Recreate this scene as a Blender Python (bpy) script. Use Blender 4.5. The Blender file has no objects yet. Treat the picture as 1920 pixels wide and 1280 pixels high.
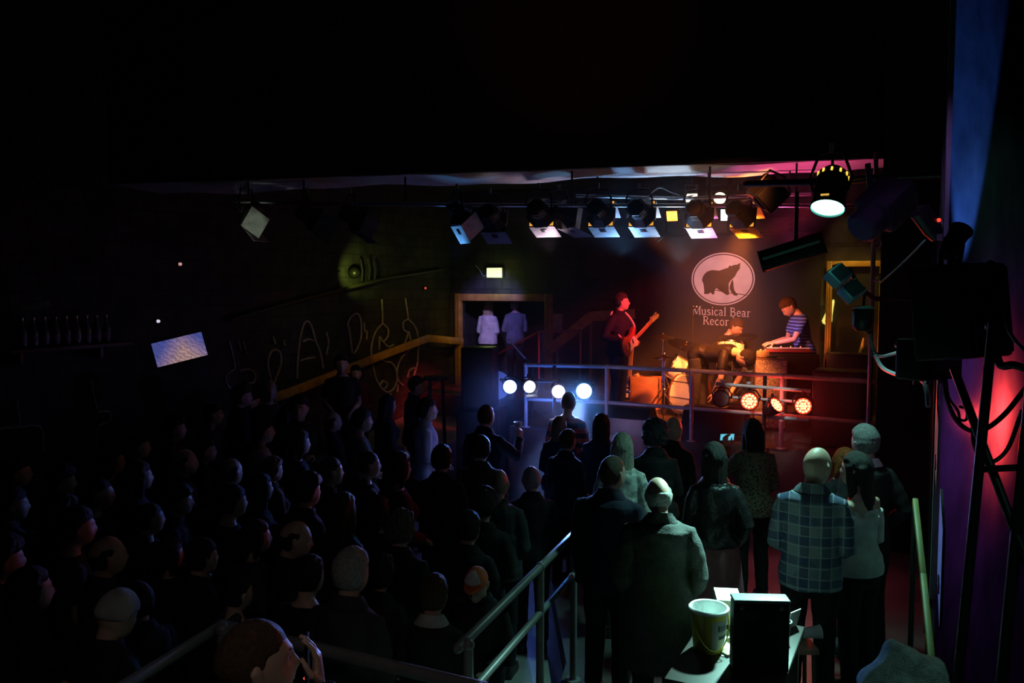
import bpy, bmesh, math, random
import numpy as np
from mathutils import Vector, Matrix, Euler

random.seed(7)
RNG = np.random.RandomState(11)
SC = bpy.context.scene
COL = SC.collection
V = Vector
PI = math.pi

# ------------------------------------------------------------------ camera maths
F = 1550.0
CAM = V((0, 0, 2.9))
TH = math.atan(105 / F)
FW = V((0, math.cos(TH), -math.sin(TH)))
UP = V((0, math.sin(TH), math.cos(TH)))


def ray(px, py):
    return FW + V((1, 0, 0)) * ((px - 960) / F) + UP * ((640 - py) / F)


def P(px, py, Y):
    d = ray(px, py)
    return CAM + d * (Y / d.y)


def PZ(px, py, z):
    d = ray(px, py)
    return CAM + d * ((z - CAM.z) / d.z)


CU, SU = math.cos(math.radians(26.6)), math.sin(math.radians(26.6))


def R(u, v, z=0.0):
    """room frame: u along the stage front, v towards the stage"""
    return V((u * CU + v * SU, -u * SU + v * CU, z))


def uv_of(p):
    return (p.x * CU - p.y * SU, p.x * SU + p.y * CU)


def PV(px, py, v):
    """point on the plane v = const seen at a pixel"""
    d = ray(px, py)
    t = v / (d.x * SU + d.y * CU)
    return CAM + d * t


def PU(px, py, u):
    d = ray(px, py)
    t = u / (d.x * CU - d.y * SU)
    return CAM + d * t


ROOM = -math.radians(26.6)          # z rotation of the room frame

# ------------------------------------------------------------------ materials
_M = {}


def _nd(nt, typ, **kw):
    n = nt.nodes.new(typ)
    for k, v in kw.items():
        setattr(n, k, v)
    return n


def mat(name, col=(0.5, 0.5, 0.5), rough=0.6, metal=0.0, bump=None, var=None, emit=None, spec=None,
        trans=None, alpha=None, pattern=None, coat=None):
    if name in _M:
        return _M[name]
    m = bpy.data.materials.new(name)
    m.use_nodes = True
    nt = m.node_tree
    b = nt.nodes['Principled BSDF']
    b.inputs['Base Color'].default_value = (*col, 1)
    b.inputs['Roughness'].default_value = rough
    b.inputs['Metallic'].default_value = metal
    if spec is not None:
        b.inputs['Specular IOR Level'].default_value = spec
    if coat:
        b.inputs['Coat Weight'].default_value = coat
    if trans:
        b.inputs['Transmission Weight'].default_value = trans
    if alpha is not None:
        b.inputs['Alpha'].default_value = alpha
    tc = _nd(nt, 'ShaderNodeTexCoord')
    if var:                                   # (scale, amount) brightness variation
        n = _nd(nt, 'ShaderNodeTexNoise')
        n.inputs['Scale'].default_value = var[0]
        n.inputs['Detail'].default_value = 5
        nt.links.new(tc.outputs['Object'], n.inputs['Vector'])
        r = _nd(nt, 'ShaderNodeValToRGB')
        a = var[1]
        r.color_ramp.elements[0].position = 0.3
        r.color_ramp.elements[1].position = 0.7
        r.color_ramp.elements[0].color = (*[c * (1 - a) for c in col], 1)
        r.color_ramp.elements[1].color = (*[min(1, c * (1 + a)) for c in col], 1)
        nt.links.new(n.outputs['Fac'], r.inputs['Fac'])
        nt.links.new(r.outputs['Color'], b.inputs['Base Color'])
    if pattern:
        pattern(nt, tc, b)
    if bump:
        n = _nd(nt, 'ShaderNodeTexNoise')
        n.inputs['Scale'].default_value = bump[0]
        n.inputs['Detail'].default_value = 4
        nt.links.new(tc.outputs['Object'], n.inputs['Vector'])
        bp = _nd(nt, 'ShaderNodeBump')
        bp.inputs['Strength'].default_value = bump[1]
        bp.inputs['Distance'].default_value = 0.02
        nt.links.new(n.outputs['Fac'], bp.inputs['Height'])
        nt.links.new(bp.outputs['Normal'], b.inputs['Normal'])
    if emit:
        b.inputs['Emission Color'].default_value = (*emit[:3], 1)
        b.inputs['Emission Strength'].default_value = emit[3]
    _M[name] = m
    return m


def _math(nt, op, a, b=None, c=None):
    n = _nd(nt, 'ShaderNodeMath', operation=op)
    for i, x in enumerate((a, b, c)):
        if x is None:
            continue
        if isinstance(x, (int, float)):
            n.inputs[i].default_value = x
        else:
            nt.links.new(x, n.inputs[i])
    return n.outputs[0]


def _mix(nt, fac, a, b):
    n = _nd(nt, 'ShaderNodeMix', data_type='RGBA')
    for s, x in ((n.inputs[0], fac), (n.inputs[6], a), (n.inputs[7], b)):
        if isinstance(x, (int, float)):
            s.default_value = x
        elif isinstance(x, tuple):
            s.default_value = (*x, 1)
        else:
            nt.links.new(x, s)
    return n.outputs[2]


def stripes(c1, c2, freq, axis=2, duty=0.5):
    def f(nt, tc, b):
        s = _nd(nt, 'ShaderNodeSeparateXYZ')
        nt.links.new(tc.outputs['Object'], s.inputs[0])
        w = _math(nt, 'FRACT', _math(nt, 'MULTIPLY', s.outputs[axis], freq))
        fac = _math(nt, 'GREATER_THAN', w, duty)
        nt.links.new(_mix(nt, fac, c1, c2), b.inputs['Base Color'])
    return f


def plaid(nt, tc, b):
    s = _nd(nt, 'ShaderNodeSeparateXYZ')
    nt.links.new(tc.outputs['Object'], s.inputs[0])
    def band(o, fr, d):
        return _math(nt, 'GREATER_THAN', _math(nt, 'FRACT', _math(nt, 'MULTIPLY', o, fr)), d)
    hx, hz = band(s.outputs[0], 7.5, 0.55), band(s.outputs[2], 7.5, 0.55)
    hy = band(s.outputs[1], 7.5, 0.55)
    lx, lz = band(s.outputs[0], 15.0, 0.9), band(s.outputs[2], 15.0, 0.9)
    c = _mix(nt, _math(nt, 'MULTIPLY', hx, 0.6), (0.30, 0.33, 0.36), (0.025, 0.04, 0.11))
    c = _mix(nt, _math(nt, 'MULTIPLY', hz, 0.6), c, (0.05, 0.07, 0.18))
    c = _mix(nt, _math(nt, 'MULTIPLY', hy, 0.35), c, (0.05, 0.07, 0.18))
    c = _mix(nt, _math(nt, 'MULTIPLY', _math(nt, 'MAXIMUM', lx, lz), 0.6), c, (0.55, 0.6, 0.64))
    nt.links.new(c, b.inputs['Base Color'])


def leopard(nt, tc, b):
    v = _nd(nt, 'ShaderNodeTexVoronoi')
    v.inputs['Scale'].default_value = 38
    nt.links.new(tc.outputs['Object'], v.inputs['Vector'])
    n = _nd(nt, 'ShaderNodeTexNoise')
    n.inputs['Scale'].default_value = 60
    nt.links.new(tc.outputs['Object'], n.inputs['Vector'])
    d = _math(nt, 'ADD', v.outputs['Distance'], _math(nt, 'MULTIPLY', n.outputs['Fac'], 0.35))
    nt.links.new(_mix(nt, _math(nt, 'GREATER_THAN', d, 0.5), (0.02, 0.017, 0.014), (0.20, 0.16, 0.11)), b.inputs['Base Color'])


def bricks(c1, c2, mortar, scale=1.0):
    def f(nt, tc, b):
        t = _nd(nt, 'ShaderNodeTexBrick')
        t.inputs['Color1'].default_value = (*c1, 1)
        t.inputs['Color2'].default_value = (*c2, 1)
        t.inputs['Mortar'].default_value = (*mortar, 1)
        t.inputs['Scale'].default_value = scale
        t.inputs['Mortar Size'].default_value = 0.025
        t.inputs['Brick Width'].default_value = 0.6
        t.inputs['Row Height'].default_value = 0.3
        mp = _nd(nt, 'ShaderNodeMapping')
        mp.inputs['Rotation'].default_value = (PI / 2, 0, 0)
        nt.links.new(tc.outputs['Object'], mp.inputs['Vector'])
        nt.links.new(mp.outputs['Vector'], t.inputs['Vector'])
        n = _nd(nt, 'ShaderNodeTexNoise')
        n.inputs['Scale'].default_value = 3.5
        n.inputs['Detail'].default_value = 8
        nt.links.new(tc.outputs['Object'], n.inputs['Vector'])
        r = _nd(nt, 'ShaderNodeValToRGB')
        r.color_ramp.elements[0].position = 0.35
        r.color_ramp.elements[0].color = (0.25, 0.25, 0.25, 1)
        r.color_ramp.elements[1].position = 0.65
        nt.links.new(n.outputs['Fac'], r.inputs['Fac'])
        mx = _nd(nt, 'ShaderNodeMix', data_type='RGBA', blend_type='MULTIPLY')
        mx.inputs[0].default_value = 0.8
        nt.links.new(t.outputs['Color'], mx.inputs[6])
        nt.links.new(r.outputs['Color'], mx.inputs[7])
        nt.links.new(mx.outputs[2], b.inputs['Base Color'])
        bp = _nd(nt, 'ShaderNodeBump')
        bp.inputs['Strength'].default_value = 0.6
        bp.inputs['Distance'].default_value = 0.02
        nt.links.new(mx.outputs[2], bp.inputs['Height'])
        nt.links.new(bp.outputs['Normal'], b.inputs['Normal'])
    return f


# ------------------------------------------------------------------ mesh building
class MB:
    """collects shapes for ONE mesh object"""

    def __init__(s):
        s.v, s.f, s.mi = [], [], []
        s.cur = 0

    def add(s, vs, fs, M=None):
        o = len(s.v)
        if M is not None:
            vs = [M @ V(p) for p in vs]
        s.v += [tuple(p) for p in vs]
        s.f += [tuple(i + o for i in q) for q in fs]
        s.mi += [s.cur] * len(fs)
        return s

    def box(s, c, d, M=None, rz=0, bev=0.0):
        c = V(c)
        x, y, z = d[0] / 2, d[1] / 2, d[2] / 2
        if bev > 0:
            b = min(bev, x * .9, y * .9, z * .9)
            bm = bmesh.new()
            bmesh.ops.create_cube(bm, size=1)
            bmesh.ops.scale(bm, vec=(2 * x, 2 * y, 2 * z), verts=bm.verts)
            bmesh.ops.bevel(bm, geom=bm.edges[:], offset=b, segments=2, affect='EDGES', profile=.5)
            vs = [v.co.copy() for v in bm.verts]
            bm.verts.index_update()
            fs = [[v.index for v in f.verts] for f in bm.faces]
            bm.free()
        else:
            vs = [V((sx * x, sy * y, sz * z)) for sx in (-1, 1) for sy in (-1, 1) for sz in (-1, 1)]
            fs = [(0, 1, 3, 2), (4, 6, 7, 5), (0, 4, 5, 1), (2, 3, 7, 6), (0, 2, 6, 4), (1, 5, 7, 3)]
        T = Matrix.Translation(c) @ Matrix.Rotation(rz, 4, 'Z')
        if M is not None:
            T = M @ T
        return s.add(vs, fs, T)

    def rings(s, rings, closed_loop=False, cap=True):
        """rings: list of lists of points, equal counts"""
        n = len(rings[0])
        vs, fs = [], []
        for r in rings:
            vs += list(r)
        m = len(rings)
        for i in range(m if closed_loop else m - 1):
            a, b = i * n, ((i + 1) % m) * n
            for j in range(n):
                k = (j + 1) % n
                fs.append((a + j, a + k, b + k, b + j))
        if cap and not closed_loop:
            c0 = len(vs)
            vs.append(sum((V(p) for p in rings[0]), V()) / n)
            vs.append(sum((V(p) for p in rings[-1]), V()) / n)
            for j in range(n):
                k = (j + 1) % n
                fs.append((c0, k, j))
                fs.append((c0 + 1, (m - 1) * n + j, (m - 1) * n + k))
        return s.add(vs, fs)

    def lathe(s, prof, M=None, n=24, cap=True):
        """prof: list of (r, z) about local Z"""
        M = M or Matrix()
        rr = [[M @ V((r * math.cos(2 * PI * j / n), r * math.sin(2 * PI * j / n), z)) for j in range(n)] for r, z in prof]
        return s.rings(rr, cap=cap)

    def tube(s, pts, r, n=10, round_ends=False):
        pts = [V(p) for p in pts]
        rs = r if isinstance(r, (list, tuple)) else [r] * len(pts)
        return s.loft(pts, [(a, a) for a in rs], n=n, rnd=round_ends)

    def loft(s, pts, rad, n=14, ref=None, rnd=True):
        """elliptic loft along a path; rad = [(ra, rb)], ref = direction of ra"""
        pts = [V(p) for p in pts]
        m = len(pts)
        rings = []
        a = None
        for i in range(m):
            t = (pts[min(i + 1, m - 1)] - pts[max(i - 1, 0)])
            t = t.normalized() if t.length > 1e-9 else V((0, 0, 1))
            if a is None:
                h = V(ref) if ref is not None else (V((1, 0, 0)) if abs(t.x) < .8 else V((0, 1, 0)))
            else:
                h = a
            a = (h - t * h.dot(t))
            a = a.normalized() if a.length > 1e-6 else t.orthogonal().normalized()
            b = t.cross(a)
            ra, rb = rad[i]
            rings.append((pts[i], a * ra, b * rb, t))
        out = []
        if rnd:
            p, A, B, t = rings[0]
            k = min(A.length, B.length)
            out.append((p - t * k * .7, A * .45, B * .45))
            out.append((p - t * k * .35, A * .85, B * .85))
        out += [(p, A, B) for p, A, B, t in rings]
        if rnd:
            p, A, B, t = rings[-1]
            k = min(A.length, B.length)
            out.append((p + t * k * .35, A * .85, B * .85))
            out.append((p + t * k * .7, A * .45, B * .45))
        rr = [[p + A * math.cos(2 * PI * j / n) + B * math.sin(2 * PI * j / n) for j in range(n)] for p, A, B in out]
        return s.rings(rr)

    def ball(s, c, r, M=None, nu=20, nv=14):
        c = V(c)
        rx, ry, rz = r if isinstance(r, (tuple, list)) else (r, r, r)
        rr = []
        for i in range(1, nv):
            a = PI * i / nv
            rr.append([c + V((rx * math.sin(a) * math.cos(2 * PI * j / nu), ry * math.sin(a) * math.sin(2 * PI * j / nu), -rz * math.cos(a))) for j in range(nu)])
        if M is not None:
            rr = [[M @ p for p in r_] for r_ in rr]
        return s.rings(rr)

    def prism(s, poly, h, M=None):
        """poly: (x, y) outline counter-clockwise, extruded from z = 0 to h"""
        n = len(poly)
        vs = [V((x, y, 0)) for x, y in poly] + [V((x, y, h)) for x, y in poly]
        fs = [tuple(range(n))[::-1], tuple(range(n, 2 * n))]
        for j in range(n):
            k = (j + 1) % n
            fs.append((j, k, n + k, n + j))
        return s.add(vs, fs, M)

    def mesh(s, name='m'):
        me = bpy.data.meshes.new(name)
        me.from_pydata(s.v, [], s.f)
        me.update()
        bm = bmesh.new()
        bm.from_mesh(me)
        bmesh.ops.recalc_face_normals(bm, faces=bm.faces[:])
        bm.to_mesh(me)
        bm.free()
        return me

    def build(s, name, m, parent=None, smooth=True, ang=40, kind=None, label=None):
        me = s.mesh(name)
        return link(name, me, m, parent, smooth, ang, kind, label)


def shade(me, ang=40):
    me.polygons.foreach_set('use_smooth', [True] * len(me.polygons))
    try:
        me.set_sharp_from_angle(angle=math.radians(ang))
    except Exception:
        pass


def link(name, me, m, parent=None, smooth=True, ang=40, kind=None, label=None):
    if smooth:
        shade(me, ang)
    for mm in (m if isinstance(m, (list, tuple)) else [m]):
        me.materials.append(mm)
    o = bpy.data.objects.new(name, me)
    COL.objects.link(o)
    if parent is not None:
        o.parent = parent
    if kind:
        o['kind'] = kind
    if label:
        o['label'] = label
    return o


def tag(o, label, cat, group=None, kind=None):
    o['label'] = label
    o['category'] = cat
    if group:
        o['group'] = group
    if kind:
        o['kind'] = kind
    return o


def thing(name, label, cat, loc=(0, 0, 0), rz=0.0, group=None, M=None):
    o = bpy.data.objects.new(name, None)
    o.empty_display_size = 0.05
    COL.objects.link(o)
    if M is not None:
        o.matrix_world = M
    else:
        o.location = loc
        o.rotation_euler = (0, 0, rz)
    return tag(o, label, cat, group)


def struct(name, mb, m, smooth=False):
    o = mb.build(name, m, None, smooth)
    o['kind'] = 'structure'
    return o


def copy_tree(o, parent=None):
    c = o.copy()
    COL.objects.link(c)
    if parent is not None:
        c.parent = parent
    for ch in list(o.children):
        copy_tree(ch, c)
    return c


def aim(origin, target, roll=0.0):
    """matrix whose local +Y points from origin to target"""
    d = (V(target) - V(origin)).normalized()
    q = d.to_track_quat('Y', 'Z')
    return Matrix.Translation(V(origin)) @ q.to_matrix().to_4x4() @ Matrix.Rotation(roll, 4, 'Y')


def light(kind, name, loc, col, power, target=None, size=0.1, spot=40, blend=0.5, spread=None):
    l = bpy.data.lights.new(name, kind)
    l.color = col
    l.energy = power
    if kind == 'SPOT':
        l.spot_size = math.radians(spot)
        l.spot_blend = blend
        l.shadow_soft_size = size
    elif kind == 'AREA':
        l.shape = 'DISK'
        l.size = size
        if spread:
            l.spread = math.radians(spread)
    else:
        l.shadow_soft_size = size
    o = bpy.data.objects.new(name, l)
    COL.objects.link(o)
    o.location = loc
    if target is not None:
        o.rotation_euler = (V(target) - V(loc)).to_track_quat('-Z', 'Y').to_euler()
    return o


def curve_pts(ctrl, n=8):
    """Catmull-Rom through control points"""
    c = [V(p) for p in ctrl]
    c = [c[0] * 2 - c[1]] + c + [c[-1] * 2 - c[-2]]
    out = []
    for i in range(1, len(c) - 2):
        a, b, d, e = c[i - 1], c[i], c[i + 1], c[i + 2]
        for k in range(n):
            t = k / n
            out.append(.5 * ((2 * b) + (d - a) * t + (2 * a - 5 * b + 4 * d - e) * t * t + (3 * b - a - 3 * d + e) * t ** 3))
    out.append(c[-2])
    return out
ADJ = {'bald man in a plaid shirt standing with his back to us behind the table': (1524.8, 839.1, 1.813, 0.0), 'balding man in a long loden coat with shoulder straps, back to us': (1238.0, 897.0, 1.68, 0.0), 'woman with long dark hair in a black leather jacket and rose skirt': (1341.0, 833.0, 1.7, 0.0), 'woman in a leopard print top with long dark hair, holding a phone up': (1414.0, 788.0, 1.67, 0.0), 'tall grey-haired man with a pale collar standing at the black wall, right': (1628.2, 800.4, 1.818, 0.0), 'woman with long dark hair in a white off-shoulder top, far right of the group': (1616.0, 851.3, 1.706, 0.0), 'red-haired person drinking with a raised hand beside the bald plaid-shirted man': (1582.1, 841.1, 1.541, 0.0), 'woman with long straight pale hair in a light patterned top, among the front group': (1166.0, 815.0, 1.68, 0.0), 'balding broad man in a dark jacket in front of the pale-haired woman': (1143.0, 857.0, 1.71, 0.0), 'person with a big tousled head of dark hair facing the stage': (1229.0, 793.0, 1.7, 0.0), 'bald man glowing orange-red right of the tousled head': (1260.0, 783.0, 1.66, 0.0), 'woman with a dark bob below the largest blue-white lamp': (1126.4, 778.9, 1.579, 0.0), 'man in a red and black striped jumper close to the stage lamps': (1064.2, 736.0, 1.69, 0.0), 'woman with long light brown hair left of the striped jumper': (1048.0, 782.7, 1.491, 0.0), 'dark-haired man turned right just below the long light brown hair': (1061.4, 807.8, 1.489, 0.0), 'man with cropped hair raising a plastic cup, edged with blue light': (908.0, 760.0, 1.8, -0.2), 'curly-haired man in profile with a pale shirt, lit blue from the stage': (797.0, 750.0, 1.76, -0.2), 'bearded man in profile behind the curly-haired one, face lit pink': (776.1, 706.6, 1.818, -0.2), 'dark-haired man with one lit ear in front of the pale shirt': (826.0, 837.5, 1.7, -0.2), 'thick-necked dark man directly below the raised cup': (900.1, 820.0, 1.697, -0.2), 'bald man with a faintly shining crown in the middle of the crowd': (933.7, 882.4, 1.642, -0.2), 'man with cropped grey hair to the right of the shining bald crown': (997.2, 877.0, 1.566, -0.2), 'man with a lit forehead holding a cup low at his side': (672.0, 768.0, 1.76, -0.2), 'man in a white t-shirt with one shoulder rimmed in blue': (485.8, 786.4, 1.748, -0.2), 'man facing us with an orange-lit face below the yellow handrail': (560.7, 741.1, 1.93, -0.2), 'man with a bare scalp and a violet rim of light, third from the white t-shirt': (611.5, 858.6, 1.697, -0.2), 'shaven man with a long pink rim of light along forehead and nose': (684.0, 848.4, 1.637, -0.2), 'person with shoulder-length hair and a dark red top, edged violet': (739.9, 850.9, 1.727, -0.2), 'person with thick brown-grey hair below the dark red top': (746.8, 963.4, 1.619, -0.2), 'bald man in right profile with a violet forehead glint, lower left of the crowd': (537.4, 976.7, 1.632, -0.2), 'grey-haired person with their back to us, left of the orange cap': (651.3, 1035.0, 1.719, -0.2), 'person in an orange cap with a white front panel, by the steel railing': (899.4, 1053.6, 1.42, -0.2), 'man with dark hair and a pale collar in front of the orange cap': (809.1, 1083.9, 1.518, -0.2), 'person in a pale grey beanie, alone at the lower left': (195.9, 1112.8, 1.631, -0.2), 'dark-haired person with a red spark near the face, beside the pale beanie': (261.8, 1096.9, 1.505, -0.2), 'short-haired man in the foreground holding a phone to his face, bottom left': (458.0, 1171.0, 1.74, 0.2), 'man with a faint violet forehead left of the white t-shirt': (375.3, 822.6, 1.667, -0.2), 'man below the tilted screen, a dim line of light down his face': (392.0, 757.2, 1.683, -0.069), 'person with a dull red face and top below the tilted screen': (319.8, 783.2, 1.671, -0.126), 'man with a faint pink cheek below the faint chalk b': (446.4, 723.3, 1.764, -0.018), 'person with a yellowish lit face at the lower end of the yellow handrail': (502.0, 714.9, 1.697, 0.039), 'person with a smooth dark head left of the orange-lit face': (534.0, 761.0, 1.75, -0.2), 'man standing by the chalk letter D, face barely reddish': (640.0, 664.4, 1.78, 0.205), 'person with a reddish face just under the end of the yellow handrail': (667.7, 684.9, 1.549, 0.236), 'man with a dim greenish rim on his head, left of the white t-shirt': (427.3, 860.8, 1.645, -0.2), 'person with tan hair right in front of the white t-shirt': (505.0, 860.7, 1.538, -0.2), 'man with a thin reddish sliver of face at the left of the crowd': (326.6, 914.4, 1.545, -0.2), 'man with a thin grey rim of light, right of the thick brown-grey hair': (875.1, 962.9, 1.578, -0.2), 'person with long hair between the violet-rimmed men and the grey-haired one': (636.5, 928.1, 1.668, -0.2), 'person with a pale collar edge left of the bald profile': (470.8, 979.2, 1.507, -0.2), 'man with a dull grey forehead, alone at the far left of the crowd': (173.6, 897.5, 1.671, -0.2), 'person with a bob behind the thick brown-grey hair': (703.9, 934.5, 1.511, -0.2), 'person in a dark t-shirt left of the grey-haired back': (572.3, 1048.1, 1.574, -0.2), 'dark quiff-haired man under the shining bald crown': (904.9, 922.5, 1.598, -0.2), 'long-haired person in front of the chalk drips': (722.0, 742.0, 1.7, -0.2), 'man between the orange-lit face and the lit forehead': (618.6, 772.8, 1.625, -0.2), 'short curly-haired person left of the man with a pale collar': (707.9, 1046.3, 1.493, -0.2)}
ADJ_SHADOW = [(250.1, 815.0, 1.685, -0.2), (199.8, 841.1, 1.663, -0.2), (249.6, 867.3, 1.673, -0.2), (102.9, 877.0, 1.682, -0.2), (9.6, 917.2, 1.667, -0.2), (104.2, 932.8, 1.673, -0.2), (129.9, 954.5, 1.714, -0.2), (479.0, 890.2, 1.606, -0.2), (271.0, 945.4, 1.558, -0.2), (188.3, 1007.9, 1.652, -0.2), (-10.7, 1013.7, 1.681, -0.2), (-46.2, 993.5, 1.604, -0.2), (39.4, 1068.8, 1.655, -0.2), (369.2, 1015.5, 1.535, -0.2), (437.4, 1084.3, 1.434, -0.2), (308.8, 1014.3, 1.421, -0.2), (569.2, 894.0, 1.67, -0.2), (19.8, 859.8, 1.698, -0.2), (426.5, 913.9, 1.638, -0.2), (554.1, 809.2, 1.682, -0.2), (338.1, 842.8, 1.675, -0.2)]
# ------------------------------------------------------------------ people
TMP = bpy.data.scenes.new('scratch')


def remesh(mb, vox, smooth=3, fold=0.0, seed=0.0):
    """fuse overlapping closed shapes into one continuous skin"""
    me = mb.mesh('tmp')
    o = bpy.data.objects.new('tmp', me)
    TMP.collection.objects.link(o)
    r = o.modifiers.new('r', 'REMESH')
    r.mode = 'VOXEL'
    r.voxel_size = vox
    if smooth:
        s = o.modifiers.new('s', 'SMOOTH')
        s.factor = .5
        s.iterations = smooth
    with bpy.context.temp_override(scene=TMP, view_layer=TMP.view_layers[0]):
        dg = bpy.context.evaluated_depsgraph_get()
    out = bpy.data.meshes.new_from_object(o.evaluated_get(dg))
    bpy.data.objects.remove(o)
    bpy.data.meshes.remove(me)
    if fold:
        n = len(out.vertices)
        co = np.empty(n * 3)
        out.vertices.foreach_get('co', co)
        co = co.reshape(-1, 3)
        no = np.empty(n * 3)
        out.vertices.foreach_get('normal', no)
        no = no.reshape(-1, 3)
        x, y, z = co[:, 0], co[:, 1], co[:, 2]
        d = np.sin(24 * z + 7 * x + 2.2 * np.sin(11 * x + seed) + seed) * .5 \
            + np.sin(41 * (x + .6 * y) + 13 * z + 1.7 * np.sin(9 * z + seed)) * .3 \
            + np.sin(60 * z - 33 * x + 20 * y + seed * 3) * .22
        co += no * (d * fold)[:, None]
        out.vertices.foreach_set('co', co.ravel())
        out.update()
    return out


def head_pt(x, y, z, female=False, grow=0.0):
    """unit direction -> point on the head surface, head centre at the origin, face to +y"""
    rx, ry, rz = .082, .105, .126
    px, py, pz = x * rx, y * ry, z * rz
    if z < 0:
        t = -z
        kf = math.sqrt((1 - t ** 3.4) / max(1e-4, 1 - t * t))
        px *= (1 - .36 * t ** 1.6) * kf
        if y > 0:
            py = py * (1 - .06 * t) * kf + .010 * t * min(1, y * 2.2)
        else:
            py *= 1 - .38 * t
    else:
        if y < 0:
            py *= 1.06
    if y > .2:
        w = min(1, (y - .2) / .3)
        for sx in (-.032, .032):
            py -= w * .010 * math.exp(-((px - sx) ** 2 + (pz - .004) ** 2 * 1.6) / .016 ** 2)
        py += w * .006 * math.exp(-((pz - .026) / .012) ** 2) * math.exp(-(px / .05) ** 2)
        py += w * .024 * math.exp(-(px / .011) ** 2) * math.exp(-((pz + .030) / .020) ** 2)
        py += w * .010 * math.exp(-(px / .010) ** 2) * math.exp(-((pz + .004) / .024) ** 2)
        py += w * .007 * math.exp(-(px / .024) ** 2) * math.exp(-((pz + .060) / .007) ** 2)
        py += w * .006 * math.exp(-(px / .020) ** 2) * math.exp(-((pz + .074) / .006) ** 2)
        py += w * .013 * math.exp(-(px / .026) ** 2) * math.exp(-((pz + .100) / .016) ** 2)
    k = 1 + grow
    return V((px * k, py * k, pz * k))


def head_mesh(mb, T, female=False):
    nu, nv = 44, 32
    rr = []
    for i in range(1, nv):
        a = PI * i / nv
        rr.append([T(head_pt(math.sin(a) * math.cos(2 * PI * j / nu), math.sin(a) * math.sin(2 * PI * j / nu), -math.cos(a))) for j in range(nu)])
    mb.rings(rr)
    for sx in (-1, 1):
        pts = [V((sx * .080, -.004, -.034)), V((sx * .087, -.010, -.012)), V((sx * .090, -.014, .012)), V((sx * .084, -.008, .026))]
        mb.loft([T(p) for p in pts], [(.006, .010), (.008, .017), (.008, .019), (.006, .010)], n=8, ref=(1, 0, 0))


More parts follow.
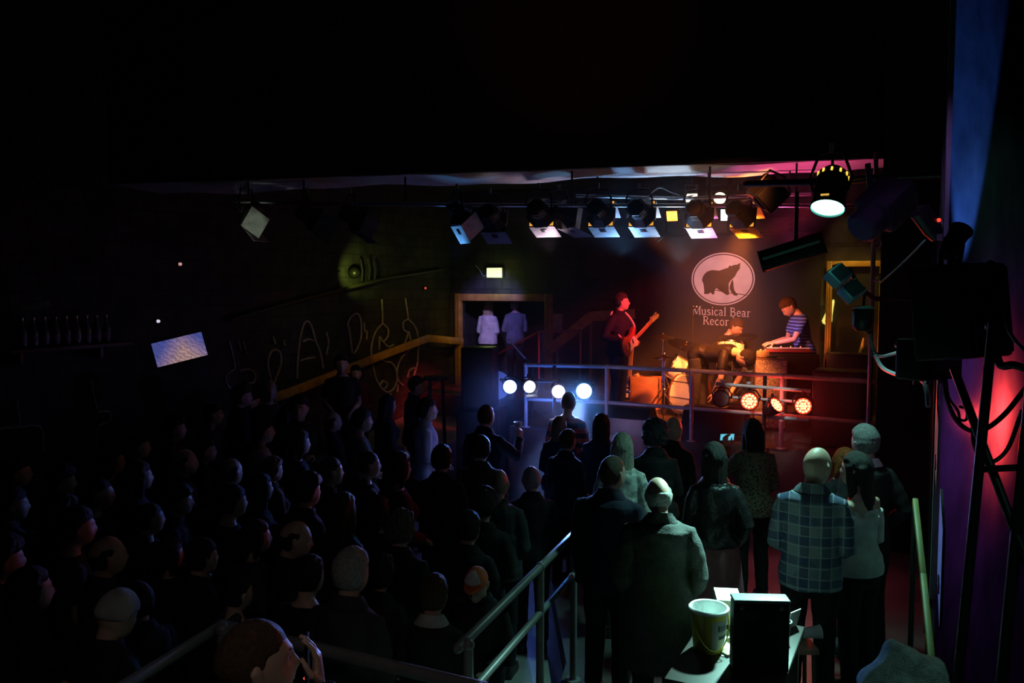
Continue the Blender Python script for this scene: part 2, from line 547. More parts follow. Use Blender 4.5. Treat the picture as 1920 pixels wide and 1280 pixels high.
def hair_mesh(kind, T, vox, seed=0):
    """T maps head space to person space"""
    rnd = random.Random(seed)
    mb = MB()
    nu, nv = 48, 34
    ph = rnd.random() * 6
    amp = {'short': .004, 'curly': .012, 'tousled': .016, 'long': .004, 'balding': .003, 'cropped': .001,
           'bob': .005, 'cap': 0, 'beanie': .0015, 'quiff': .006, 'longcurly': .009}[kind]
    thick = {'short': .014, 'curly': .028, 'tousled': .036, 'long': .017, 'balding': .009, 'cropped': .006,
             'bob': .022, 'cap': .012, 'beanie': .016, 'quiff': .016, 'longcurly': .022}[kind]
    rr = []
    for i in range(1, nv):
        a = PI * i / nv
        row = []
        for j in range(nu):
            x, y, z = math.sin(a) * math.cos(2 * PI * j / nu), math.sin(a) * math.sin(2 * PI * j / nu), -math.cos(a)
            p = head_pt(x, min(y, .99), z)
            if y > .2:                                            # no face detail in the hair
                p = V((x * .082, y * .103, z * .126))
            wav = math.sin(17 * x + 9 * z + ph) * math.sin(13 * y - 8 * z + ph) + .5 * math.sin(31 * x + 23 * y + 19 * z)
            d = V((x, y, z)).normalized()
            # where hair grows: height above the hair line decides how thick it is
            if kind == 'cap':
                m_ = z - .16
            elif kind == 'beanie':
                m_ = z - (.22 if y > .3 else -.18 + .40 * max(0, y + .2) / .5)
            else:
                top = .46 if kind != 'balding' else .9
                if y > .30:
                    lim = top - .10 * abs(x) + .03 * math.sin(9 * x + ph)
                elif y > -.05:
                    lim = -.16 + (top + .16) * ((y + .05) / .35) ** 1.3
                else:
                    lim = -.16 - .42 * min(1, (-.05 - y) / .35)
                m_ = z - lim
                if kind in ('long', 'bob', 'longcurly') and y < .24:
                    m_ = max(m_, min(z + .8, (.24 - y)))
                if kind == 'balding':
                    m_ = min(m_, (.50 - .25 * (y < -.5) - z) if True else m_)
            if m_ > 0:
                e_ = min(1, m_ / .22)
                e_ = .35 + .65 * e_ * e_ * (3 - 2 * e_) if kind not in ('cap', 'beanie') else .75 + .25 * e_
                g = thick * e_
                if kind == 'quiff' and y > .1 and z > .3:
                    g += .022
                if kind in ('short', 'quiff', 'tousled') and z > .3:
                    g += .006
                p = p + d * (g + amp * wav * e_)
            else:
                p = p * .90
            row.append(T(p))
        rr.append(row)
    mb.rings(rr)
    if kind in ('long', 'longcurly', 'bob'):
        zend = {'long': -.36, 'longcurly': -.30, 'bob': -.17}[kind]
        wd = {'long': .095, 'longcurly': .12, 'bob': .095}[kind]
        pts, rad = [], []
        for k in range(9):
            t = k / 8
            z = .03 + (zend - .03) * t
            y = -.062 - .035 * math.sin(min(1, t * 1.2) * PI / 2) + (.0 if t < .6 else -.012 * (t - .6))
            pts.append(T(V((.006 * math.sin(5 * t + ph), y, z))))
            rad.append((wd * (1 - .25 * t * t + (.05 * math.sin(9 * t) if kind == 'longcurly' else 0)), .048 * (1 - .35 * t)))
        mb.loft(pts, rad, n=18, ref=(T(V((1, 0, 0))) - T(V((0, 0, 0)))))
        for sx in (-1, 1):                                        # side locks
            pts = [T(V((sx * (.072 + .012 * k / 4), .022 - .012 * k, .04 + (zend * .85 - .04) * k / 4))) for k in range(5)]
            mb.loft(pts, [(.022, .034), (.026, .038), (.026, .036), (.024, .03), (.014, .018)], n=10, ref=(1, 0, 0))
    me = remesh(mb, max(vox, .008), 1 if amp > .006 else 2)
    n = len(me.vertices)
    co = np.empty(n * 3)
    me.vertices.foreach_get('co', co)
    co = co.reshape(-1, 3)
    no = np.empty(n * 3)
    me.vertices.foreach_get('normal', no)
    no = no.reshape(-1, 3)
    if kind not in ('cap', 'beanie', 'cropped'):
        c = T(V((0, 0, 0)))
        az = np.arctan2(co[:, 0] - c.x, co[:, 1] - c.y)
        w = np.sin(az * 26 + 18 * co[:, 2] + ph) * .5 + np.sin(az * 47 - 31 * co[:, 2]) * .35
        co += no * (w * (.0035 if kind in ('curly', 'tousled', 'longcurly') else .002))[:, None]
    me.vertices.foreach_set('co', co.ravel())
    me.update()
    return me


ARMS = {
    'down': ((.222, -.035, 1.12), (.232, .055, .885)),
    'pocket': ((.258, -.10, 1.14), (.195, .06, .95)),
    'hold': ((.222, .03, 1.12), (.13, .27, 1.20)),
    'low': ((.220, .0, 1.11), (.115, .20, 1.02)),
    'crossed': ((.222, .06, 1.13), (-.02, .225, 1.14)),
    'raise': ((.30, .22, 1.34), (.22, .34, 1.60)),
    'mouth': ((.235, .16, 1.19), (.075, .25, 1.46)),
    'phone': ((.225, .16, 1.16), (.10, .36, 1.42)),
    'behind': ((.23, -.06, 1.13), (.06, -.17, .98)),
}


def hand(mb, w, d, pn, side, curl, s=1.0):
    """palm, four unequal bent fingers and a thumb; d = hand direction, pn = palm normal (side the fingers curl to)"""
    d = V(d).normalized()
    pn = V(pn)
    pn = (pn - d * pn.dot(d)).normalized()
    a = d.cross(pn).normalized() * side                          # towards the thumb
    w = V(w)
    mb.loft([w - d * .02, w + d * .02, w + d * .05, w + d * .088], [(.026, .019), (.033, .017), (.041, .016), (.040, .013)], n=12, ref=a)
    L = (.072, .080, .074, .058)
    for i in range(4):
        off = .030 - .0198 * i
        b = w + d * (.084 - .004 * abs(i - 1.2)) + a * off
        dirv = (d + a * (.07 - .05 * i)).normalized()
        pts = [b]
        ang = 0
        for k, fr in enumerate((.45, .32, .23)):
            ang += curl * (.55, .9, .6)[k] + .06 * i * curl
            v = dirv * math.cos(ang) + pn * math.sin(ang)
            pts.append(pts[-1] + v * L[i] * fr)
        r = .0086 - .0006 * (i == 3)
        mb.loft(pts, [(r * 1.08, r * 1.08), (r, r), (r * .95, r * .95), (r * .8, r * .8)], n=8)
    b = w + d * .022 + a * .030
    t1 = b + (d * .55 + a * .62 + pn * .35).normalized() * .040
    t2 = t1 + (d * .85 + a * (.25 - .5 * curl) + pn * (.2 + .5 * curl)).normalized() * .030
    t3 = t2 + (d * .9 + a * (-.05 - .5 * curl) + pn * (.2 + .5 * curl)).normalized() * .024
    mb.loft([b, t1, t2, t3], [(.014, .012), (.0105, .0105), (.0095, .0095), (.0075, .0075)], n=8)


def person_meshes(spec, vox):
    """returns dict part -> mesh, for a 1.75 m figure standing at the origin facing +y"""
    fem = spec.get('fem', False)
    wide = spec.get('wide', 1.0)
    lean = math.radians(spec.get('lean', 0))
    side_lean = math.radians(spec.get('side', 0))
    hy, hp, hr = [math.radians(a) for a in spec.get('head', (0, 0, 0))]      # yaw (+ = to the figure's left), pitch (+ = down), roll
    out = {}
    piv = V((0, 0, .93))

    def T(p):
        p = V(p)
        k = max(0.0, min(1.0, (p.z - .88) / .22))
        q = p - piv
        q = Matrix.Rotation(-lean * k, 3, 'X') @ q
        q = Matrix.Rotation(side_lean * k, 3, 'Y') @ q
        return piv + q

    neck = V((0, .008, 1.522))
    HR = Matrix.Rotation(hy, 3, 'Z') @ Matrix.Rotation(-hp, 3, 'X') @ Matrix.Rotation(hr, 3, 'Y')
    hc = V((0, .028, .106))

    def TH_(p):
        q = neck + HR @ (V(p) + hc)
        return T(q)

    sh = .158 if fem else .176
    hip = 1.06 if fem else 1.0
    ws = .86 if fem else 1.0

    def torso(z):
        tab = [(.78, .085, .08, 0), (.84, .155, .105, -.01), (.92, .172, .118, -.012), (1.00, .158, .108, -.004), (1.09, .145, .100, .004), (1.18, .152, .104, .006),
               (1.28, .163, .114, .008), (1.37, .166, .106, .0), (1.425, .148, .088, -.008), (1.465, .105, .070, -.006), (1.50, .062, .060, .0)]
        for a, b in zip(tab, tab[1:]):
            if a[0] <= z <= b[0]:
                t = (z - a[0]) / (b[0] - a[0])
                r = [a[i] + (b[i] - a[i]) * t for i in range(4)]
                break
        else:
            r = list(tab[0] if z < tab[0][0] else tab[-1])
        rx, ry, dy = r[1], r[2], r[3]
        if z < 1.02:
            rx *= hip
        elif z < 1.46:
            rx *= ws
        k = wide if z < 1.46 else 1 + (wide - 1) * .3
        return rx * k, ry * k, dy

    def ring(z, gx, gy, n=22, yo=0.0):
        rx, ry, dy = torso(z)
        return [T(V(((rx + gx) * math.cos(2 * PI * j / n), dy + yo + (ry + gy) * math.sin(2 * PI * j / n), z))) for j in range(n)]

    zs = [.79, .84, .88, .92, .96, 1.0, 1.05, 1.1, 1.15, 1.2, 1.25, 1.3, 1.34, 1.38, 1.42, 1.445, 1.465, 1.485, 1.5]
    body = MB()
    body.rings([ring(z, -.006, -.006) for z in zs])
    body.loft([T(V((0, -.008, 1.46))), T(V((0, .0, 1.50))), TH_(V((0, -.022, -.075))), TH_(V((0, -.01, -.03)))],
              [(.066, .06), (.054, .056), (.053, .058), (.05, .055)], n=16)
    head_mesh(body, TH_, fem)
    if fem and spec.get('bust', True):
        for sx in (-1, 1):
            body.ball(T(V((sx * .075, .085, 1.27))), (.068, .058, .066))
    # legs
    legs = spec.get('legs')
    if legs is None:
        st = spec.get('stance', .095)
        legs = [((sx * .092, -.005, .88), (sx * st * 1.03, .012, .49), (sx * st * 1.08, -.025, .085)) for sx in (-1, 1)]
    legp = []
    for i, (h, k, a) in enumerate(legs):
        h, k, a = V(h), V(k), V(a)
        m1, m2, m3 = h.lerp(k, .5), k.lerp(a, .3), k.lerp(a, .7)
        fwd = spec.get('toe', V((0, 1, 0)))
        bend = (k - (h + a) / 2)
        back = V((0, -1, 0)) if bend.length < .05 else -bend.normalized()
        body.loft([h, m1, k, m2 + back * .012, m3, a], [(.085, .088), (.070, .073), (.052, .055), (.052, .056), (.038, .040), (.034, .036)], n=14)
        legp.append((h, k, a))
        f = V(spec.get('foot', (.10 * (1 if i else -1), 1, 0))).normalized()
        body.loft([a + V((0, 0, -.03)) - f * .03, a + f * .07 + V((0, 0, -.05)), a + f * .16 + V((0, 0, -.062))], [(.034, .034), (.040, .026), (.034, .016)], n=10, ref=f.cross(V((0, 0, 1))))
    # arms
    arms = spec.get('arms', ('down', 'down'))
    armp = []
    for i, sx in enumerate((-1, 1)):
        A = arms[i]
        if isinstance(A, str):
            e, w = ARMS[A]
            e, w = T(V((e[0] * sx * (ws + 1) / 2, e[1], e[2]))), T(V((w[0] * sx * (ws + 1) / 2, w[1], w[2])))
        else:
            e, w = V(A[0]), V(A[1])
        s = T(V((sx * sh * .93 * (1 + (wide - 1) * .8), -.008, 1.388)))
        s0 = T(V((sx * sh * .50, -.006, 1.405)))
        k = .86 if fem else 1.0
        body.loft([s0, s, s.lerp(e, .35), s.lerp(e, .75), e, e.lerp(w, .25), e.lerp(w, .7), w],
                  [(.046 * k, .046 * k), (.051 * k, .051 * k), (.05 * k, .05 * k), (.043 * k, .043 * k), (.038 * k, .038 * k), (.041 * k, .041 * k), (.031 * k, .031 * k), (.025 * k, .021 * k)], n=14)
        opt = A[2] if not isinstance(A, str) and len(A) > 2 else {}
        d = V(opt.get('d', (w - e).normalized()))
        pn = V(opt.get('pn', (-sx, 0, 0) if isinstance(A, str) and A in ('down', 'pocket', 'raise') else (0, -.4, -1)))
        cu = opt.get('curl', .9 if isinstance(A, str) and A in ('hold', 'mouth', 'phone', 'raise') else .4)
        hand(body, w, d, pn, opt.get('side', -sx if pn.z < -.2 else 1 * sx), cu)
        armp.append((s0, s, e, w))
    out['body'] = remesh(body, vox, 2)
    # eyes
    if spec.get('eyes', vox < .0095):
        for i, sx in enumerate((-1, 1)):
            eb = MB()
            eb.ball(TH_(V((sx * .0325, .079, .004))), .0125, nu=12, nv=8)
            out['eye%d' % i] = eb.mesh('eye')
            ib = MB()
            ib.ball(TH_(V((sx * .0325, .0872, .004))), .0062, nu=10, nv=6)
            out['iris%d' % i] = ib.mesh('iris')
            br = MB()
            br.loft([TH_(V((sx * (.014 + .011 * k), .1012 - .0037 * k * k * .8, .0265 + .004 * math.sin(k * 1.05)))) for k in range(4)], [(.003, .004), (.0035, .0045), (.003, .004), (.0015, .002)], n=8)
            out['brow%d' % i] = br.mesh('eyebrow')
        lp = MB()
        lp.loft([TH_(V((-.023, .091, -.069))), TH_(V((-.010, .1005, -.0675))), TH_(V((.010, .1005, -.0675))), TH_(V((.023, .091, -.069)))], [(.0035, .003), (.006, .0045), (.006, .0045), (.0035, .003)], n=8)
        out['lips'] = lp.mesh('lips')
    # upper clothing
    tp = spec.get('top', 'jacket')
    hem, gx, sl, slg, fold = {'jacket': (.80, .030, 1.0, .019, .006), 'shirt': (.82, .022, 1.0, .015, .005), 'tshirt': (.86, .018, .42, .018, .004),
                              'coat': (.50, .036, 1.0, .024, .007), 'jumper': (.84, .028, 1.0, .020, .005), 'hoodie': (.84, .034, 1.0, .022, .006),
                              'leather': (.93, .028, 1.0, .018, .007), 'offshoulder': (.86, .014, 0, 0, .004), 'vest': (.86, .014, 0, 0, .003),
                              'dress': (.55, .018, .30, .014, .004), 'blouse': (.84, .026, .9, .026, .006)}[tp]
    cv = max(vox, .009)
    g = MB()
    top_z = 1.335 if tp == 'offshoulder' else 1.44 if tp == 'vest' else 1.478
    rr = []
    z = hem
    while z < .8:                                                 # skirts of coats hang from the hips
        t = (.8 - z) / .3
        n = 22
        rx, ry, dy = torso(.9)
        rr.append([T(V(((rx + gx + .03 * t) * math.cos(2 * PI * j / n), dy + (ry + gx + .035 * t) * math.sin(2 * PI * j / n), z))) for j in range(n)])
        z += .05
    for z in [z for z in zs if z >= max(hem, .8) and z <= top_z]:
        zz = max(z, .9)
        n = 22
        rx, ry, dy = torso(zz)
        ex = .014 if tp == 'offshoulder' and z < 1.1 else 0
        loose = .012 if tp in ('jacket', 'coat', 'hoodie', 'blouse') and z < 1.25 else 0
        rr.append([T(V(((rx + gx * (1 if z < 1.44 else .6) + loose + ex) * math.cos(2 * PI * j / n), dy + (ry + gx * (1 if z < 1.44 else .6) + loose + ex) * math.sin(2 * PI * j / n), z))) for j in range(n)])
    g.rings(rr)
    if fem and tp != 'coat':
        for sx in (-1, 1):
            g.ball(T(V((sx * .075, .085, 1.27))), (.068 + gx * .8, .06 + gx * .8, .068 + gx * .8))
    if tp == 'offshoulder':
        for i, sx in enumerate((-1, 1)):
            s0, s, e, w = armp[i]
            p0 = s.lerp(e, .22)
            g.loft([p0, s.lerp(e, .5), e, e.lerp(w, .55), e.lerp(w, .9)], [(.062, .062), (.062, .062), (.066, .066), (.078, .078), (.085, .085)], n=16, rnd=False)
        g.loft([armp[0][1].lerp(armp[0][2], .2), T(V((0, .11, 1.34))), armp[1][1].lerp(armp[1][2], .2)], [(.02, .03)] * 3, n=10)
        g.loft([armp[0][1].lerp(armp[0][2], .2), T(V((0, -.115, 1.34))), armp[1][1].lerp(armp[1][2], .2)], [(.02, .03)] * 3, n=10)
    elif sl > 0:
        for i in range(2):
            s0, s, e, w = armp[i]
            k = .88 if fem else 1.0
            ra = lambda r: (r * k + slg, r * k + slg)
            if sl >= .9:
                g.loft([s0, s, s.lerp(e, .35), s.lerp(e, .75), e, e.lerp(w, .25), e.lerp(w, .7), e.lerp(w, .95)],
                       [ra(.042), ra(.048), ra(.05), ra(.044), ra(.042), ra(.042), ra(.034), ra(.030)], n=16, rnd=False)
            else:
                g.loft([s0, s, s.lerp(e, sl * .6), s.lerp(e, sl + .25)], [ra(.042), ra(.048), ra(.05), ra(.05)], n=16, rnd=False)
    if tp == 'hoodie':
        g.loft([T(V((-.07, -.02, 1.50))), T(V((-.05, -.09, 1.45))), T(V((0, -.11, 1.42))), T(V((.05, -.09, 1.45))), T(V((.07, -.02, 1.50)))], [(.03, .03), (.04, .04), (.05, .05), (.04, .04), (.03, .03)], n=12)
    out['top'] = remesh(g, cv, 3, fold, spec.get('seed', 0))
    if tp in ('jacket', 'coat', 'shirt', 'leather'):               # collar
        c = MB()
        n = 26
        def cr(z, gr, lift=0.0):
            rx, ry, dy = torso(z)
            return [T(V(((rx + gr) * math.cos(2 * PI * j / n), dy + (ry + gr) * math.sin(2 * PI * j / n), z + lift * (.5 - .5 * math.sin(2 * PI * j / n))))) for j in range(n)]
        h = .045 if tp != 'shirt' else .032
        c.rings([cr(1.468, .002), cr(1.468, .014), cr(1.49, .022, .01), cr(1.50, .020, h * .5), cr(1.50, .016, h), cr(1.50, .010, h), cr(1.49, .004, .01), cr(1.468, .002)], cap=False)
        out['collar'] = c.mesh('collar')
    # lower clothing
    lo = spec.get('low', 'trousers')
    g = MB()
    if lo in ('trousers', 'jeans'):
        rr = []
        for z in (.78, .80, .84, .88, .92, .96, 1.0, 1.02):
            rr.append(ring(max(z, .80), .010 if z > .79 else -.03, .012 if z > .79 else -.02) if z > .79 else [T(V((.10 * math.cos(2 * PI * j / 22), -.005 + .075 * math.sin(2 * PI * j / 22), .775))) for j in range(22)])
        if spec.get('legs') is None:
            g.rings(rr)
        else:
            g.rings([ring(z, .008, .008) for z in (.84, .88, .92, .96, 1.0, 1.02)])
        sl = .010 if lo == 'jeans' else .016
        for h, k, a in legp:
            g.loft([h + V((0, 0, .0)), h.lerp(k, .5), k, k.lerp(a, .35), k.lerp(a, .75), k.lerp(a, .98)],
                   [(.088 + sl, .092 + sl), (.073 + sl, .076 + sl), (.058 + sl, .060 + sl), (.058 + sl, .060 + sl), (.050 + sl, .053 + sl), (.048 + sl, .055 + sl)], n=16, rnd=False)
        out['low'] = remesh(g, cv, 2, .004, spec.get('seed', 0) + 1)
    elif lo == 'skirt':
        rr = []
        for k in range(9):
            t = k / 8
            z = 1.02 - .50 * t
            n = 44
            rx, ry, dy = torso(max(z, .93))
            row = []
            for j in range(n):
                an = 2 * PI * j / n
                f = 1 + .05 * t * math.sin(9 * an)
                row.append(T(V(((rx + .012 + .055 * t) * f * math.cos(an), dy + (ry + .012 + .06 * t) * f * math.sin(an), z))))
            rr.append(row)
        g.rings(rr)
        out['low'] = g.mesh('low')
    # shoes
    for i, (h, k, a) in enumerate(legp):
        f = V(spec.get('foot', (.10 * (1 if i else -1), 1, 0))).normalized()
        b = MB()
        s = f.cross(V((0, 0, 1))).normalized()
        g0 = V((a.x, a.y, a.z - .085))
        ol = [(-.085, .030), (-.07, .040), (.0, .040), (.08, .047), (.14, .046), (.175, .032), (.19, .014)]
        def lay(z, k, cut=1.0):
            pts = [g0 + f * (x * (cut if x > 0 else 1)) + s * y * k + V((0, 0, z)) for x, y in ol]
            pts += [g0 + f * (x * (cut if x > 0 else 1)) - s * y * k + V((0, 0, z)) for x, y in reversed(ol)]
            return pts
        b.rings([lay(0, .98), lay(.02, 1.03), lay(.03, 1.0), lay(.05, .95, .95), lay(.068, .85, .72), lay(.085, .85, .38), lay(.105, .9, .28)])
        out['shoe%d' % i] = b.mesh('shoe')
    hk = spec.get('hair', 'short')
    if hk != 'bald':
        out['hair'] = hair_mesh(hk, TH_, vox * .9, spec.get('seed', 0))
        if hk == 'cap':
            b = MB()
            pts = [V((-.07, .075, .045)), V((-.05, .13, .035)), V((0, .155, .035)), V((.05, .13, .035)), V((.07, .075, .045))]
            n = len(pts)
            up = [TH_(p + V((0, 0, .006))) for p in pts] + [TH_(p) for p in pts]
            b.add(up, [tuple(range(n)), tuple(range(2 * n - 1, n - 1, -1))] + [(i, (i + 1) % n, n + (i + 1) % n, n + i) for i in range(n)])
            out['brim'] = b.mesh('brim')
    out['_T'], out['_TH'], out['_arm'] = T, TH_, armp
    return out


_PC = {}
SKIN = lambda i=0: mat('skin_%d' % i, [(.56, .36, .27), (.62, .42, .33), (.46, .28, .20)][i], .48, var=(14, .10), bump=(90, .08))


def cloth(name, col, rough=.85, **kw):
    return mat('cloth_' + name, col, rough, bump=kw.pop('bump', (160, .25)), var=kw.pop('var', (9, .22)), spec=.25, **kw)


def hairm(name, col):
    return mat('hair_' + name, col, .55, spec=.3, bump=(240, .5), var=(60, .35))


TOPN = {'jacket': 'jacket', 'shirt': 'shirt', 'tshirt': 't_shirt', 'coat': 'coat', 'jumper': 'jumper', 'hoodie': 'hoodie', 'leather': 'leather_jacket',
        'offshoulder': 'blouse', 'vest': 'vest_top', 'dress': 'dress', 'blouse': 'blouse'}


def person(label, px, py, h, face=0, floor=0.0, loc=None, near=None, vox=None, group=None, key=None,
           skin=0, topm=None, lowm=None, hairmat=None, shoem=None, collarm=None, parts=None, **spec):
    """face: direction of the gaze, degrees clockwise from straight away from the camera (90 = to the picture's right)"""
    if loc is None:
        if label in ADJ:
            px, py, h, floor = ADJ[label]
        elif group == 'shadowed crowd at the left' and ADJ_SHADOW:
            px, py, h, floor = ADJ_SHADOW.pop(0)
        lp = PZ(px, py, floor + h)
        loc = V((lp.x, lp.y, floor))
    if vox is None:
        vox = .013
    k = key
    if k is not None and k in _PC:
        ms = _PC[k]
    else:
        ms = person_meshes(spec, vox)
        if k is not None:
            _PC[k] = ms
    root = thing('person', label, 'person', loc, -math.radians(face), group)
    s = h / 1.752
    root.scale = (s, s, s)
    hk = spec.get('hair', 'short')
    mm = {'body': ('body', SKIN(skin)), 'eye0': ('eye', mat('eye_white', (.72, .70, .66), .2)), 'eye1': ('eye', mat('eye_white')), 'iris0': ('iris', mat('iris_dark', (.04, .03, .02), .1)), 'iris1': ('iris', mat('iris_dark')),
          'brow0': ('eyebrow', mat('brow_dark', (.05, .032, .022), .7)), 'brow1': ('eyebrow', mat('brow_dark')), 'lips': ('lips', mat('lip_rose', (.40, .16, .14), .45)),
          'top': (TOPN[spec.get('top', 'jacket')], topm), 'collar': ('collar', collarm or topm),
          'low': (spec.get('low', 'trousers'), lowm or cloth('black', (.02, .02, .022))),
          'shoe0': ('shoe', shoem or mat('shoe_dark', (.02, .018, .016), .4)), 'shoe1': ('shoe', shoem or mat('shoe_dark', (.02, .018, .016), .4)),
          'hair': ({'cap': 'cap', 'beanie': 'beanie'}.get(hk, 'hair'), hairmat), 'brim': ('cap_peak', hairmat)}
    made = {}
    for p, (n, m) in mm.items():
        if p not in ms:
            continue
        me = ms[p]
        m = m or cloth('black', (.02, .02, .022))
        if not me.materials:
            shade(me, 60)
            me.materials.append(m)
        o = bpy.data.objects.new(n, me)
        COL.objects.link(o)
        o.material_slots[0].link = 'OBJECT'
        o.material_slots[0].material = m
        o.parent = made['eye' + p[-1]] if p.startswith('iris') else root
        made[p] = o
    root['_s'] = s
    del root['_s']
    made['root'] = root
    made['ms'] = ms
    made['M'] = Matrix.Translation(V(loc)) @ Matrix.Rotation(-math.radians(face), 4, 'Z') @ Matrix.Diagonal((s, s, s, 1))
    return made
# ------------------------------------------------------------------ the room
black = lambda: mat('paint_black', (.012, .012, .013), .75, var=(3, .5), bump=(40, .15))
M_floor = mat('floor_concrete', (.26, .25, .25), .42, var=(2.2, .35), bump=(30, .12))
M_stage = mat('stage_boards', (.075, .05, .04), .45, var=(5, .4), bump=(20, .15))
M_wall = mat('wall_black_brick', (.05, .05, .05), .8, pattern=bricks((.045, .044, .042), (.06, .055, .05), (.028, .027, .026), 1.6))
M_brick = mat('wall_stone', (.2, .17, .14), .85, pattern=bricks((.20, .17, .14), (.13, .11, .09), (.06, .05, .045), .62))
M_ceil = mat('ceiling_paint', (.02, .02, .021), .8, bump=(25, .2))
M_white_ceil = mat('ceiling_white', (.55, .54, .52), .6, bump=(4, .5), var=(2, .25))
M_panel = mat('metal_sheet_panel', (.20, .20, .23), .34, var=(3.5, .35), bump=(9, .12), spec=.6)
M_steel = mat('steel_grey', (.30, .30, .31), .38, metal=.85, bump=(60, .05))
M_rail = mat('rail_grey_paint', (.50, .45, .42), .36, metal=.0, var=(14, .15))
M_blackm = mat('metal_black', (.014, .014, .015), .38, metal=.2)
M_rubber = mat('cable_rubber', (.018, .018, .02), .45)
M_greyc = mat('cable_grey', (.22, .24, .27), .42)
M_wood = mat('wood_dark', (.09, .055, .032), .5, var=(6, .4), bump=(18, .15))
M_yellow = mat('paint_yellow', (.62, .36, .05), .45, var=(7, .25))
M_white = mat('paper_white', (.72, .72, .70), .7)
M_bare = mat('bare_white_metal', (.62, .62, .62), .4, var=(9, .2))

uL = -8.2


def slab(name, poly, z0, z1, m):
    return struct(name, MB().prism(poly, z1 - z0, Matrix.Translation((0, 0, z0))), m)


def uvpoly(*q):
    return [tuple(R(u, v).xy) for u, v in q]


def wallseg(name, a, b, z0, z1, m, th=.12):
    """wall from a to b (world xy); thickness grows to the outside (right of a->b); its local x runs along the wall"""
    a, b = V((*a, 0)), V((*b, 0))
    d = b - a
    ang = math.atan2(d.y, d.x)
    mb = MB().box((d.length / 2, -th / 2, (z1 - z0) / 2), (d.length, th, z1 - z0))
    o = struct(name, mb, m)
    o.location = (a.x, a.y, z0)
    o.rotation_euler = (0, 0, ang)
    return o


slab('floor', uvpoly((-8.7, -5.2), (3.2, -5.2), (5.5, 15.6), (-8.7, 15.6)), -.35, -.20, M_floor)
# raised floor on the right where the nearer audience stands
CORNER = (2.39, 4.6)
slab('floor_raised', [(-.36, 1.2), (2.39, 1.2), (2.39, 4.6), tuple(R(.12, 9.80).xy), tuple(R(-4.55, 9.80).xy), (.42, 6.2), (.32, 5.7), (-.28, 4.05), (-.36, 3.9)], -.20, 0, mat('floor_dark_boards', (.075, .070, .068), .4, var=(2.2, .35), bump=(30, .12)))
slab('floor_stage', uvpoly((-5.0, 9.9), (-.42, 9.9), (-.42, 13.75), (-8.2, 13.75), (-8.2, 12.3), (-5.0, 12.3)), -.20, 1.0, M_stage)
# ramp climbing along the left wall
_r = [R(u, v, z) for u in (uL, -6.55) for v, z in ((5.5, -.2), (12.3, .616))]
_f = [R(u, v, -.2) for u in (uL, -6.55) for v in (5.5, 12.3)]
struct('floor_ramp', MB().add(_r + _f, [(0, 2, 3, 1), (4, 5, 7, 6), (0, 1, 5, 4), (2, 6, 7, 3), (1, 3, 7, 5), (0, 4, 6, 2)]), M_floor)
slab('floor_landing', [(-3.0, .55), (-.37, .55), (-.37, 3.62), (-1.52, 4.28), (-2.35, 1.75)], -.20, .20, _M['floor_dark_boards'])

wallseg('wall_left', R(uL, 15.4).xy, R(uL, -4.8).xy, -.35, 6.4, M_wall)
# back wall with a doorway at its left end
DV = 13.70
D0, D1 = uv_of(PV(866, 600, DV))[0], uv_of(PV(1028, 600, DV))[0]
DZ = PV(945, 561, DV).z
wallseg('wall_back', R(.0, DV).xy, R(-3.3, DV).xy, -.35, 5.2, M_brick)
wallseg('wall_back_dark', R(-3.3, DV).xy, R(D1, DV).xy, -.35, 5.2, M_wall)  # this stretch of the back wall takes the darker brick
wallseg('wall_back_lintel', R(D1, DV).xy, R(D0, DV).xy, DZ, 5.2, M_wall)
wallseg('wall_back_end', R(D0, DV).xy, R(uL - .02, DV).xy, -.35, 5.2, M_wall)
wallseg('wall_corridor', R(D1 + .5, 15.4).xy, R(uL, 15.4).xy, -.35, 4.0, M_wall)
wallseg('wall_corridor_end', R(D1 + .45, DV + .12).xy, R(D1 + .45, 15.4).xy, -.35, 4.0, M_wall)
slab('floor_corridor', uvpoly((uL + .02, DV + .06), (D1 + .44, DV + .06), (D1 + .44, 15.38), (uL + .02, 15.38)), -.2, .99, M_stage)
wallseg('wall_stage_right', R(-.40, 9.9).xy, R(-.40, 13.70).xy, -.35, 5.2, M_wall)
# black return beside the stage, then the metal-clad wall on the right
wallseg('wall_proscenium', R(.10, 9.88).xy, R(-.46, 9.88).xy, -.35, 6.4, black(), .14)
wallseg('wall_right', CORNER, R(.08, 9.85).xy, -.35, 6.4, M_panel, .02)
wallseg('wall_right_front', (CORNER[0] + 2.3, CORNER[1] + 2.3), CORNER, -.35, 6.4, M_panel, .004)
wallseg('wall_rear', R(uL, -4.8).xy, R(2.4, -4.8).xy, -.35, 6.4, M_wall)
wallseg('wall_right_rear', R(2.4, -4.8).xy, (CORNER[0] + 2.3, CORNER[1] + 2.3), -.35, 6.4, M_wall)
slab('ceiling', uvpoly((-8.7, -5.2), (3.2, -5.2), (5.5, 15.6), (-8.7, 15.6)), 6.25, 6.4, mat('ceiling_hall', (.10, .10, .10), .7, bump=(3, .6), var=(1.5, .4)))

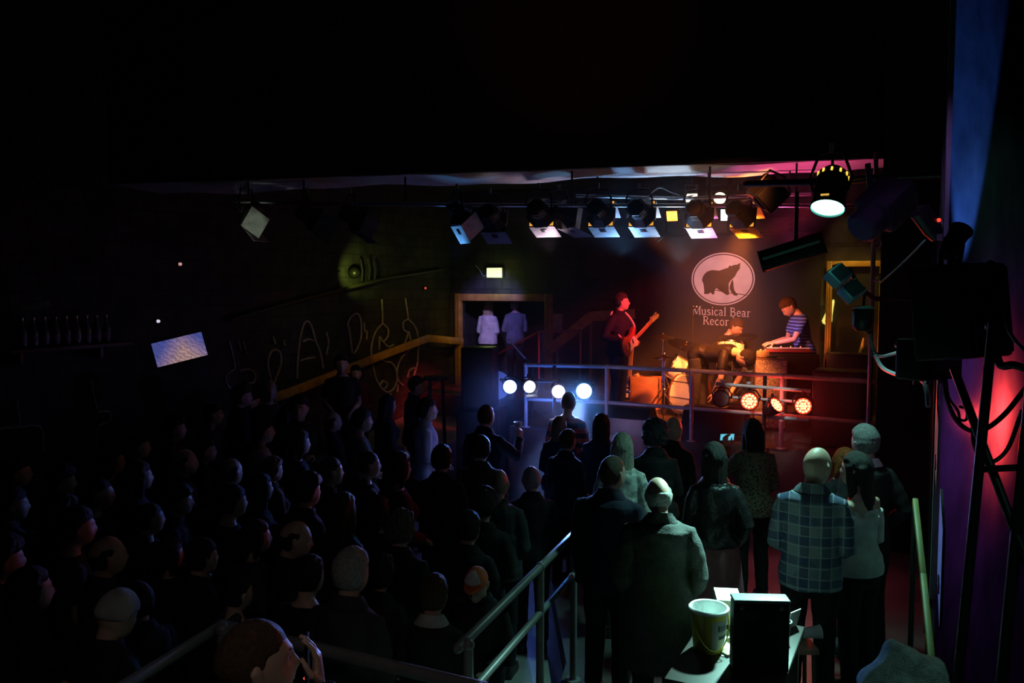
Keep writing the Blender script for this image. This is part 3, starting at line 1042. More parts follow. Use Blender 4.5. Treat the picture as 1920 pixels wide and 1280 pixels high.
# big black bulkhead across the hall; its underside and the stage ceiling behind it are pale
BA, BB = V((4.75, 9.45, 0)), V((-4.62, 9.33, 0))
bd = (BB - BA).normalized()
bn = V((bd.y, -bd.x, 0))
if bn.y < 0:
    bn = -bn
bl = (BB - BA).length
ang = math.atan2(bd.y, bd.x)
ZR, ZL = 4.352, 4.03                                           # its lower edge droops to the left
zb_ = lambda x: ZR + (ZL - ZR) * x / bl
mb = MB()
vs_ = [V((x, y, z)) for x in (0, bl) for y in (0, -.20) for z in (zb_(x), 6.30)]
mb.add(vs_, [(0, 1, 3, 2), (4, 6, 7, 5), (0, 4, 5, 1), (2, 3, 7, 6), (0, 2, 6, 4), (1, 5, 7, 3)])
o = struct('wall_bulkhead', mb, black())
o.location = (BA.x, BA.y, 0)
o.rotation_euler = (0, 0, ang)
mb = MB()
n = 48                                                         # sagging pale lining under the bulkhead
rows = []
for i in range(n + 1):
    x = bl * i / n
    w = .018 * math.sin(2.1 * x + .6) + .012 * math.sin(5.3 * x)
    z = zb_(x) - .004
    rows.append([V((x, -.06, z + w * .5)), V((x, -.30, z - .022 - w)), V((x, -.66, z - .05 + w)), V((x, -.66, z + .02 + w)), V((x, -.30, z + .06 - w)), V((x, -.06, z + .10 + w))])
mb.rings(rows)
o = struct('trim_1', mb, M_white_ceil, True)
o.location = (BA.x, BA.y, 0)
o.rotation_euler = (0, 0, ang)
slab('ceiling_stage', [(-4.6, 9.52), (4.75, 9.62), tuple(R(-.3, 13.75).xy), tuple(R(-8.22, 13.75).xy)], 4.66, 4.8, M_ceil)
# pale strip lights / battens on the stage ceiling
for k, (x0, x1, y, Y) in enumerate(((1292, 1436, 321, 10.6),)):
    a, b = P(x0, y, Y), P(x1, y - 2, Y)
    M = aim(a, b)
    t = thing('strip_light', 'switched-off pale strip light on the ceiling above the stage lamps', 'lamp', M=M)
    L = (b - a).length
    MB().box((0, L / 2, 0), (.09, L, .05), bev=.012).build('housing', M_bare, t)
    for e in (.02, L - .02):
        MB().box((0, e, -.01), (.10, .04, .07), bev=.01).build('end_cap', mat('plastic_cream', (.6, .52, .46), .4), t)
    MB().box((0, L * .3, (4.66 - a.z) / 2 + .02), (.02, .02, max(.06, 4.66 - a.z - .03))).box((0, L * .7, (4.66 - a.z) / 2 + .02), (.02, .02, max(.06, 4.66 - a.z - .03))).build('hanger', M_blackm, t)

# vertical seams and rail of the metal-clad right wall
for k, (px, Y) in enumerate(((1866, 4.24), (1905, 4.65))):
    p = P(px, 200, Y)
wallM = Matrix.Translation((CORNER[0], CORNER[1], 0)) @ Matrix.Rotation(math.radians(45), 4, 'Z')
for k in range(4):
    o = struct('trim_%d' % (k + 2), MB().box((.03 + .23 * k, .008, 3.0), (.022, .014, 6.0), wallM), M_blackm)
o = struct('trim_6', MB().box((1.1, .03, 3.17), (2.1, .05, .035), wallM), M_steel)
lw = Matrix.Translation((CORNER[0], CORNER[1], 0)) @ Matrix.Rotation(PI / 2 + ROOM, 4, 'Z')
for k in range(3):
    struct('trim_%d' % (k + 7), MB().box((.9 + 1.5 * k, .008, 3.0), (.03, .014, 6.0), lw), M_blackm)

# ------------------------------------------------------------------ railings
def railing(name, label, top, zmid, posts, r=.024, base=None, m=None, bend_r=True):
    """top: list of world points of the hand rail; posts: list of (point on the rail, floor z)"""
    b0 = V(base)
    t = thing(name, label, 'railing', b0)
    MB().tube([V(p) - b0 for p in top], r, 12, True).build('handrail', m or M_rail, t)
    if zmid is not None:
        for dz in (zmid if isinstance(zmid, (list, tuple)) else [zmid]):
            MB().tube([V(p) - b0 - V((0, 0, dz)) for p in top], r * .9, 12, True).build('mid_rail', m or M_rail, t)
    for p, fz in posts:
        p = V(p)
        o = MB().tube([V((p.x, p.y, fz)) - b0, p - b0], r, 12).build('post', m or M_rail, t)
        MB().lathe([(.001, 0), (r * 2.2, 0), (r * 2.2, .012), (r * 1.1, .014), (.001, .014)], Matrix.Translation(V((p.x, p.y, fz)) - b0), 16).build('foot_plate', m or M_rail, o)
        MB().ball(p - b0, r * 1.3, nu=12, nv=8).build('rail_joint', m or M_rail, o)
    return t


sr = [PV(x, y, 9.93) for x, y in ((986, 684), (1138, 687), (1298, 695), (1467, 705), (1646, 716))]
railing('railing', 'grey tube railing along the front edge of the stage', sr, .46, [(sr[1], 1.0), (sr[2], 1.0), (sr[3], 1.0), (sr[0], 1.0)], .026, R(-3, 9.93, 1.0))
# railing of the near landing
za = 1.16
c0 = PZ(415, 1172, za)
cr = PZ(880, 1284, za)
cl = PZ(236, 1284, za)
cl2 = cl + (cl - c0) * 1.9
cr2 = cr + (cr - c0).normalized() * .08
railing('railing', 'grey railing with a corner in front of the man holding a phone', [cl2, cl, c0, cr, cr2], .5, [(c0 + (cr - c0) * .02 + V((0, -.04, 0)), .2), (cl2, .2), (cr2 + V((-.03, -.02, 0)), .2)], .030, (c0.x, c0.y, .2), mat('rail_grey_dull', (.20, .20, .20), .4, var=(14, .15)))
# railing between the sunken floor and the raised floor
zb = 1.1
ra_, rb_ = PZ(858, 1216, zb), PZ(1052, 1024, zb)
rd = (rb_ - ra_)
railing('railing', 'grey steel railing running away from us between dance floor and raised floor', [ra_, rb_, rb_ + rd * .18], .30,
        [(ra_ + rd * .74 + V((.0, 0, 0)), 0), (ra_ + V((.05, .05, 0)), 0), (rb_ + rd * .18, 0)], .026, (rb_.x, rb_.y, 0), mat('rail_grey_dull'))

# yellow hand rail climbing the left wall
yr = [PU(470, 760, uL + .25), PU(560, 729, uL + .25), PU(690, 676, uL + .25), PU(802, 634, uL + .25), PU(866, 640, uL + .28)]
t = thing('handrail', 'yellow wooden handrail climbing the dark left wall to the doorway', 'handrail', yr[2])
b = MB()
for p, q in zip(yr, yr[1:]):
    M = aim(p - yr[2], q - yr[2])
    L = (q - p).length
    b.box((0, L / 2, 0), (.05, L + .05, .13), M, bev=.012)
b.build('rail', M_yellow, t)
for p in (yr[0], yr[1], yr[2], yr[3]):
    w = PU(960, 535, uL).normalized()
    nrm = R(-1, 0)
    MB().tube([p - yr[2], p - yr[2] + nrm * .27], .014, 8).build('bracket', M_blackm, t)
# grey steps railing beyond the stage, left
hr = [PV(925, 668, 12.45), PV(1010, 622, 12.6), PV(1088, 620, 12.65)]
railing('railing', 'thin brown stair railing below the doorway, left of the guitarist', hr, None, [(hr[0], 1.0), (hr[1], 1.0), (hr[2], 1.0)], .02, (hr[1].x, hr[1].y, 1.0),
        mat('rail_brown', (.10, .075, .065), .5))
# orange-brown boards of the stairs on the back wall
sb = [PV(1030, 656, 13.45), PV(1108, 593, 13.45), PV(1189, 588, 13.45)]
t = thing('stair_board', 'broad orange-brown board rising behind the guitarist', 'handrail', sb[1])
b = MB()
for p, q in zip(sb, sb[1:]):
    M = aim(p - sb[1], q - sb[1])
    L = (q - p).length
    b.box((0, L / 2, 0), (.04, L + .03, .17), M, bev=.01)
b.build('board', mat('board_orange', (.42, .20, .08), .5, var=(8, .25)), t)
for p in (sb[0] * .8 + sb[1] * .2, sb[1], sb[1] * .1 + sb[2] * .9):
    MB().box((p - sb[1]) + V((0, .03, (1.0 - p.z) / 2)), (.05, .05, p.z - 1.0)).build('upright', M_wood, t)

# ------------------------------------------------------------------ doorway frames, exit sign, posters
def frame_thing(label, u0, u1, v, z0, z1, w, d, m, cat='door frame'):
    t = thing('door_frame', label, cat, R((u0 + u1) / 2, v, z0), ROOM)
    W = u1 - u0
    for sx in (-1, 1):
        j = MB().box((sx * (W / 2 - w / 2), 0, (z1 - z0) / 2), (w, d, z1 - z0), bev=.008).build('jamb', m, t)
        for k in (-.28, .1):
            MB().box((sx * (W / 2 - w / 2) + k * w, -d / 2 - .004, (z1 - z0) / 2), (w * .12, .010, z1 - z0 - .04)).build('moulding', mat('moulding_dark', (.25, .13, .03), .5), j)
    MB().box((0, 0, z1 - z0 - w / 2), (W - 2 * w, d, w), bev=.008).build('head_rail', m, t)
    return t


frame_thing('brown and yellow doorway frame on the left with two people standing in it', D0 - .10, D1 + .10, DV - .06, 1.0, DZ + .10, .13, .10, mat('frame_brown', (.45, .24, .06), .5, var=(6, .3)))
frame_thing('tall yellow doorway frame at the right end of the stage', -1.38, -.55, 13.55, 1.0, 3.27, .085, .09, M_yellow)

struct('doorway_dark_sheet', MB().box((0, 0, 1.12), (.68, .03, 2.2), Matrix.Translation(R(-.965, 13.665, 1.0)) @ Matrix.Rotation(ROOM, 4, 'Z')), black())  # black sheet standing in for the dark inside of the doorway
p = PV(927, 511, DV - .07)
t = thing('exit_sign', 'glowing yellow-green emergency exit box above the left doorway', 'sign', p, ROOM)
MB().box((0, .03, 0), (.34, .06, .20), bev=.012).build('housing', mat('plastic_grey', (.4, .42, .35), .5), t)
MB().box((0, -.006, 0), (.31, .02, .17), bev=.006).build('light_panel', mat('exit_glow', (.8, .9, .3), .4, emit=(.72, 1.0, .34, 1.9)), t)
MB().tube(curve_pts([(-.17, .03, -.03), (-.25, .03, -.06), (-.33, .03, .05), (-.42, .03, .14)], 5), .012, 8).build('cable', M_greyc, t)

p = PV(1043, 604, DV - .02)
t = tag(MB().box((0, 0, 0), (.24, .01, .31)).build('poster', mat('poster_pinkish', (.42, .30, .25), .7, var=(20, .3)), None), 'small pale notice beside the left doorway frame', 'poster')
t.location = p
t.rotation_euler = (0, 0, ROOM)

# posters on the edge of the right wall
lwr = PI / 2 + ROOM
for (px, y0, y1, lab, wd) in ((1753, 800, 930, 'white paper notice with small marks on the edge of the right wall', .62), (1757, 1010, 1110, 'dim printed flyer low on the edge of the right wall', .55)):
    a = PU(px, y0, .055)
    b_ = PU(px, y1, .055)
    zc, hh = (a.z + b_.z) / 2, max(.3, abs(a.z - b_.z) * .85)
    u, v = uv_of(a)
    o = tag(MB().box((0, 0, 0), (wd, .008, hh)).build('poster', M_white if 'white' in lab else mat('poster_grey', (.25, .27, .28), .7, var=(14, .5)), None), lab, 'poster')
    o.location = R(.068, v, zc)
    o.rotation_euler = (0, 0, lwr)
    k = MB()
    for i in range(5 if 'white' in lab else 3):
        k.box((-.12 + .05 * i, .006, -.08 + .03 * math.sin(3 * i)), (.03, .004, .03))
    ch = k.build('printed_mark', mat('ink_dark', (.04, .04, .05), .7), o)

# backdrop with the printed logo
bu0, bu1 = uv_of(PV(1186, 600, 13.6))[0], uv_of(PV(1538, 600, 13.6))[0]
bz1 = PV(1340, 440, 13.6).z
t = thing('backdrop_banner', 'black stage backdrop cloth printed with a pale bear emblem', 'backdrop', R((bu0 + bu1) / 2, 13.58, 1.0), ROOM)
bw, bh = bu1 - bu0, bz1 - 1.0
mb = MB()
rows = []
nn = 60
for i in range(nn + 1):
    x = -bw / 2 + bw * i / nn
    w = .006 * math.sin(9 * x) + .003 * math.sin(23 * x)
    rows.append([V((x, .012 + w, .02)), V((x, -.012 + w, .02)), V((x, -.012 + w, bh)), V((x, .012 + w, bh))])
mb.rings(rows)
mb.build('cloth', mat('backdrop_cloth', (.034, .030, .034), .9, bump=(120, .2), var=(2, .2)), t)
MB().tube([(-bw / 2 - .05, 0, bh), (bw / 2 + .05, 0, bh)], .02, 10).build('hanging_pole', M_blackm, t)
# emblem -- built in the backdrop's own plane
LC = PV(1355, 523, 13.555)
lu = uv_of(LC)[0] - (bu0 + bu1) / 2
lz = LC.z - 1.0
sx_ = abs(uv_of(PV(1414, 523, 13.555))[0] - uv_of(PV(1296, 523, 13.555))[0]) / 118.0       # metres per px along u
sz_ = abs(PV(1355, 474, 13.555).z - PV(1355, 572, 13.555).z) / 98.0
print_m = mat('print_cream', (.84, .78, .74), .8, var=(4, .12))
ink_m = mat('print_black', (.035, .030, .032), .85)
yb = -.026
def flat(mb, pts, y=yb, th=.003):
    n = len(pts)
    vs = [V((x, y, z)) for x, z in pts] + [V((x, y + th, z)) for x, z in pts]
    return mb.add(vs, [tuple(range(n)), tuple(range(2 * n - 1, n - 1, -1))] + [(i, (i + 1) % n, n + (i + 1) % n, n + i) for i in range(n)])
def LP(px, py):                                               # photograph pixel of the emblem -> backdrop plane
    return (lu + (px - 1355) * sx_, lz - (py - 523) * sz_)
N = 64
ell = lambda rx, ry: [LP(1355 + rx * math.cos(2 * PI * i / N), 523 + ry * math.sin(2 * PI * i / N)) for i in range(N)]
mb = MB()
flat(mb, ell(54.8, 45.2))
mb.build('emblem_disc', print_m, t, smooth=False)
mb = MB()
o1, o2 = ell(59.4, 49.5), ell(57.0, 47.1)
vs = [V((x, yb, z)) for x, z in o1] + [V((x, yb, z)) for x, z in o2]
vs += [V((x, yb + .003, z)) for x, z in o1] + [V((x, yb + .003, z)) for x, z in o2]
fs = []
for i in range(N):
    k = (i + 1) % N
    fs += [(i, k, N + k, N + i), (2 * N + i, 3 * N + i, 3 * N + k, 2 * N + k), (i, 2 * N + i, 2 * N + k, k), (N + i, N + k, 3 * N + k, 3 * N + i)]
mb.add(vs, fs)
mb.build('emblem_ring', print_m, t, smooth=False)
B8 = lambda q: [LP(1280 + x / 8, 460 + y / 8) for x, y in q]   # traced in the 8x enlargement
bear = [(292, 500), (300, 470), (322, 430), (362, 392), (410, 374), (450, 368), (500, 372), (545, 378), (600, 368), (650, 348), (684, 332), (690, 312), (706, 300), (720, 312),
        (760, 296), (812, 290), (858, 264), (848, 294), (826, 326), (832, 350), (852, 352), (826, 384), (808, 410), (784, 462), (748, 500), (712, 536), (690, 580), (678, 620), (680, 680), (696, 712), (700, 738), (664, 744), (640, 712), (618, 660),
        (604, 592), (560, 614), (512, 642), (482, 664), (472, 706), (478, 730), (452, 738), (430, 714), (416, 686), (396, 700), (390, 728), (330, 730), (322, 716), (330, 640), (312, 580), (296, 540), (284, 514)]
leg2 = [(752, 508), (762, 560), (764, 610), (774, 664), (800, 706), (830, 738), (824, 752), (776, 750), (748, 720), (722, 680), (706, 640), (712, 600), (728, 548)]
branch = [(478, 666), (520, 668), (600, 686), (700, 706), (800, 716), (880, 724), (960, 740), (982, 744), (960, 750), (880, 736), (800, 726), (700, 716), (600, 694), (520, 680), (484, 676)]
mb = MB()
for q in (bear, leg2, branch):
    pts = B8(q)
    bm = bmesh.new()
    vv = [bm.verts.new((x, yb - .004, z)) for x, z in pts]
    f = bm.faces.new(vv)
    r = bmesh.ops.triangulate(bm, faces=[f])
    e = bmesh.ops.extrude_face_region(bm, geom=bm.faces[:])
    bmesh.ops.translate(bm, vec=(0, .003, 0), verts=[g for g in e['geom'] if isinstance(g, bmesh.types.BMVert)])
    bm.verts.index_update()
    mb.add([v.co.copy() for v in bm.verts], [[v.index for v in f.verts] for f in bm.faces])
    bm.free()
mb.build('bear_silhouette', ink_m, t, smooth=False)

# lettering: serif letters drawn stroke by stroke in a unit em (x-height .48, cap height .70)
def arc(cx, cy, rx, ry, a0, a1, n=10):
    return [(cx + rx * math.cos(math.radians(a0 + (a1 - a0) * i / n)), cy + ry * math.sin(math.radians(a0 + (a1 - a0) * i / n))) for i in range(n + 1)]
TK, TN = .085, .04
def S_(x, y, w=.16):
    return ([(x - w / 2, y), (x + w / 2, y)], TN)
GL = {
    'M': (.86, [([(.12, 0), (.12, .70)], TN), ([(.12, .70), (.43, .04)], TK), ([(.43, .04), (.74, .70)], TN), ([(.74, .70), (.74, 0)], TK), S_(.12, .02, .2), S_(.74, .02, .22), S_(.09, .68, .14), S_(.77, .68, .16)]),
    'u': (.56, [([(.12, .46), (.12, .14)] + arc(.25, .14, .13, .12, 180, 330), TK * .9), ([(.42, .46), (.42, 0)], TK), S_(.09, .45, .12), S_(.39, .45, .12), S_(.45, .02, .12)]),
    's': (.42, [(arc(.21, .345, .12, .105, 20, 250) + arc(.21, .13, .13, .11, 80, -160), TK * .9)]),
    'i': (.28, [([(.14, .46), (.14, 0)], TK), S_(.14, .02, .2), S_(.11, .45, .12), ([(.14, .60), (.14, .68)], TK)]),
    'c': (.44, [(arc(.24, .23, .165, .215, 45, 320, 14), TK * .85)]),
    'a': (.48, [(arc(.2, .33, .13, .12, 150, 0) + [(.33, .06), (.42, .01)], TK * .9), (arc(.2, .13, .13, .115, 60, 330, 12), TN * 1.4)]),
    'l': (.28, [([(.14, .72), (.14, 0)], TK), S_(.14, .02, .2), S_(.11, .71, .12)]),
    'B': (.64, [([(.15, 0), (.15, .70)], TK), ([(.15, .68), (.3, .68)] + arc(.3, .53, .16, .15, 90, -90) + [(.15, .38)], TN * 1.4), ([(.15, .38), (.33, .37)] + arc(.34, .195, .19, .18, 90, -90) + [(.15, .02)], TK * .8), S_(.1, .02, .14), S_(.1, .68, .14)]),
    'e': (.47, [([(.08, .25), (.40, .25)], TN), (arc(.24, .23, .165, .215, 5, 320, 14), TK * .8)]),
    'r': (.40, [([(.14, .46), (.14, 0)], TK), S_(.14, .02, .22), S_(.10, .45, .12), (arc(.28, .30, .14, .14, 170, 50), TK * .7)]),
    'R': (.66, [([(.15, 0), (.15, .70)], TK), ([(.15, .68), (.3, .68)] + arc(.31, .52, .17, .16, 90, -90) + [(.15, .36)], TN * 1.5), ([(.33, .36), (.58, .01)], TK), S_(.14, .02, .2), S_(.1, .68, .14), S_(.60, .02, .12)]),
    'o': (.50, [(arc(.25, .23, .175, .215, 0, 360, 18), TK * .8)]),
    'd': (.54, [(arc(.22, .22, .15, .2, 30, 330, 14), TK * .8), ([(.40, .72), (.40, 0)], TK), S_(.37, .71, .12), S_(.44, .02, .12)]),
    ' ': (.30, []),
}
def lettering(txt, x0, x1, ybase, em_px, tilt):
    tot = sum(GL[c][0] for c in txt)
    k = (x1 - x0) / tot
    mb = MB()
    x = x0
    for c in txt:
        w, st = GL[c]
        for pl, th in st:
            pts = []
            q = [(x + a * k, ybase + tilt * (x + a * k - x0) - b * em_px) for a, b in pl]
            nrm = []
            for i in range(len(q)):
                dx = q[min(i + 1, len(q) - 1)][0] - q[max(i - 1, 0)][0]
                dy = q[min(i + 1, len(q) - 1)][1] - q[max(i - 1, 0)][1]
                L = math.hypot(dx, dy) or 1
                nrm.append((-dy / L * th * em_px / 2, dx / L * th * em_px / 2))
            for i in range(len(q) - 1):
                a, b, na, nb_ = q[i], q[i + 1], nrm[i], nrm[i + 1]
                quad = [(a[0] + na[0], a[1] + na[1]), (b[0] + nb_[0], b[1] + nb_[1]), (b[0] - nb_[0], b[1] - nb_[1]), (a[0] - na[0], a[1] - na[1])]
                flat(mb, [LP(*z) for z in quad])
        x += w * k
    return mb
lettering('Musical Bear', 1298, 1408, 590, 23, 0.035).build('lettering', print_m, t, smooth=False)
lettering('Records', 1318, 1388, 609, 23, 0.035).build('lettering', print_m, t, smooth=False)
# ------------------------------------------------------------------ stage lanterns and other lamps
def bulk_pt(px, py, off):
    """point seen at a pixel on the upright plane `off` metres behind the face of the bulkhead"""
    d = ray(px, py)
    o = BA + bn * off
    t = (o - CAM).dot(bn) / d.dot(bn)
    return CAM + d * t


M_gel = mat('gel_orange', (.9, .5, .1), .5, emit=(1.0, .42, .06, .9))
M_gel_off = mat('gel_dark', (.12, .05, .02), .4)
M_door = mat('barn_door_bare', (.62, .62, .62), .5, var=(11, .25), bump=(50, .1))
M_door_d = mat('barn_door_dull', (.16, .17, .19), .5, var=(11, .25))


def lantern(label, M, gel, door, group='stage lanterns with barn doors', yoke_up=None, doors=('b',), sc=1.0):
    """theatre lantern, axis +y, hung from above"""
    t = thing('stage_lantern', label, 'stage light', group=group, M=M)
    Y = Matrix.Rotation(-PI / 2, 4, 'X')
    b = MB().lathe([(.001, -.27), (.085, -.27), (.108, -.25), (.115, -.10), (.150, -.06), (.186, -.02), (.188, 0), (.13, 0), (.001, -.01)], Matrix.Scale(sc, 4) @ Y @ Matrix.Rotation(PI / 8, 4, 'Z'), 8).build('body', M_blackm, t, ang=25)
    for k in range(3):
        MB().lathe([(.112, -.22 + .045 * k), (.119, -.215 + .045 * k), (.119, -.205 + .045 * k), (.112, -.20 + .045 * k)], Matrix.Scale(sc, 4) @ Y @ Matrix.Rotation(PI / 8, 4, 'Z'), 8).build('cooling_fin', M_blackm, b, ang=25)
    MB().box((0, .014 * sc, 0), (.30 * sc, .006, .30 * sc)).build('colour_gel', gel, t)
    fr = MB()
    for sx in (-1, 1):
        fr.box((sx * .152 * sc, .014 * sc, 0), (.012, .02, .316 * sc))
        fr.box((0, .014 * sc, sx * .152 * sc), (.316 * sc, .02, .012))
    fr.build('gel_frame', M_blackm, t)
    for d in doors:
        an, rot = {'b': (0, -8), 't': (180, 24), 'l': (90, 14), 'r': (-90, 14)}[d]
        D = Matrix.Rotation(math.radians(an), 4, 'Y') @ Matrix.Translation((0, .022 * sc, -.155 * sc)) @ Matrix.Rotation(math.radians(rot), 4, 'X')
        w = .155 * sc
        L = .30 * sc
        fl = MB().add([V((-w, 0, 0)), V((w, 0, 0)), V((w, L, 0)), V((-w, L, 0)), V((-w, 0, .004)), V((w, 0, .004)), V((w, L, .004)), V((-w, L, .004))],
                      [(0, 3, 2, 1), (4, 5, 6, 7), (0, 1, 5, 4), (1, 2, 6, 5), (2, 3, 7, 6), (3, 0, 4, 7)], D).build('barn_door', door, t)
        if d == 'b':
            MB().box((0, L * .33, -.003), (.075 * sc, .085 * sc, .004), D, bev=.01).build('slot_plate', M_blackm, fl)
    # yoke
    up = M.to_3x3().inverted() @ V((0, 0, 1))
    for sx in (-1, 1):
        MB().tube([V((sx * .15 * sc, -.12 * sc, 0)), V((sx * .158 * sc, -.12 * sc, 0)) + up * .12, V((sx * .11 * sc, -.12 * sc, 0)) + up * .235, V((0, -.12 * sc, 0)) + up * .245], .011, 8).build('yoke_arm', M_blackm, t)
    MB().tube([V((0, -.12 * sc, 0)) + up * .235, V((0, -.12 * sc, 0)) + up * .31], .016, 8).build('clamp', M_steel, t)
    return t


vdir = R(0, 1)
L0 = None
specs = [
    (1016, 400, 'pale pink', M_gel, 'pale-flapped stage lantern over the stage, leftmost of the five in a row', 6),
    (1127, 400, 'blue', M_gel, 'stage lantern with a sky-blue lit lower flap, left of its close twin', 4),
    (1203, 400, 'blue', M_gel, 'stage lantern with an icy blue lit flap, beside the glowing orange lamp', 2),
    (1311, 402, 'purple', M_gel, 'stage lantern with a violet lit lower flap above the bear emblem', 0),
    (1392, 402, 'orange', M_gel, 'stage lantern with a blazing yellow-orange lower flap', -12),
]
LANT = []
for px, py, c, gel, lab, yaw in specs:
    p = bulk_pt(px, py, .26)
    dirv = (Matrix.Rotation(math.radians(yaw), 3, 'Z') @ vdir) + V((0, 0, -.22))
    door = M_door if c != 'orange' else mat('barn_door_orange_lit', (.8, .42, .08), .5, var=(11, .2))  # orange lamp light put into this flap's colour
    LANT.append(lantern(lab, aim(p, p + dirv), gel, door, doors=('b', 't')))
    LANT[-1]['_p'] = 0
    del LANT[-1]['_p']
for px, py, lab, yaw, pit in ((925, 410, 'unlit stage lantern with dark blue flaps, left of the row over the stage', 10, -.3), (1062, 402, 'unlit reddish stage lantern tucked between the pink and blue flapped ones', -25, -.2)):
    p = bulk_pt(px, py, .34)
    lantern(lab, aim(p, p + (Matrix.Rotation(math.radians(yaw), 3, 'Z') @ vdir) + V((0, 0, pit))), M_gel_off, M_door_d, doors=('b', 'l'))
p = bulk_pt(866, 408, .2)
lantern('tilted stage lantern with two bright blue flap faces, above the exit sign', aim(p, p + V((.55, .35, -.75))), M_gel_off, M_door, doors=('b', 'r'), sc=.8)
p = bulk_pt(474, 404, .2)
lantern('grey-flapped stage lantern hanging alone in the dark at upper left', aim(p, p + V((.75, -.30, -.62))), M_gel_off, mat('barn_door_pale', (.5, .52, .48), .5, var=(9, .3)), doors=('b', 'r'), sc=.85)
p = bulk_pt(592, 412, .2)
lantern('dim greenish stage lantern right of the lone grey-flapped one', aim(p, p + V((.9, .25, -.55))), M_gel_off, mat('barn_door_green', (.22, .3, .26), .5, var=(9, .3)), doors=('b', 'l'), sc=.85)
p = bulk_pt(672, 412, .3)
lantern('barely visible dark stage lantern above the green-lit patch of wall', aim(p, p + V((.9, .6, -.5))), M_gel_off, M_door_d, doors=('b', 'l'), sc=.85)

# lighting bars they hang from
def bar(label, pts, r=.024, drops=(), m=None, top=4.30, group='lighting bars'):
    b0 = V(pts[0])
    t = thing('lighting_bar', label, 'lighting bar', b0, group=group)
    MB().tube([V(p) - b0 for p in pts], r, 12).build('pipe', m or M_steel, t)
    for k in drops:
        i = int(k)
        p = V(pts[i]).lerp(V(pts[min(i + 1, len(pts) - 1)]), k - i) - b0
        MB().tube([p, p + V((0, 0, top - (p.z + b0.z)))], .012, 8).build('drop_rod', M_blackm, t)
    return t


bar('long steel lighting bar carrying the row of lanterns over the stage', [bulk_pt(x, y, .26 - .12) for x, y in ((440, 378), (700, 383), (1000, 385), (1240, 385), (1420, 385), (1600, 386))], .022, (.1, .5, 1.2, 2.3, 3.5, 4.4), M_steel)
bar('upper cable-wrapped lighting bar behind the lantern row', [bulk_pt(x, y, .50) for x, y in ((1080, 367), (1280, 372), (1440, 366), (1520, 364))], .02, (.2, 1.3, 2.5), M_steel, top=4.55)
for k, (pts, lab) in enumerate((
        (((1090, 368), (1150, 366), (1190, 372), (1230, 368), (1262, 374), (1300, 366)), 'pale blue-lit cable wound along the upper lighting bar'),
        (((1212, 372), (1226, 358), (1240, 352), (1262, 362), (1290, 370), (1340, 366), (1400, 370)), 'second cable looping along the upper bar towards the big black lamp'),
        (((1288, 384), (1284, 400), (1283, 424), (1290, 428), (1306, 429)), 'thin pale cable hanging beside the violet-flapped lantern'),
        (((1242, 400), (1250, 420), (1246, 440), (1232, 452), (1226, 452)), 'dark cable loop between the blue and orange lamps'))):
    q = curve_pts([bulk_pt(x, y, .42 - .1 * (k > 1)) for x, y in pts], 6)
    o = tag(MB().tube([p - q[0] for p in q], .008, 8).build('cable', M_greyc if k != 3 else M_rubber, None), lab, 'cable', 'cables on the lighting bars')
    o.location = q[0]


def flood(label, p, target, glow, w=.16, h=.13, rnd=False, group='small glowing lamps behind the lanterns'):
    """small flood lamp seen from its lit front"""
    M = aim(p, target)
    t = thing('flood_lamp', label, 'stage light', group=group, M=M)
    if rnd:
        MB().lathe([(.001, -.20), (w * .3, -.20), (w * .42, -.12), (w * .5, 0), (w * .53, .02), (w * .47, .02), (w * .45, -.02), (.001, -.03)], Matrix.Rotation(-PI / 2, 4, 'X'), 20).build('housing', M_blackm, t)
        MB().lathe([(.001, 0), (w * .3, .008), (w * .45, 0), (w * .45, -.006), (.001, -.006)], Matrix.Rotation(-PI / 2, 4, 'X'), 20).build('lens', glow, t)
    else:
        MB().box((0, -.06, 0), (w + .03, .11, h + .03), bev=.015).build('housing', M_blackm, t)
        MB().box((0, 0, 0), (w, .012, h), bev=.004).build('lens', glow, t)
    up = M.to_3x3().inverted() @ V((0, 0, 1))
    MB().tube([V((-w * .62, -.05, 0)), V((-w * .62, -.05, 0)) + up * .14, V((w * .62, -.05, 0)) + up * .14, V((w * .62, -.05, 0))], .008, 8).build('bracket', M_blackm, t)
    MB().tube([V((0, -.05, 0)) + up * .13, V((0, -.05, 0)) + up * .24], .01, 8).build('hook', M_blackm, t)
    return t


G_ywhite = mat('glow_warm_white', (1, .9, .6), .4, emit=(1, .86, .42, 4.5))
G_orange = mat('glow_orange', (1, .4, .1), .4, emit=(1, .27, .03, 5))
G_bluew = mat('glow_blue_white', (.6, .8, 1), .4, emit=(.55, .78, 1, 3))
flood('squarish yellow-white lamp glowing above the violet-flapped lantern', bulk_pt(1297, 371, .62), P(1200, 900, 5), G_ywhite, .13, .10)
flood('rounded yellow-white lamp glowing left of the big black lamp', bulk_pt(1350, 371, .62), P(1250, 900, 5), G_ywhite, .16, .12, True)
flood('orange glowing square lamp between the icy blue and violet lanterns', bulk_pt(1260, 405, 1.0), P(1100, 800, 7), G_orange, .13, .13)
flood('blue-white glowing lamp between the violet and yellow lanterns', bulk_pt(1361, 403, .75), P(1300, 900, 5), G_bluew, .12, .14)

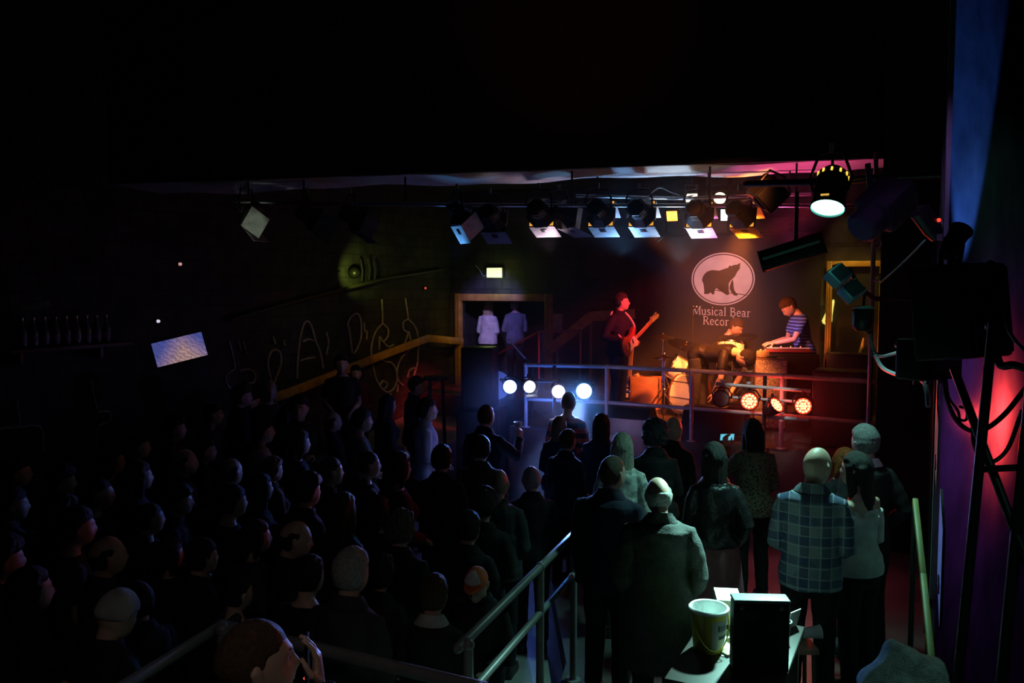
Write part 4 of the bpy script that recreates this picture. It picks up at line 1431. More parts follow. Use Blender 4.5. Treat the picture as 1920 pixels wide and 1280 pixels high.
# big black lamp seen cornerwise
p = P(1440, 362, 8.3)
t = thing('box_lamp', 'big black box-shaped lamp hung cornerwise right of the yellow-flapped lantern', 'stage light', M=Matrix.Translation(p) @ Euler((.35, math.radians(42), .25)).to_matrix().to_4x4())
MB().box((0, 0, 0), (.27, .30, .27), bev=.02).build('housing', M_blackm, t)
MB().box((0, -.155, 0), (.22, .02, .22), bev=.006).build('front_grille', mat('grille_dark', (.03, .03, .032), .5), t)
MB().box((-.02, .0, -.142), (.18, .20, .016), bev=.004).build('side_plate', mat('plate_wine', (.14, .04, .03), .5), t)
for sx in (-1, 1):
    MB().tube([(sx * .14, 0, 0), (sx * .16, 0, .16), (0, 0, .22)], .012, 8).build('yoke_arm', M_steel, t)
for k in range(3):
    MB().box((.139, -.08 + .08 * k, 0), (.008, .02, .18)).build('vent_slot', mat('slot_black', (.004, .004, .004), .8), t)

# the bright cyan-white par can
PARP = P(1552, 388, 6.3)
PART = V((1.32, 4.75, 0))
M = aim(PARP, PART)
t = thing('par_can', 'black par can with a dazzling cyan-white lens and orange vent slots', 'stage light', M=M)
YR = Matrix.Rotation(-PI / 2, 4, 'X')
MB().lathe([(.001, -.34), (.07, -.335), (.105, -.30), (.118, -.24), (.122, -.02), (.132, -.01), (.132, .015), (.122, .015), (.12, -.02), (.001, -.03)], YR, 28).build('housing', mat('metal_teal_black', (.02, .03, .03), .3, metal=.4), t)
MB().lathe([(.001, .012), (.07, .010), (.118, 0), (.118, -.01), (.001, -.012)], YR, 28).build('lens', mat('lens_cyan', (.8, 1, .95), .3, emit=(.20, 1.0, .80, 8)), t)
for k in range(11):
    a_ = 2 * PI * k / 11
    MB().box((0, -.27, 0), (.016, .034, .010), Matrix.Rotation(a_, 4, 'Y') @ Matrix.Translation((.1135, 0, 0)) @ Matrix.Rotation(PI / 2, 4, 'Y'), bev=.003).build('vent_slot', mat('vent_glow', (1, .6, .1), .5, emit=(1, .55, .06, 1.6)), t)
MB().box((0, -.03, .123), (.06, .012, .006)).build('label_strip', mat('strip_amber', (.8, .5, .12), .5, emit=(1, .6, .1, .8)), t)
up = M.to_3x3().inverted() @ V((0, 0, 1))
for sx in (-1, 1):
    MB().tube([V((sx * .125, -.14, 0)), V((sx * .155, -.14, 0)) + up * .10, V((sx * .09, -.14, 0)) + up * .28, V((0, -.14, 0)) + up * .30], .012, 8).build('yoke_arm', M_blackm, t)
MB().tube([V((0, -.14, 0)) + up * .29, V((0, -.14, 0)) + up * .36], .02, 8).build('clamp', M_steel, t)

# black support arm from the right wall; lamps near the wall hang from it
sup = [P(1398, 345, 7.6), P(1560, 340, 6.55), P(1700, 330, 6.3), R(.07, uv_of(P(1750, 328, 6.2))[1], P(1750, 328, 6.2).z)]
bar('black support arm reaching from the right wall to the cyan par can', sup, .03, (1.0,), M_blackm, top=6.245, group=None)

# long black strip light (barrel) hanging under it
p0, p1 = P(1430, 490, 7.5), P(1542, 455, 7.3)
M = Matrix.Translation((p0 + p1) / 2) @ (p1 - p0).normalized().to_track_quat('X', 'Z').to_matrix().to_4x4()
t = thing('strip_lantern', 'long black tilted lamp with a green stripe hanging right of the bear emblem', 'stage light', M=M)
MB().box((0, 0, 0), (.54, .15, .19), bev=.018).build('housing', M_blackm, t)
MB().box((0, -.078, .015), (.50, .008, .024), bev=.002).build('stripe', mat('stripe_green', (.25, .65, .5), .4), t)
for sx in (-1, 1):
    MB().box((sx * .273, 0, 0), (.014, .16, .20), bev=.006).build('end_plate', mat('end_plate_dark', (.03, .032, .035), .4), t)
up = M.to_3x3().inverted() @ V((0, 0, 1))
MB().tube([V((.05, 0, .06)), V((.05, 0, .06)) + up * .46], .018, 8).build('hanging_pole', M_blackm, t)

# pair of small teal-lit lamps
for (px, py, yaw, lab) in ((1571, 517, .5, 'upper of two small teal-lit square lamps near the yellow doorway'), (1597, 546, .35, 'lower of two small teal-lit square lamps near the yellow doorway')):
    p = P(px, py, 6.6)
    M = Matrix.Translation(p) @ Euler((math.radians(-35), math.radians(-28), yaw)).to_matrix().to_4x4()
    t = thing('small_flood', lab, 'stage light', M=M, group='small teal-lit lamps')
    MB().box((0, 0, 0), (.17, .10, .14), bev=.014).build('housing', mat('metal_teal_lit', (.2, .58, .56), .4, metal=.2), t)  # teal light painted into the housing and fin colours
    MB().box((0, -.055, 0), (.14, .014, .11), bev=.004).build('front_glass', mat('glass_dark', (.02, .05, .05), .12), t)
    for k in range(3):
        MB().box((-.05 + .05 * k, 0, .073), (.012, .08, .008)).build('cooling_fin', mat('fin_teal_lit', (.07, .22, .2), .4), t)
    MB().tube([(.09, .02, 0), (.13, .06, .08), (.15, .12, .10)], .01, 8).build('bracket', M_blackm, t)
# post the small lamps are fixed to, with the round lamp below
t = thing('scaffold_pole', 'thin upright pole at the right edge of the stage, glowing red near its foot', 'pole', R(-.53, 9.80, 0))
MB().tube([(0, 0, 0), (0, 0, 4.33)], .024, 12).build('pole', M_steel, t)
MB().lathe([(.001, 0), (.07, 0), (.07, .012), (.03, .02), (.001, .02)], None, 16).build('base_plate', M_steel, t)
for z in (3.0, 3.35, 3.55):
    MB().tube(curve_pts([(0, -.02, z), (.05, -.06, z + .02), (.04, -.07, z - .04), (0, -.03, z - .05)], 5), .012, 8).build('clip', M_steel, t)
arm = [P(1592, 505, 6.72), P(1612, 540, 6.9), P(1640, 560, 7.1), P(1700, 560, 7.3), R(.07, 7.9, P(1700, 560, 7.3).z)]
q = arm[0]
o = tag(MB().tube([x - q for x in arm], .02, 10).build('lamp_arm', M_blackm, None), 'black bracket arm holding the two teal-lit lamps to the right wall', 'bracket')
o.location = q
p = P(1618, 596, 6.6)
M = Matrix.Translation(p)
t = thing('round_lamp', 'small hanging drum-shaped lamp with a blue-lit edge and teal top', 'stage light', M=M)
MB().lathe([(.001, -.10), (.05, -.10), (.075, -.075), (.085, .0), (.08, .07), (.001, .075)], None, 24).build('housing', M_blackm, t)
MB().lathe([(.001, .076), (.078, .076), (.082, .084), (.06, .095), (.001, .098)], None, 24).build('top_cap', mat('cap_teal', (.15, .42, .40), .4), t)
MB().box((-.084, -.02, .0), (.012, .02, .11), bev=.004).build('edge_highlight', mat('highlight_blue', (.25, .45, .8), .35), t)  # blue highlight on the rim, modelled as a coloured strip
MB().tube([(0, 0, .09), (.02, .03, .16), (.05, .10, .24)], .012, 8).build('bracket', M_blackm, t)

# dark lamps and clutter by the right wall
p = P(1662, 382, 5.4)
t = thing('mesh_lamp', 'dark perforated lamp box tilted in the gloom beside the cyan par can', 'stage light', M=Matrix.Translation(p) @ Euler((.3, math.radians(-38), .4)).to_matrix().to_4x4())
MB().box((0, 0, 0), (.30, .26, .22), bev=.03).build('housing', mat('metal_purple_black', (.03, .018, .035), .35, metal=.3, bump=(220, .5)), t)
MB().lathe([(.001, -.20), (.09, -.20), (.11, -.18), (.11, 0), (.001, 0)], Matrix.Translation((-.08, 0, 0)) @ Matrix.Rotation(PI / 2, 4, 'Y'), 20).build('snoot', mat('metal_purple_black'), t)
for k in range(4):
    MB().box((-.10 + .06 * k, -.133, 0), (.02, .008, .16), bev=.002).build('vent_slot', mat('slot_black'), t)
MB().tube([(.0, .10, .08), (.10, .16, .22)], .018, 8).build('bracket', M_blackm, t)
p = P(1790, 452, 4.2)
t = thing('moving_head_lamp', 'black moving-head lamp silhouetted against the blue-lit wall', 'stage light', M=Matrix.Translation(p) @ Euler((0, .3, .4)).to_matrix().to_4x4() @ Matrix.Scale(.62, 4))
MB().lathe([(.001, -.16), (.05, -.16), (.075, -.10), (.08, .06), (.095, .11), (.09, .13), (.001, .12)], Matrix.Rotation(.35, 4, 'Y'), 22).build('head', M_blackm, t)
for sx in (-1, 1):
    MB().tube([(sx * .095, 0, 0), (sx * .11, 0, -.15), (sx * .08, 0, -.24)], .022, 10).build('yoke_arm', M_blackm, t)
MB().box((0, 0, -.29), (.24, .20, .12), bev=.02).build('base', M_blackm, t)
p = P(1738, 415, 4.9)
t = thing('clip_lamp', 'small black clip lamp with a red glint left of the moving-head lamp', 'stage light', M=Matrix.Translation(p) @ Euler((0, -.7, .2)).to_matrix().to_4x4())
MB().lathe([(.001, -.12), (.04, -.12), (.055, -.06), (.06, .08), (.001, .075)], None, 18).build('housing', M_blackm, t)
MB().ball((.03, -.055, -.02), .012, nu=10, nv=8).build('pilot_light', mat('pilot_red', (.8, .05, .03), .3, emit=(1, .06, .03, 1.2)), t)
MB().tube([(0, 0, -.1), (.06, .03, -.24), (.16, .06, -.30)], .015, 8).build('bracket', M_blackm, t)
# flown black speaker by the wall
p = P(1800, 585, 4.1)
t = thing('wall_speaker', 'large black speaker cabinet hanging on the right wall among cables', 'speaker', M=Matrix.Translation(p) @ Euler((-.12, 0, .55)).to_matrix().to_4x4())
MB().box((0, 0, 0), (.36, .30, .46), bev=.02).build('cabinet', M_blackm, t)
MB().box((0, -.155, 0), (.32, .016, .42), bev=.006).build('grille', mat('grille_dark'), t)
MB().box((0, .17, .0), (.10, .10, .30)).build('wall_bracket', M_blackm, t)
for z in (.16, -.10):
    MB().lathe([(.001, 0), (.07 if z > 0 else .12, 0), (.075 if z > 0 else .125, .008), (.001, .006)], Matrix.Translation((0, -.162, z)) @ Matrix.Rotation(PI / 2, 4, 'X'), 20).build('driver', mat('cone_dark', (.02, .02, .022), .4), t)
t = thing('dimmer_box', 'flat black electrical box below the flown speaker on the right wall', 'box', M=Matrix.Translation(P(1742, 672, 4.5)) @ Matrix.Rotation(.45, 4, 'Z'))
MB().box((0, 0, 0), (.34, .16, .22), bev=.012).build('casing', M_blackm, t)
MB().box((0, -.083, .03), (.24, .01, .08), bev=.004).build('front_plate', mat('plate_grey', (.06, .06, .065), .4), t)
for k in range(3):
    MB().lathe([(.001, 0), (.014, 0), (.014, .03), (.001, .03)], Matrix.Translation((-.1 + .1 * k, 0, -.14)), 12).build('cable_gland', M_rubber, t)
MB().tube([(.0, .07, 0), (.12, .30, .05)], .02, 8).build('bracket', M_blackm, t)

# slanting poles in front of the red-lit wall
def to_floor(a, b, z=0.0):
    a, b = V(a), V(b)
    return a + (b - a) * ((z - a.z) / (b.z - a.z))
tp = thing('lighting_tripod', 'black crossing poles in front of the glowing red wall at the right edge', 'lighting stand', P(1850, 900, 3.45))
o0 = V(tp.location)
for (a_, b_, r) in (((1862, 606, 3.45), (1835, 880, 3.35), .020), ((1936, 690, 3.3), (1888, 1180, 3.15), .022), ((1788, 690, 3.6), (1890, 960, 3.25), .018)):
    a1, b1 = P(*a_), P(*b_)
    e = to_floor(a1, b1) if r != .018 else a1 + (b1 - a1) * 1.35
    MB().tube([a1 - o0, e - o0], r, 12).build('pole', M_blackm, tp)
e1 = to_floor(P(1862, 606, 3.45), P(1835, 880, 3.35))
MB().tube([P(1835, 880, 3.37) - o0, P(1912, 876, 3.25) - o0], .014, 10).build('brace', M_blackm, tp)

CB = [
    (((1630, 622, 6.5), (1636, 650, 6.5), (1650, 668, 6.4), (1700, 655, 5.6), (1726, 642, 5.0), (1742, 640, 4.6)), .013, M_greyc, 'pale grey cable running level from the round lamp to the black box'),
    (((1640, 664, 6.45), (1656, 690, 6.2), (1690, 705, 5.6), (1728, 712, 5.0), (1738, 735, 4.8), (1740, 760, 4.75)), .015, M_greyc, 'pale grey cable sagging below the level one and ending in a drop'),
    (((1768, 700, 4.3), (1776, 752, 4.0), (1800, 795, 3.8), (1836, 808, 3.6), (1880, 780, 3.5), (1925, 725, 3.5)), .011, M_rubber, 'black cable hanging in one wide loop across the red glow'),
    (((1774, 710, 4.3), (1779, 745, 4.15), (1796, 770, 4.0), (1800, 786, 4.0), (1812, 786, 4.0), (1812, 768, 4.0), (1800, 762, 4.0)), .007, M_rubber, 'thin curly black cable left of the red glow'),
    (((1824, 800, 3.6), (1826, 830, 3.6), (1838, 858, 3.6), (1860, 866, 3.6), (1890, 840, 3.5), (1916, 770, 3.4)), .009, M_rubber, 'black cable loop hanging below the red glow'),
    (((1860, 612, 3.6), (1866, 650, 3.55), (1876, 684, 3.5), (1900, 684, 3.45), (1926, 692, 3.4)), .017, M_rubber, 'thick black cable bending to the right edge above the red glow'),
    (((1725, 388, 5.2), (1740, 398, 5.1), (1752, 412, 5.0), (1772, 420, 4.9)), .010, M_greyc, 'short silvery cable curling above the clip lamp'),
    (((1726, 584, 4.9), (1734, 600, 4.9), (1740, 616, 4.9), (1732, 618, 4.9), (1724, 596, 4.9)), .006, mat('cable_red', (.5, .08, .06), .4), 'small reddish cable tie loop on the dark wall'),
    (((1650, 530, 6.4), (1690, 495, 5.9), (1735, 450, 5.2)), .006, M_greyc, 'thin straight safety wire slanting up to the clip lamp'),
    (((1880, 570, 3.7), (1888, 610, 3.6), (1905, 640, 3.5), (1926, 660, 3.4)), .008, mat('cable_wine', (.25, .05, .05), .4), 'dark red cable curving out of the right edge'),
]
for pts, r, m, lab in CB:
    q = curve_pts([P(*a_) for a_ in pts], 6)
    o = tag(MB().tube([p - q[0] for p in q], r, 8, True).build('cable', m, None), lab, 'cable', 'cables by the right wall')
    o.location = q[0]
    if r > .012:
        MB().ball((0, 0, 0), r * 1.7, nu=10, nv=8).build('plug', M_rubber, o)

# yellow rail by the right wall
ry = [P(1716, 940, 5.35), P(1731, 1080, 4.8), P(1752, 1290, 4.1), P(1790, 1520, 3.55)]
t = thing('handrail', 'narrow yellow rail sloping towards us beside the right wall', 'handrail', (ry[0].x, ry[0].y, 0))
o0 = V(t.location)
b = MB()
for a_, b_ in zip(ry, ry[1:]):
    M = aim(a_ - o0, b_ - o0)
    b.box((0, (b_ - a_).length / 2, 0), (.035, (b_ - a_).length + .02, .05), M, bev=.008)
b.build('rail', mat('paint_yellow_green', (.22, .21, .04), .5, var=(6, .3)), t)
for k, p in enumerate((ry[0], ry[2], ry[3])):
    MB().tube([p - o0, V((p.x, p.y, 0)) - o0], .018, 10).build('post', M_blackm, t)

# ------------------------------------------------------------------ LED par bars at the stage front
def led_par(label, p, target, col, group, d=.2, on=True, leds=True, emit=7.0, flap=False, stand_top=None):
    M = aim(p, target)
    t = thing('led_par', label, 'stage light', M=M, group=group)
    YR = Matrix.Rotation(-PI / 2, 4, 'X')
    r = d / 2
    MB().lathe([(.001, -.17), (r * .55, -.168), (r * .75, -.15), (r * .85, -.08), (r, -.02), (r * 1.05, .01), (r * .96, .01), (r * .93, -.012), (.001, -.02)], YR, 26).build('housing', M_blackm, t)
    g = mat('led_%s' % col[0], col[1], .3, emit=(*col[1], emit)) if on else mat('lens_unlit', (.35, .22, .2), .25)
    ln = MB().lathe([(.001, .0), (r * .9, -.004), (r * .9, -.014), (.001, -.014)], YR, 26).build('lens', g if not leds else mat('led_plate_%s' % col[0], col[1], .4, emit=(*col[1], emit * .05)), t)
    if leds:
        k = 0
        for ring_, n in ((0, 1), (.36, 6), (.74, 12)):
            for i in range(n):
                a_ = 2 * PI * i / n
                MB().ball((r * .9 * ring_ * math.cos(a_), .002, r * .9 * ring_ * math.sin(a_)), (r * .15, .006, r * .15), nu=10, nv=6).build('led', g, ln)
    up = M.to_3x3().inverted() @ V((0, 0, 1))
    for sx in (-1, 1):
        MB().tube([V((sx * r * 1.02, -.07, 0)), V((sx * r * 1.15, -.07, 0)) + up * .05, V((sx * r * .7, -.07, 0)) + up * (r + .02), V((0, -.07, 0)) + up * (r + .03)], .008, 8).build('yoke_arm', M_blackm, t)
    MB().tube([V((0, -.07, 0)) + up * (r + .02), V((0, -.07, 0)) + up * (r + .07)], .014, 8).build('clamp', M_blackm, t)
    if flap:
        MB().box((0, .06, -r * 1.08), (d * .9, .13, .006), Matrix.Rotation(-.15, 4, 'X')).build('flap', M_bare, t)
    return t


YB = 10.35
blue_t = P(860, 1010, 5.0)
BL = [led_par('blue-white stage lamp tilted left, nearest the big black speaker', P(956, 725, YB + .12), P(700, 960, 5.5), ('blue', (.15, .26, 1)), 'blue-white lamps at the stage front', .19, emit=10, leds=False),
      led_par('white stage lamp turned right, with a lit flap below its lens', P(993, 725, YB), P(1330, 900, 6.2), ('paleblue', (.72, .80, 1)), 'blue-white lamps at the stage front', .17, emit=3, leds=False, flap=True),
      led_par('pinkish-white stage lamp just above the striped jumper wearer', P(1047, 734, YB - .1), P(880, 940, 5.2), ('pinkwhite', (1, .82, .95)), 'blue-white lamps at the stage front', .18, emit=3, leds=False),
      led_par('largest bright blue-white stage lamp, right end of its group', P(1095, 733, YB - .18), P(1010, 900, 4.2), ('cyan', (.14, .32, 1)), 'blue-white lamps at the stage front', .21, emit=11, leds=False)]
bz = P(1030, 716, YB).z + .03
ls = thing('lighting_stand', 'black stand carrying the blue-white lamps beside the left speaker', 'lighting stand', (P(1040, 720, YB).x, P(1040, 720, YB).y, 0))
o0 = V(ls.location)
bz_ = P(1030, 716, YB).z
MB().tube([P(938, 712, YB + .24) - o0, P(1112, 716, YB - .12) - o0], .02, 10).build('cross_bar', M_blackm, ls)
MB().tube([(0, .07, bz_ + .2), (0, .07, .02)], .022, 10).build('pole', M_blackm, ls)
for k in range(3):
    a_ = 2 * PI * k / 3 + .5
    MB().tube([(0, .07, .55), (.42 * math.cos(a_), .07 + .42 * math.sin(a_), .015)], .014, 8).build('leg', M_blackm, ls)

YBr = 9.15
RT = ('red', (1, .055, .02))
led_par('unlit round stage lamp at the left end of the red row', P(1352, 747, YBr + .12), P(1250, 820, 6), RT, 'red lamps at the stage front', .19, on=False, leds=False)
led_par('blazing red LED lamp facing us, left of the red row', P(1405, 752, YBr), P(1380, 800, 5), RT, 'red lamps at the stage front', .20, emit=34)
led_par('tilted red LED lamp seen nearly edge-on, in the middle of the red row', P(1456, 759, YBr - .1), P(1456, 759, YBr - .1) + V((.42, -.55, .52)), RT, 'red lamps at the stage front', .19, emit=34)
led_par('blazing red LED lamp at the right end of the red row', P(1506, 761, YBr - .2), P(1600, 860, 5), RT, 'red lamps at the stage front', .19, emit=34)
ls = thing('lighting_stand', 'stand with bright cross bars carrying the red lamps before the stage', 'lighting stand', (P(1440, 730, YBr).x, P(1440, 730, YBr).y + .12, 0))
o0 = V(ls.location)
MB().tube([P(1342, 719, YBr + .15) - o0, P(1520, 733, YBr - .15) - o0], .020, 10).build('cross_bar', M_bare, ls)
MB().tube([P(1362, 744, YBr + .22) - o0, P(1500, 753, YBr - .05) - o0], .016, 10).build('lower_bar', M_bare, ls)
MB().tube([P(1437, 781, YBr + .02) - o0, P(1516, 787, YBr - .12) - o0], .022, 10).build('foot_bar', mat('bar_teal_lit', (.38, .6, .66), .4), ls)  # white metal bar with the teal light tinted into its colour
MB().tube([(0, 0, P(1440, 720, YBr).z + .08), (0, 0, .02)], .022, 10).build('pole', M_blackm, ls)
for k in range(3):
    a_ = 2 * PI * k / 3 + .2
    MB().tube([(0, 0, .55), (.36 * math.cos(a_), .36 * math.sin(a_), .015)], .014, 8).build('leg', M_blackm, ls)
for px, py in ((1355, 715), (1404, 719)):
    p = P(px, py, YBr + .08) - o0
    MB().lathe([(.001, 0), (.026, 0), (.026, .02), (.001, .024)], Matrix.Translation(p), 14).build('clamp_knob', M_bare, ls)

# ------------------------------------------------------------------ speakers, monitors, amplifiers
def cabinet(label, px, Y, w, d, z0, z1, rz=ROOM, cat='speaker', m=None, handle=True, name='speaker_cabinet', group=None):
    p = P(px, 700, Y)
    t = thing(name, label, cat, (p.x, p.y, z0), rz, group=group)
    h = z1 - z0
    MB().box((0, 0, h / 2), (w, d, h), bev=.015).build('cabinet', m or M_blackm, t)
    MB().box((0, -d / 2 - .004, h / 2), (w - .05, .012, h - .06), bev=.004).build('grille', mat('grille_dark'), t)
    if handle:
        for sx in (-1, 1):
            MB().box((sx * (w / 2 + .003), 0, h * .62), (.010, .14, .07), bev=.004).build('handle', mat('handle_dark', (.03, .03, .03), .5), t)
    return t


cabinet('tall black loudspeaker at the left of the stage below the doorway', 900, 10.9, .42, .42, 1.29, 2.09, ROOM * .4)
cabinet('black sub-bass box under the left loudspeaker', 903, 10.9, .56, .55, -.2, 1.285, ROOM * .4, group=None)
p = P(930, 722, 11.35)
t = thing('dish_lamp', 'round pale dish glowing blue, half hidden behind the left loudspeaker', 'stage light', M=aim(p, p + V((.25, -.9, .05))))
MB().lathe([(.001, -.06), (.10, -.05), (.19, .0), (.20, .02), (.185, .02), (.09, -.03), (.001, -.04)], Matrix.Rotation(-PI / 2, 4, 'X'), 32).build('dish', mat('dish_white', (.75, .78, .8), .5), t)
MB().tube([(0, -.05, 0), (0, -.12, 0), (0, -.12, -.72)], .016, 8).build('stem', M_blackm, t)
MB().lathe([(.001, -.74), (.12, -.74), (.12, -.72), (.02, -.70), (.001, -.70)], Matrix.Translation((0, -.12, 0)), 20).build('base', M_blackm, t)
cabinet('black loudspeaker standing at the right end of the stage', 1580, 9.75, .62, .48, 1.0, 1.90, ROOM)
cabinet('low black amplifier box beside the yellow doorway at stage right', 1592, 11.2, .60, .40, 1.0, 1.98, ROOM, 'amplifier', handle=False)
# tall speckled amplifier
p = P(1444, 700, 11.0)
t = thing('guitar_amplifier', 'tall speckled tan amplifier lit orange beside the keyboard player', 'amplifier', (p.x, p.y, 1.0), ROOM * .5)
h = 1.94 - 1.0
MB().box((0, 0, h / 2), (.43, .30, h), bev=.035).build('cabinet', mat('tolex_brown', (.20, .13, .08), .6, bump=(120, .3)), t)
def speckle(nt, tc, b):
    v = _nd(nt, 'ShaderNodeTexVoronoi')
    v.inputs['Scale'].default_value = 70
    nt.links.new(tc.outputs['Object'], v.inputs['Vector'])
    n = _nd(nt, 'ShaderNodeTexNoise')
    n.inputs['Scale'].default_value = 34
    nt.links.new(tc.outputs['Object'], n.inputs['Vector'])
    r = _nd(nt, 'ShaderNodeValToRGB')
    r.color_ramp.elements[0].position = .34
    r.color_ramp.elements[0].color = (.16, .12, .08, 1)
    r.color_ramp.elements[1].position = .62
    r.color_ramp.elements[1].color = (.55, .42, .28, 1)
    nt.links.new(n.outputs['Fac'], r.inputs['Fac'])
    nt.links.new(_mix(nt, _math(nt, 'GREATER_THAN', v.outputs['Distance'], .55), r.outputs['Color'], (.75, .62, .45)), b.inputs['Base Color'])
MB().box((0, -.152, h / 2), (.39, .014, h - .05), bev=.006).build('speckled_grille', mat('grille_speckled', (.4, .3, .2), .7, pattern=speckle), t)
MB().box((0, -.05, h + .012), (.16, .03, .022), bev=.008).build('carry_handle', M_rubber, t)
q = V((p.x, p.y, 1.945))
t = thing('effect_box', 'small cream box on top of the speckled amplifier', 'box', q + Matrix.Rotation(ROOM * .5, 3, 'Z') @ V((-.10, -.04, .0)), .3)
MB().box((0, 0, .045), (.15, .10, .09), bev=.018).build('casing', mat('cream_plastic', (.75, .6, .4), .45), t)
for k in range(2):
    MB().lathe([(.001, .09), (.014, .09), (.012, .112), (.001, .112)], Matrix.Translation((-.035 + .07 * k, 0, 0)), 14).build('knob', mat('knob_pale', (.8, .75, .65), .3), t)
# wooden box behind the kit
p = P(1213, 712, 12.7)
t = thing('wooden_amplifier', 'squat orange-brown wooden combo box on stage left of the drums', 'amplifier', (p.x, p.y, 1.0), ROOM)
MB().box((0, 0, .25), (.46, .28, .50), bev=.02).build('cabinet', mat('wood_orange', (.42, .19, .08), .5, var=(6, .25)), t)
MB().box((0, -.143, .21), (.40, .012, .36), bev=.006).build('grille_cloth', mat('cloth_rust', (.36, .15, .07), .8), t)
MB().box((0, 0, .507), (.14, .025, .014), bev=.005).build('carry_handle', M_rubber, t)

def wedge(label, px, Y, w, yaw, h=.36):
    p = P(px, 780, Y)
    t = thing('stage_monitor', label, 'speaker', (p.x, p.y, 1.0), ROOM + yaw, group='stage monitors')
    prof = [(-.24, 0), (.24, 0), (.24, .12), (.06, h), (-.12, h), (-.24, .22)]
    M = Matrix(((0, 0, 1, -w / 2), (1, 0, 0, 0), (0, 1, 0, 0), (0, 0, 0, 1)))
    MB().prism(prof, w, M).build('cabinet', M_blackm, t)
    a_, b_ = V((.24, .12)), V((.06, h))
    mid = (a_ + b_) / 2
    D = Matrix.Translation((0, mid.x + .008, mid.y + .006)) @ Matrix.Rotation(math.atan2(b_.y - a_.y, b_.x - a_.x), 4, 'X')
    MB().box((0, 0, 0), (w - .05, (b_ - a_).length - .03, .012), D, bev=.004).build('grille', mat('grille_dark'), t)
    for sx in (-1, 1):
        MB().box((sx * (w / 2 + .003), 0, h * .5), (.010, .12, .06), bev=.004).build('handle', mat('handle_dark'), t)
    return t
wedge('black wedge monitor on the stage floor in front of the guitarist', 1184, 10.55, .58, 0)
wedge('black wedge monitor near the middle of the stage front', 1326, 10.15, .52, 0, .42)
cabinet('black monitor box standing behind the middle posts of the stage rail', 1372, 10.6, .45, .36, 1.0, 1.42, ROOM, name='monitor_box')

# ------------------------------------------------------------------ drum kit
M_shell = mat('drum_white_pearl', (.80, .76, .66), .3, coat=.4, var=(7, .1))
M_chrome = mat('chrome', (.75, .74, .72), .16, metal=1.0)
M_head = mat('drum_skin', (.70, .62, .50), .5)
M_bronze = mat('cymbal_bronze', (.55, .36, .14), .28, metal=1.0, bump=(200, .1))

def drum(name, label, M, r, d, shell, lugs=6, cat='drum', head=None, stand=None):
    t = thing(name, label, cat, M=M)
    MB().lathe([(r - .012, 0), (r, 0), (r, d), (r - .012, d)], None, 36).build('shell', shell, t)
    for z in (0, d):
        MB().lathe([(r - .004, z - .012), (r + .010, z - .012), (r + .010, z + .012), (r - .004, z + .012)], None, 36).build('hoop', M_chrome if r < .25 else mat('hoop_dark', (.10, .03, .02), .3), t)
        MB().lathe([(.001, z), (r - .005, z), (r - .005, z + .004 * (1 if z else -1)), (.001, z + .004 * (1 if z else -1))], None, 32).build('drum_head', head or M_head, t)
    for k in range(lugs):
        a_ = 2 * PI * k / lugs
        MB().tube([(math.cos(a_) * (r + .012), math.sin(a_) * (r + .012), .015), (math.cos(a_) * (r + .012), math.sin(a_) * (r + .012), d - .015)], .006, 8).build('lug', M_chrome, t)
    if stand:
        inv = M.inverted()
        base = V(stand)
        c = M @ V((0, 0, d / 2))
        for k in range(3):
            a_ = 2 * PI * k / 3 + .4
            top = M @ V(((r + .008) * math.cos(a_), (r + .008) * math.sin(a_), .03))
            f = V((c.x + (r + .06) * math.cos(a_), c.y + (r + .06) * math.sin(a_), base.z + .008))
            MB().tube([inv @ top, inv @ f], .009, 8, True).build('leg', M_chrome, t)
    return t


bp = P(1290, 718, 12.0)
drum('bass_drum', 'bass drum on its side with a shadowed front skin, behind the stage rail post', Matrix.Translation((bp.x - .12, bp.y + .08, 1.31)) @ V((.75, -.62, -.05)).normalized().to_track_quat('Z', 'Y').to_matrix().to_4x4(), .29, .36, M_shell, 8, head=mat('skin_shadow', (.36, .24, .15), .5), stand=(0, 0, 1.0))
tpnt = P(1269, 690, 12.5)
drum('rack_tom', 'tilted white tom drum left of the bass drum', Matrix.Translation(tpnt) @ V((.86, -.1, -.50)).normalized().to_track_quat('Z', 'Y').to_matrix().to_4x4() @ Matrix.Translation((0, 0, -.11)), .19, .22, M_shell, 6, stand=(0, 0, 1.0))
sp = P(1369, 655, 12.05)
drum('snare_drum', 'bright white drum with dark spots in front of the drummer', Matrix.Translation((sp.x, sp.y, sp.z - .09)) @ Matrix.Rotation(.16, 4, 'Y') @ Matrix.Rotation(-.2, 4, 'X'), .185, .19, mat('drum_white_bright', (.86, .82, .70), .35, coat=.3), 8, stand=(0, 0, 1.0))

